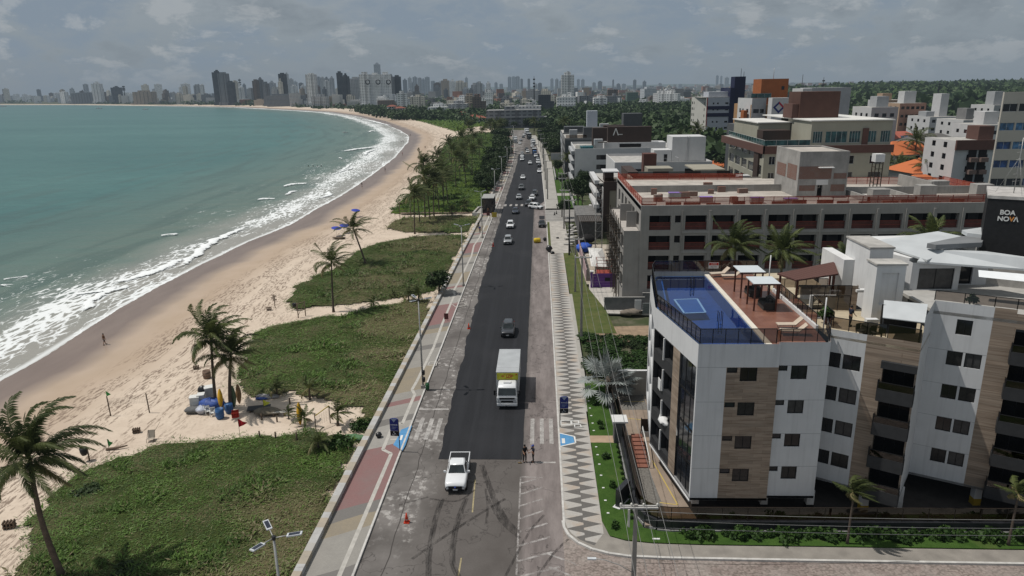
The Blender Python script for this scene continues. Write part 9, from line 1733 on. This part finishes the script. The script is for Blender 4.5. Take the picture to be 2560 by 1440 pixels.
# red roofed houses near the meadow
for i,(a,b,Y) in enumerate([(1165,283,820),(1185,286,790),(1200,289,760),(1155,279,860),(980,262,1050),(1000,266,1000)]):
    house('small red roofed house at the edge of the far dune meadow' if i<4 else 'small red roofed house among the bay shore trees',a,b,Y,13,9,5,2.2,mat('dull_red_roof',(.22,.075,.05),.85,.15),m_wh,.1*i)['group']='red roofed houses beyond the meadow'
# hazy mass of the far city and roofs between
def mass(name,label,n,pxr,Yr,seed,hr,wr):
    g=np.random.default_rng(seed); mb=MB(); mm=0; tr=0
    while mm<n and tr<n*8:
        tr+=1; px=g.uniform(*pxr); Y=math.exp(g.uniform(math.log(Yr[0]),math.log(Yr[1]))); x=YP(px,240,Y).x
        if not ok_land(x,Y,110): continue
        w_=g.uniform(*wr)*(1+Y/9000); z0=Z1(x,Y) if Y<9000 else 12; mb.cbox((x,Y,z0-2),(w_,w_*g.uniform(.5,1.),2+g.uniform(*hr)*(1 if g.random()<.85 else 2.2)),g.uniform(-.5,.5),int(g.integers(0,5))); mm+=1
    o=mb.build(name,[mat('far_roof_white',(.40,.40,.39),.9,.15,.02),mat('far_roof_grey',(.22,.22,.22),.9,.2,.02),mat('far_roof_tan',(.28,.23,.18),.9,.2,.02),mat('far_roof_dark',(.10,.10,.105),.9,.2,.02),mat('far_roof_red',(.26,.13,.09),.9,.2,.02)]); tag(o,label,'city',None,'stuff')
mass('far_city','hazy mass of tiny roofs filling the far town below the skyline',1500,(300,2100),(1500,9000),5,(5,15),(10,26))
mass('far_city','scatter of tiny roofs between the far forest and the right horizon',500,(1750,2560),(3500,11000),6,(5,16),(14,34))
# tree tops between the far blocks
def scatter_trees(name,label,n,pxr,Yr,seed):
    g=np.random.default_rng(seed); xs=[];ys=[]; tr=0
    while len(xs)<n and tr<n*8:
        tr+=1; px=g.uniform(*pxr); Y=math.exp(g.uniform(math.log(Yr[0]),math.log(Yr[1]))); x=YP(px,240,Y).x
        if ok_land(x,Y,70): xs.append(x); ys.append(Y)
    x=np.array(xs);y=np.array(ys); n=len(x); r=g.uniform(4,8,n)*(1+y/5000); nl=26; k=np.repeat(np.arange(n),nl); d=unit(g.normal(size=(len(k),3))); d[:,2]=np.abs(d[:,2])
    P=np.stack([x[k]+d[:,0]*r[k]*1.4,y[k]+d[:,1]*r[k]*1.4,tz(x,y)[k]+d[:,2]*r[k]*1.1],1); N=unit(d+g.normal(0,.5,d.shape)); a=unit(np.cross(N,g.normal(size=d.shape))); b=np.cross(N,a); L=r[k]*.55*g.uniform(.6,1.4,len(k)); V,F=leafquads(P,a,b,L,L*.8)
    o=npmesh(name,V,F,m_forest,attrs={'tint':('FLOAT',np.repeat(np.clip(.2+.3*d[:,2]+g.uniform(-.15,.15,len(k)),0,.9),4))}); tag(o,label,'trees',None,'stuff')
scatter_trees('far_trees','dark tree tops between the blocks of the far town',1500,(-20,1780),(640,4500),9)
scatter_trees('far_trees','tree cover between the houses behind the large beige block',420,(1740,2560),(300,640),10)
# headland and inland hills
def hillridge(name,pts,h,w_,seed):
    V=[];F=[]; n=len(pts); k=7
    for i,(x,y) in enumerate(pts):
        hh=h*(.6+.7*fbm(np.array([i*.35]),np.array([seed*1.]),seed)[0])*math.sin(math.pi*min(1,max(.02,i/(n-1))))**.4
        for j in range(k): f=j/(k-1); V.append((x,y+(f-.3)*w_,hh*math.sin(math.pi*min(1,f*1.2+.02))-3 if f<.8 else -3))
    for i in range(n-1):
        for j in range(k-1): F.append((i*k+j,(i+1)*k+j,(i+1)*k+j+1,i*k+j+1))
    o=npmesh(name,V,F,mat('hill_forest',(.05,.07,.035),.95,.3,.004),smooth=True); o['kind']='structure'
xa=YP(108,233,9500).x; xb=YP(360,230,9500).x
hillridge('headland',[(xa+(xb-xa)*i/24,9500) for i in range(25)],62,1200,3)
xa=YP(300,230,13000).x; xb=YP(2750,205,13000).x
hillridge('hills',[(xa+(xb-xa)*i/90,13000) for i in range(91)],62,3500,4)
xa=YP(1950,215,7600).x; xb=YP(2700,205,7600).x
hillridge('hills',[(xa+(xb-xa)*i/50,7600) for i in range(51)],45,1800,7)
# boats
for px,py,lab in ((247,272,'small white boat moored off the far bay, left one'),(363,274,'small white boat moored off the far bay, right one'),(8,267,'small white boat near the left edge of the bay'),(862,332,'white buoy boat in the green water off the bend')):
    q=G(px,py,-2); r=empty('boat',(q.x,q.y,-2.1),.4,lab,'boat'); s_=q.y/1200; MB().add([(-4*s_,-1*s_,0),(3*s_,-1*s_,0),(5*s_,0,.3),(3*s_,1*s_,0),(-4*s_,1*s_,0),(-4.2*s_,-1.3*s_,1.2*s_),(3.2*s_,-1.3*s_,1.2*s_),(5.6*s_,0,1.6*s_),(3.2*s_,1.3*s_,1.2*s_),(-4.2*s_,1.3*s_,1.2*s_)],[(4,3,2,1,0),(5,6,7,8,9)]+[(i,(i+1)%5,5+(i+1)%5,5+i) for i in range(5)]).build('hull',m_whp,r,org=(0,0,0)); MB().cbox((-.5*s_,0,1.2*s_),(2.4*s_,1.6*s_,1.2*s_),0,0,.8).build('cabin',m_wh,r,org=(0,0,0))
# ================================================================== LIGHT AND SKY
w=bpy.data.worlds.new("World"); sc.world=w; w.use_nodes=True; nt=w.node_tree; nt.nodes.clear()
class WT(NT):
    def __init__(s): s.t=nt; s.n=nt.nodes; s.l=nt.links
t=WT(); out=t.N('OutputWorld')
SUN_EL=63.; sdir=Vector((-1.0,.05,0)).normalized()*math.cos(R(SUN_EL))+Vector((0,0,math.sin(R(SUN_EL))))
sky=t.N('TexSky',sky_type='NISHITA',sun_disc=False,sun_elevation=R(SUN_EL),sun_rotation=math.atan2(sdir.x,sdir.y),air_density=1.2,dust_density=2.5)
g=t.N('TexCoord').outputs['Generated']; x,y,z=t.sep(g)
zz=t.math('MAXIMUM',z,0.); zc=t.math('ADD',zz,.14)
p=t.comb(t.math('DIVIDE',x,zc),t.math('DIVIDE',y,zc),0.)
# stratus deck, thicker to the right, with small bright cumulus heads low on the left
dv=t.comb(t.math('DIVIDE',x,t.math('MAXIMUM',y,.1)),t.math('MULTIPLY',z,2.6),0.); n1=t.noise(dv,6.2,8.,.62,.15); n2=t.noise(dv,2.,3.)
cov=t.math('ADD',t.math('MULTIPLY',n1,.75),t.math('MULTIPLY',n2,.35)); cov=t.math('ADD',cov,t.math('MULTIPLY',x,.10))
base=t.ramp(zz,[(0.,(.225,.275,.325)),(.05,(.225,.282,.348)),(.16,(.23,.285,.35)),(.45,(.27,.32,.37)),(1.,(.34,.375,.41))])
lit=t.ramp(zz,[(0.,(.235,.28,.325)),(.06,(.255,.30,.34)),(.2,(.36,.395,.425)),(1.,(.42,.45,.48))]); shd=t.ramp(zz,[(0.,(.215,.262,.31)),(.06,(.19,.228,.268)),(.2,(.195,.23,.265)),(1.,(.28,.31,.34))])
c=t.mix(t.step(cov,.46,.57),base,lit); inner=t.noise(dv,7.5,7.,.62); c=t.mix(t.math('MULTIPLY',t.step(t.math('ADD',cov,t.math('MULTIPLY',t.math('SUBTRACT',inner,.5),.5)),.57,.76),.85),c,shd)
# cumulus: direction-space puffs
q=dv; pn=t.noise(q,17.,8.,.62,.2); pm=t.noise(t.mapping(q,(1.,1.,1.),(0,0,0),(3.3,1.7,0)),5.5,2.)
pf=t.math('MULTIPLY',t.step(t.math('ADD',t.math('MULTIPLY',pn,.7),t.math('MULTIPLY',pm,.5)),.63,.71),t.math('MULTIPLY',t.step(z,.0,.05),t.math('SUBTRACT',1.,t.step(z,.12,.2))))
c=t.mix(t.math('MULTIPLY',pf,.5),c,(.43,.455,.475))
m=t.mix(.93,t.N('VectorMath',operation='SCALE',inp={0:sky.outputs[0],3:.05}).outputs[0],c)
bg=t.N('Background',inp={0:m,1:1.0}); t.l.new(bg.outputs[0],out.inputs[0])
sd=bpy.data.lights.new('sun','SUN'); sd.energy=3.5; sd.angle=R(.6); sd.color=(1.,.955,.89); so=bpy.data.objects.new('sun',sd); COL.objects.link(so); so.rotation_euler=(-sdir).to_track_quat('-Z','Y').to_euler(); so.location=(0,0,200)
sc.view_settings.view_transform='Standard'; sc.view_settings.look='None'; sc.view_settings.exposure=0
try:
    sc.cycles.max_bounces=8; sc.cycles.transparent_max_bounces=24; sc.cycles.use_denoising=True; sc.cycles.caustics_reflective=False; sc.cycles.caustics_refractive=False
except Exception: pass
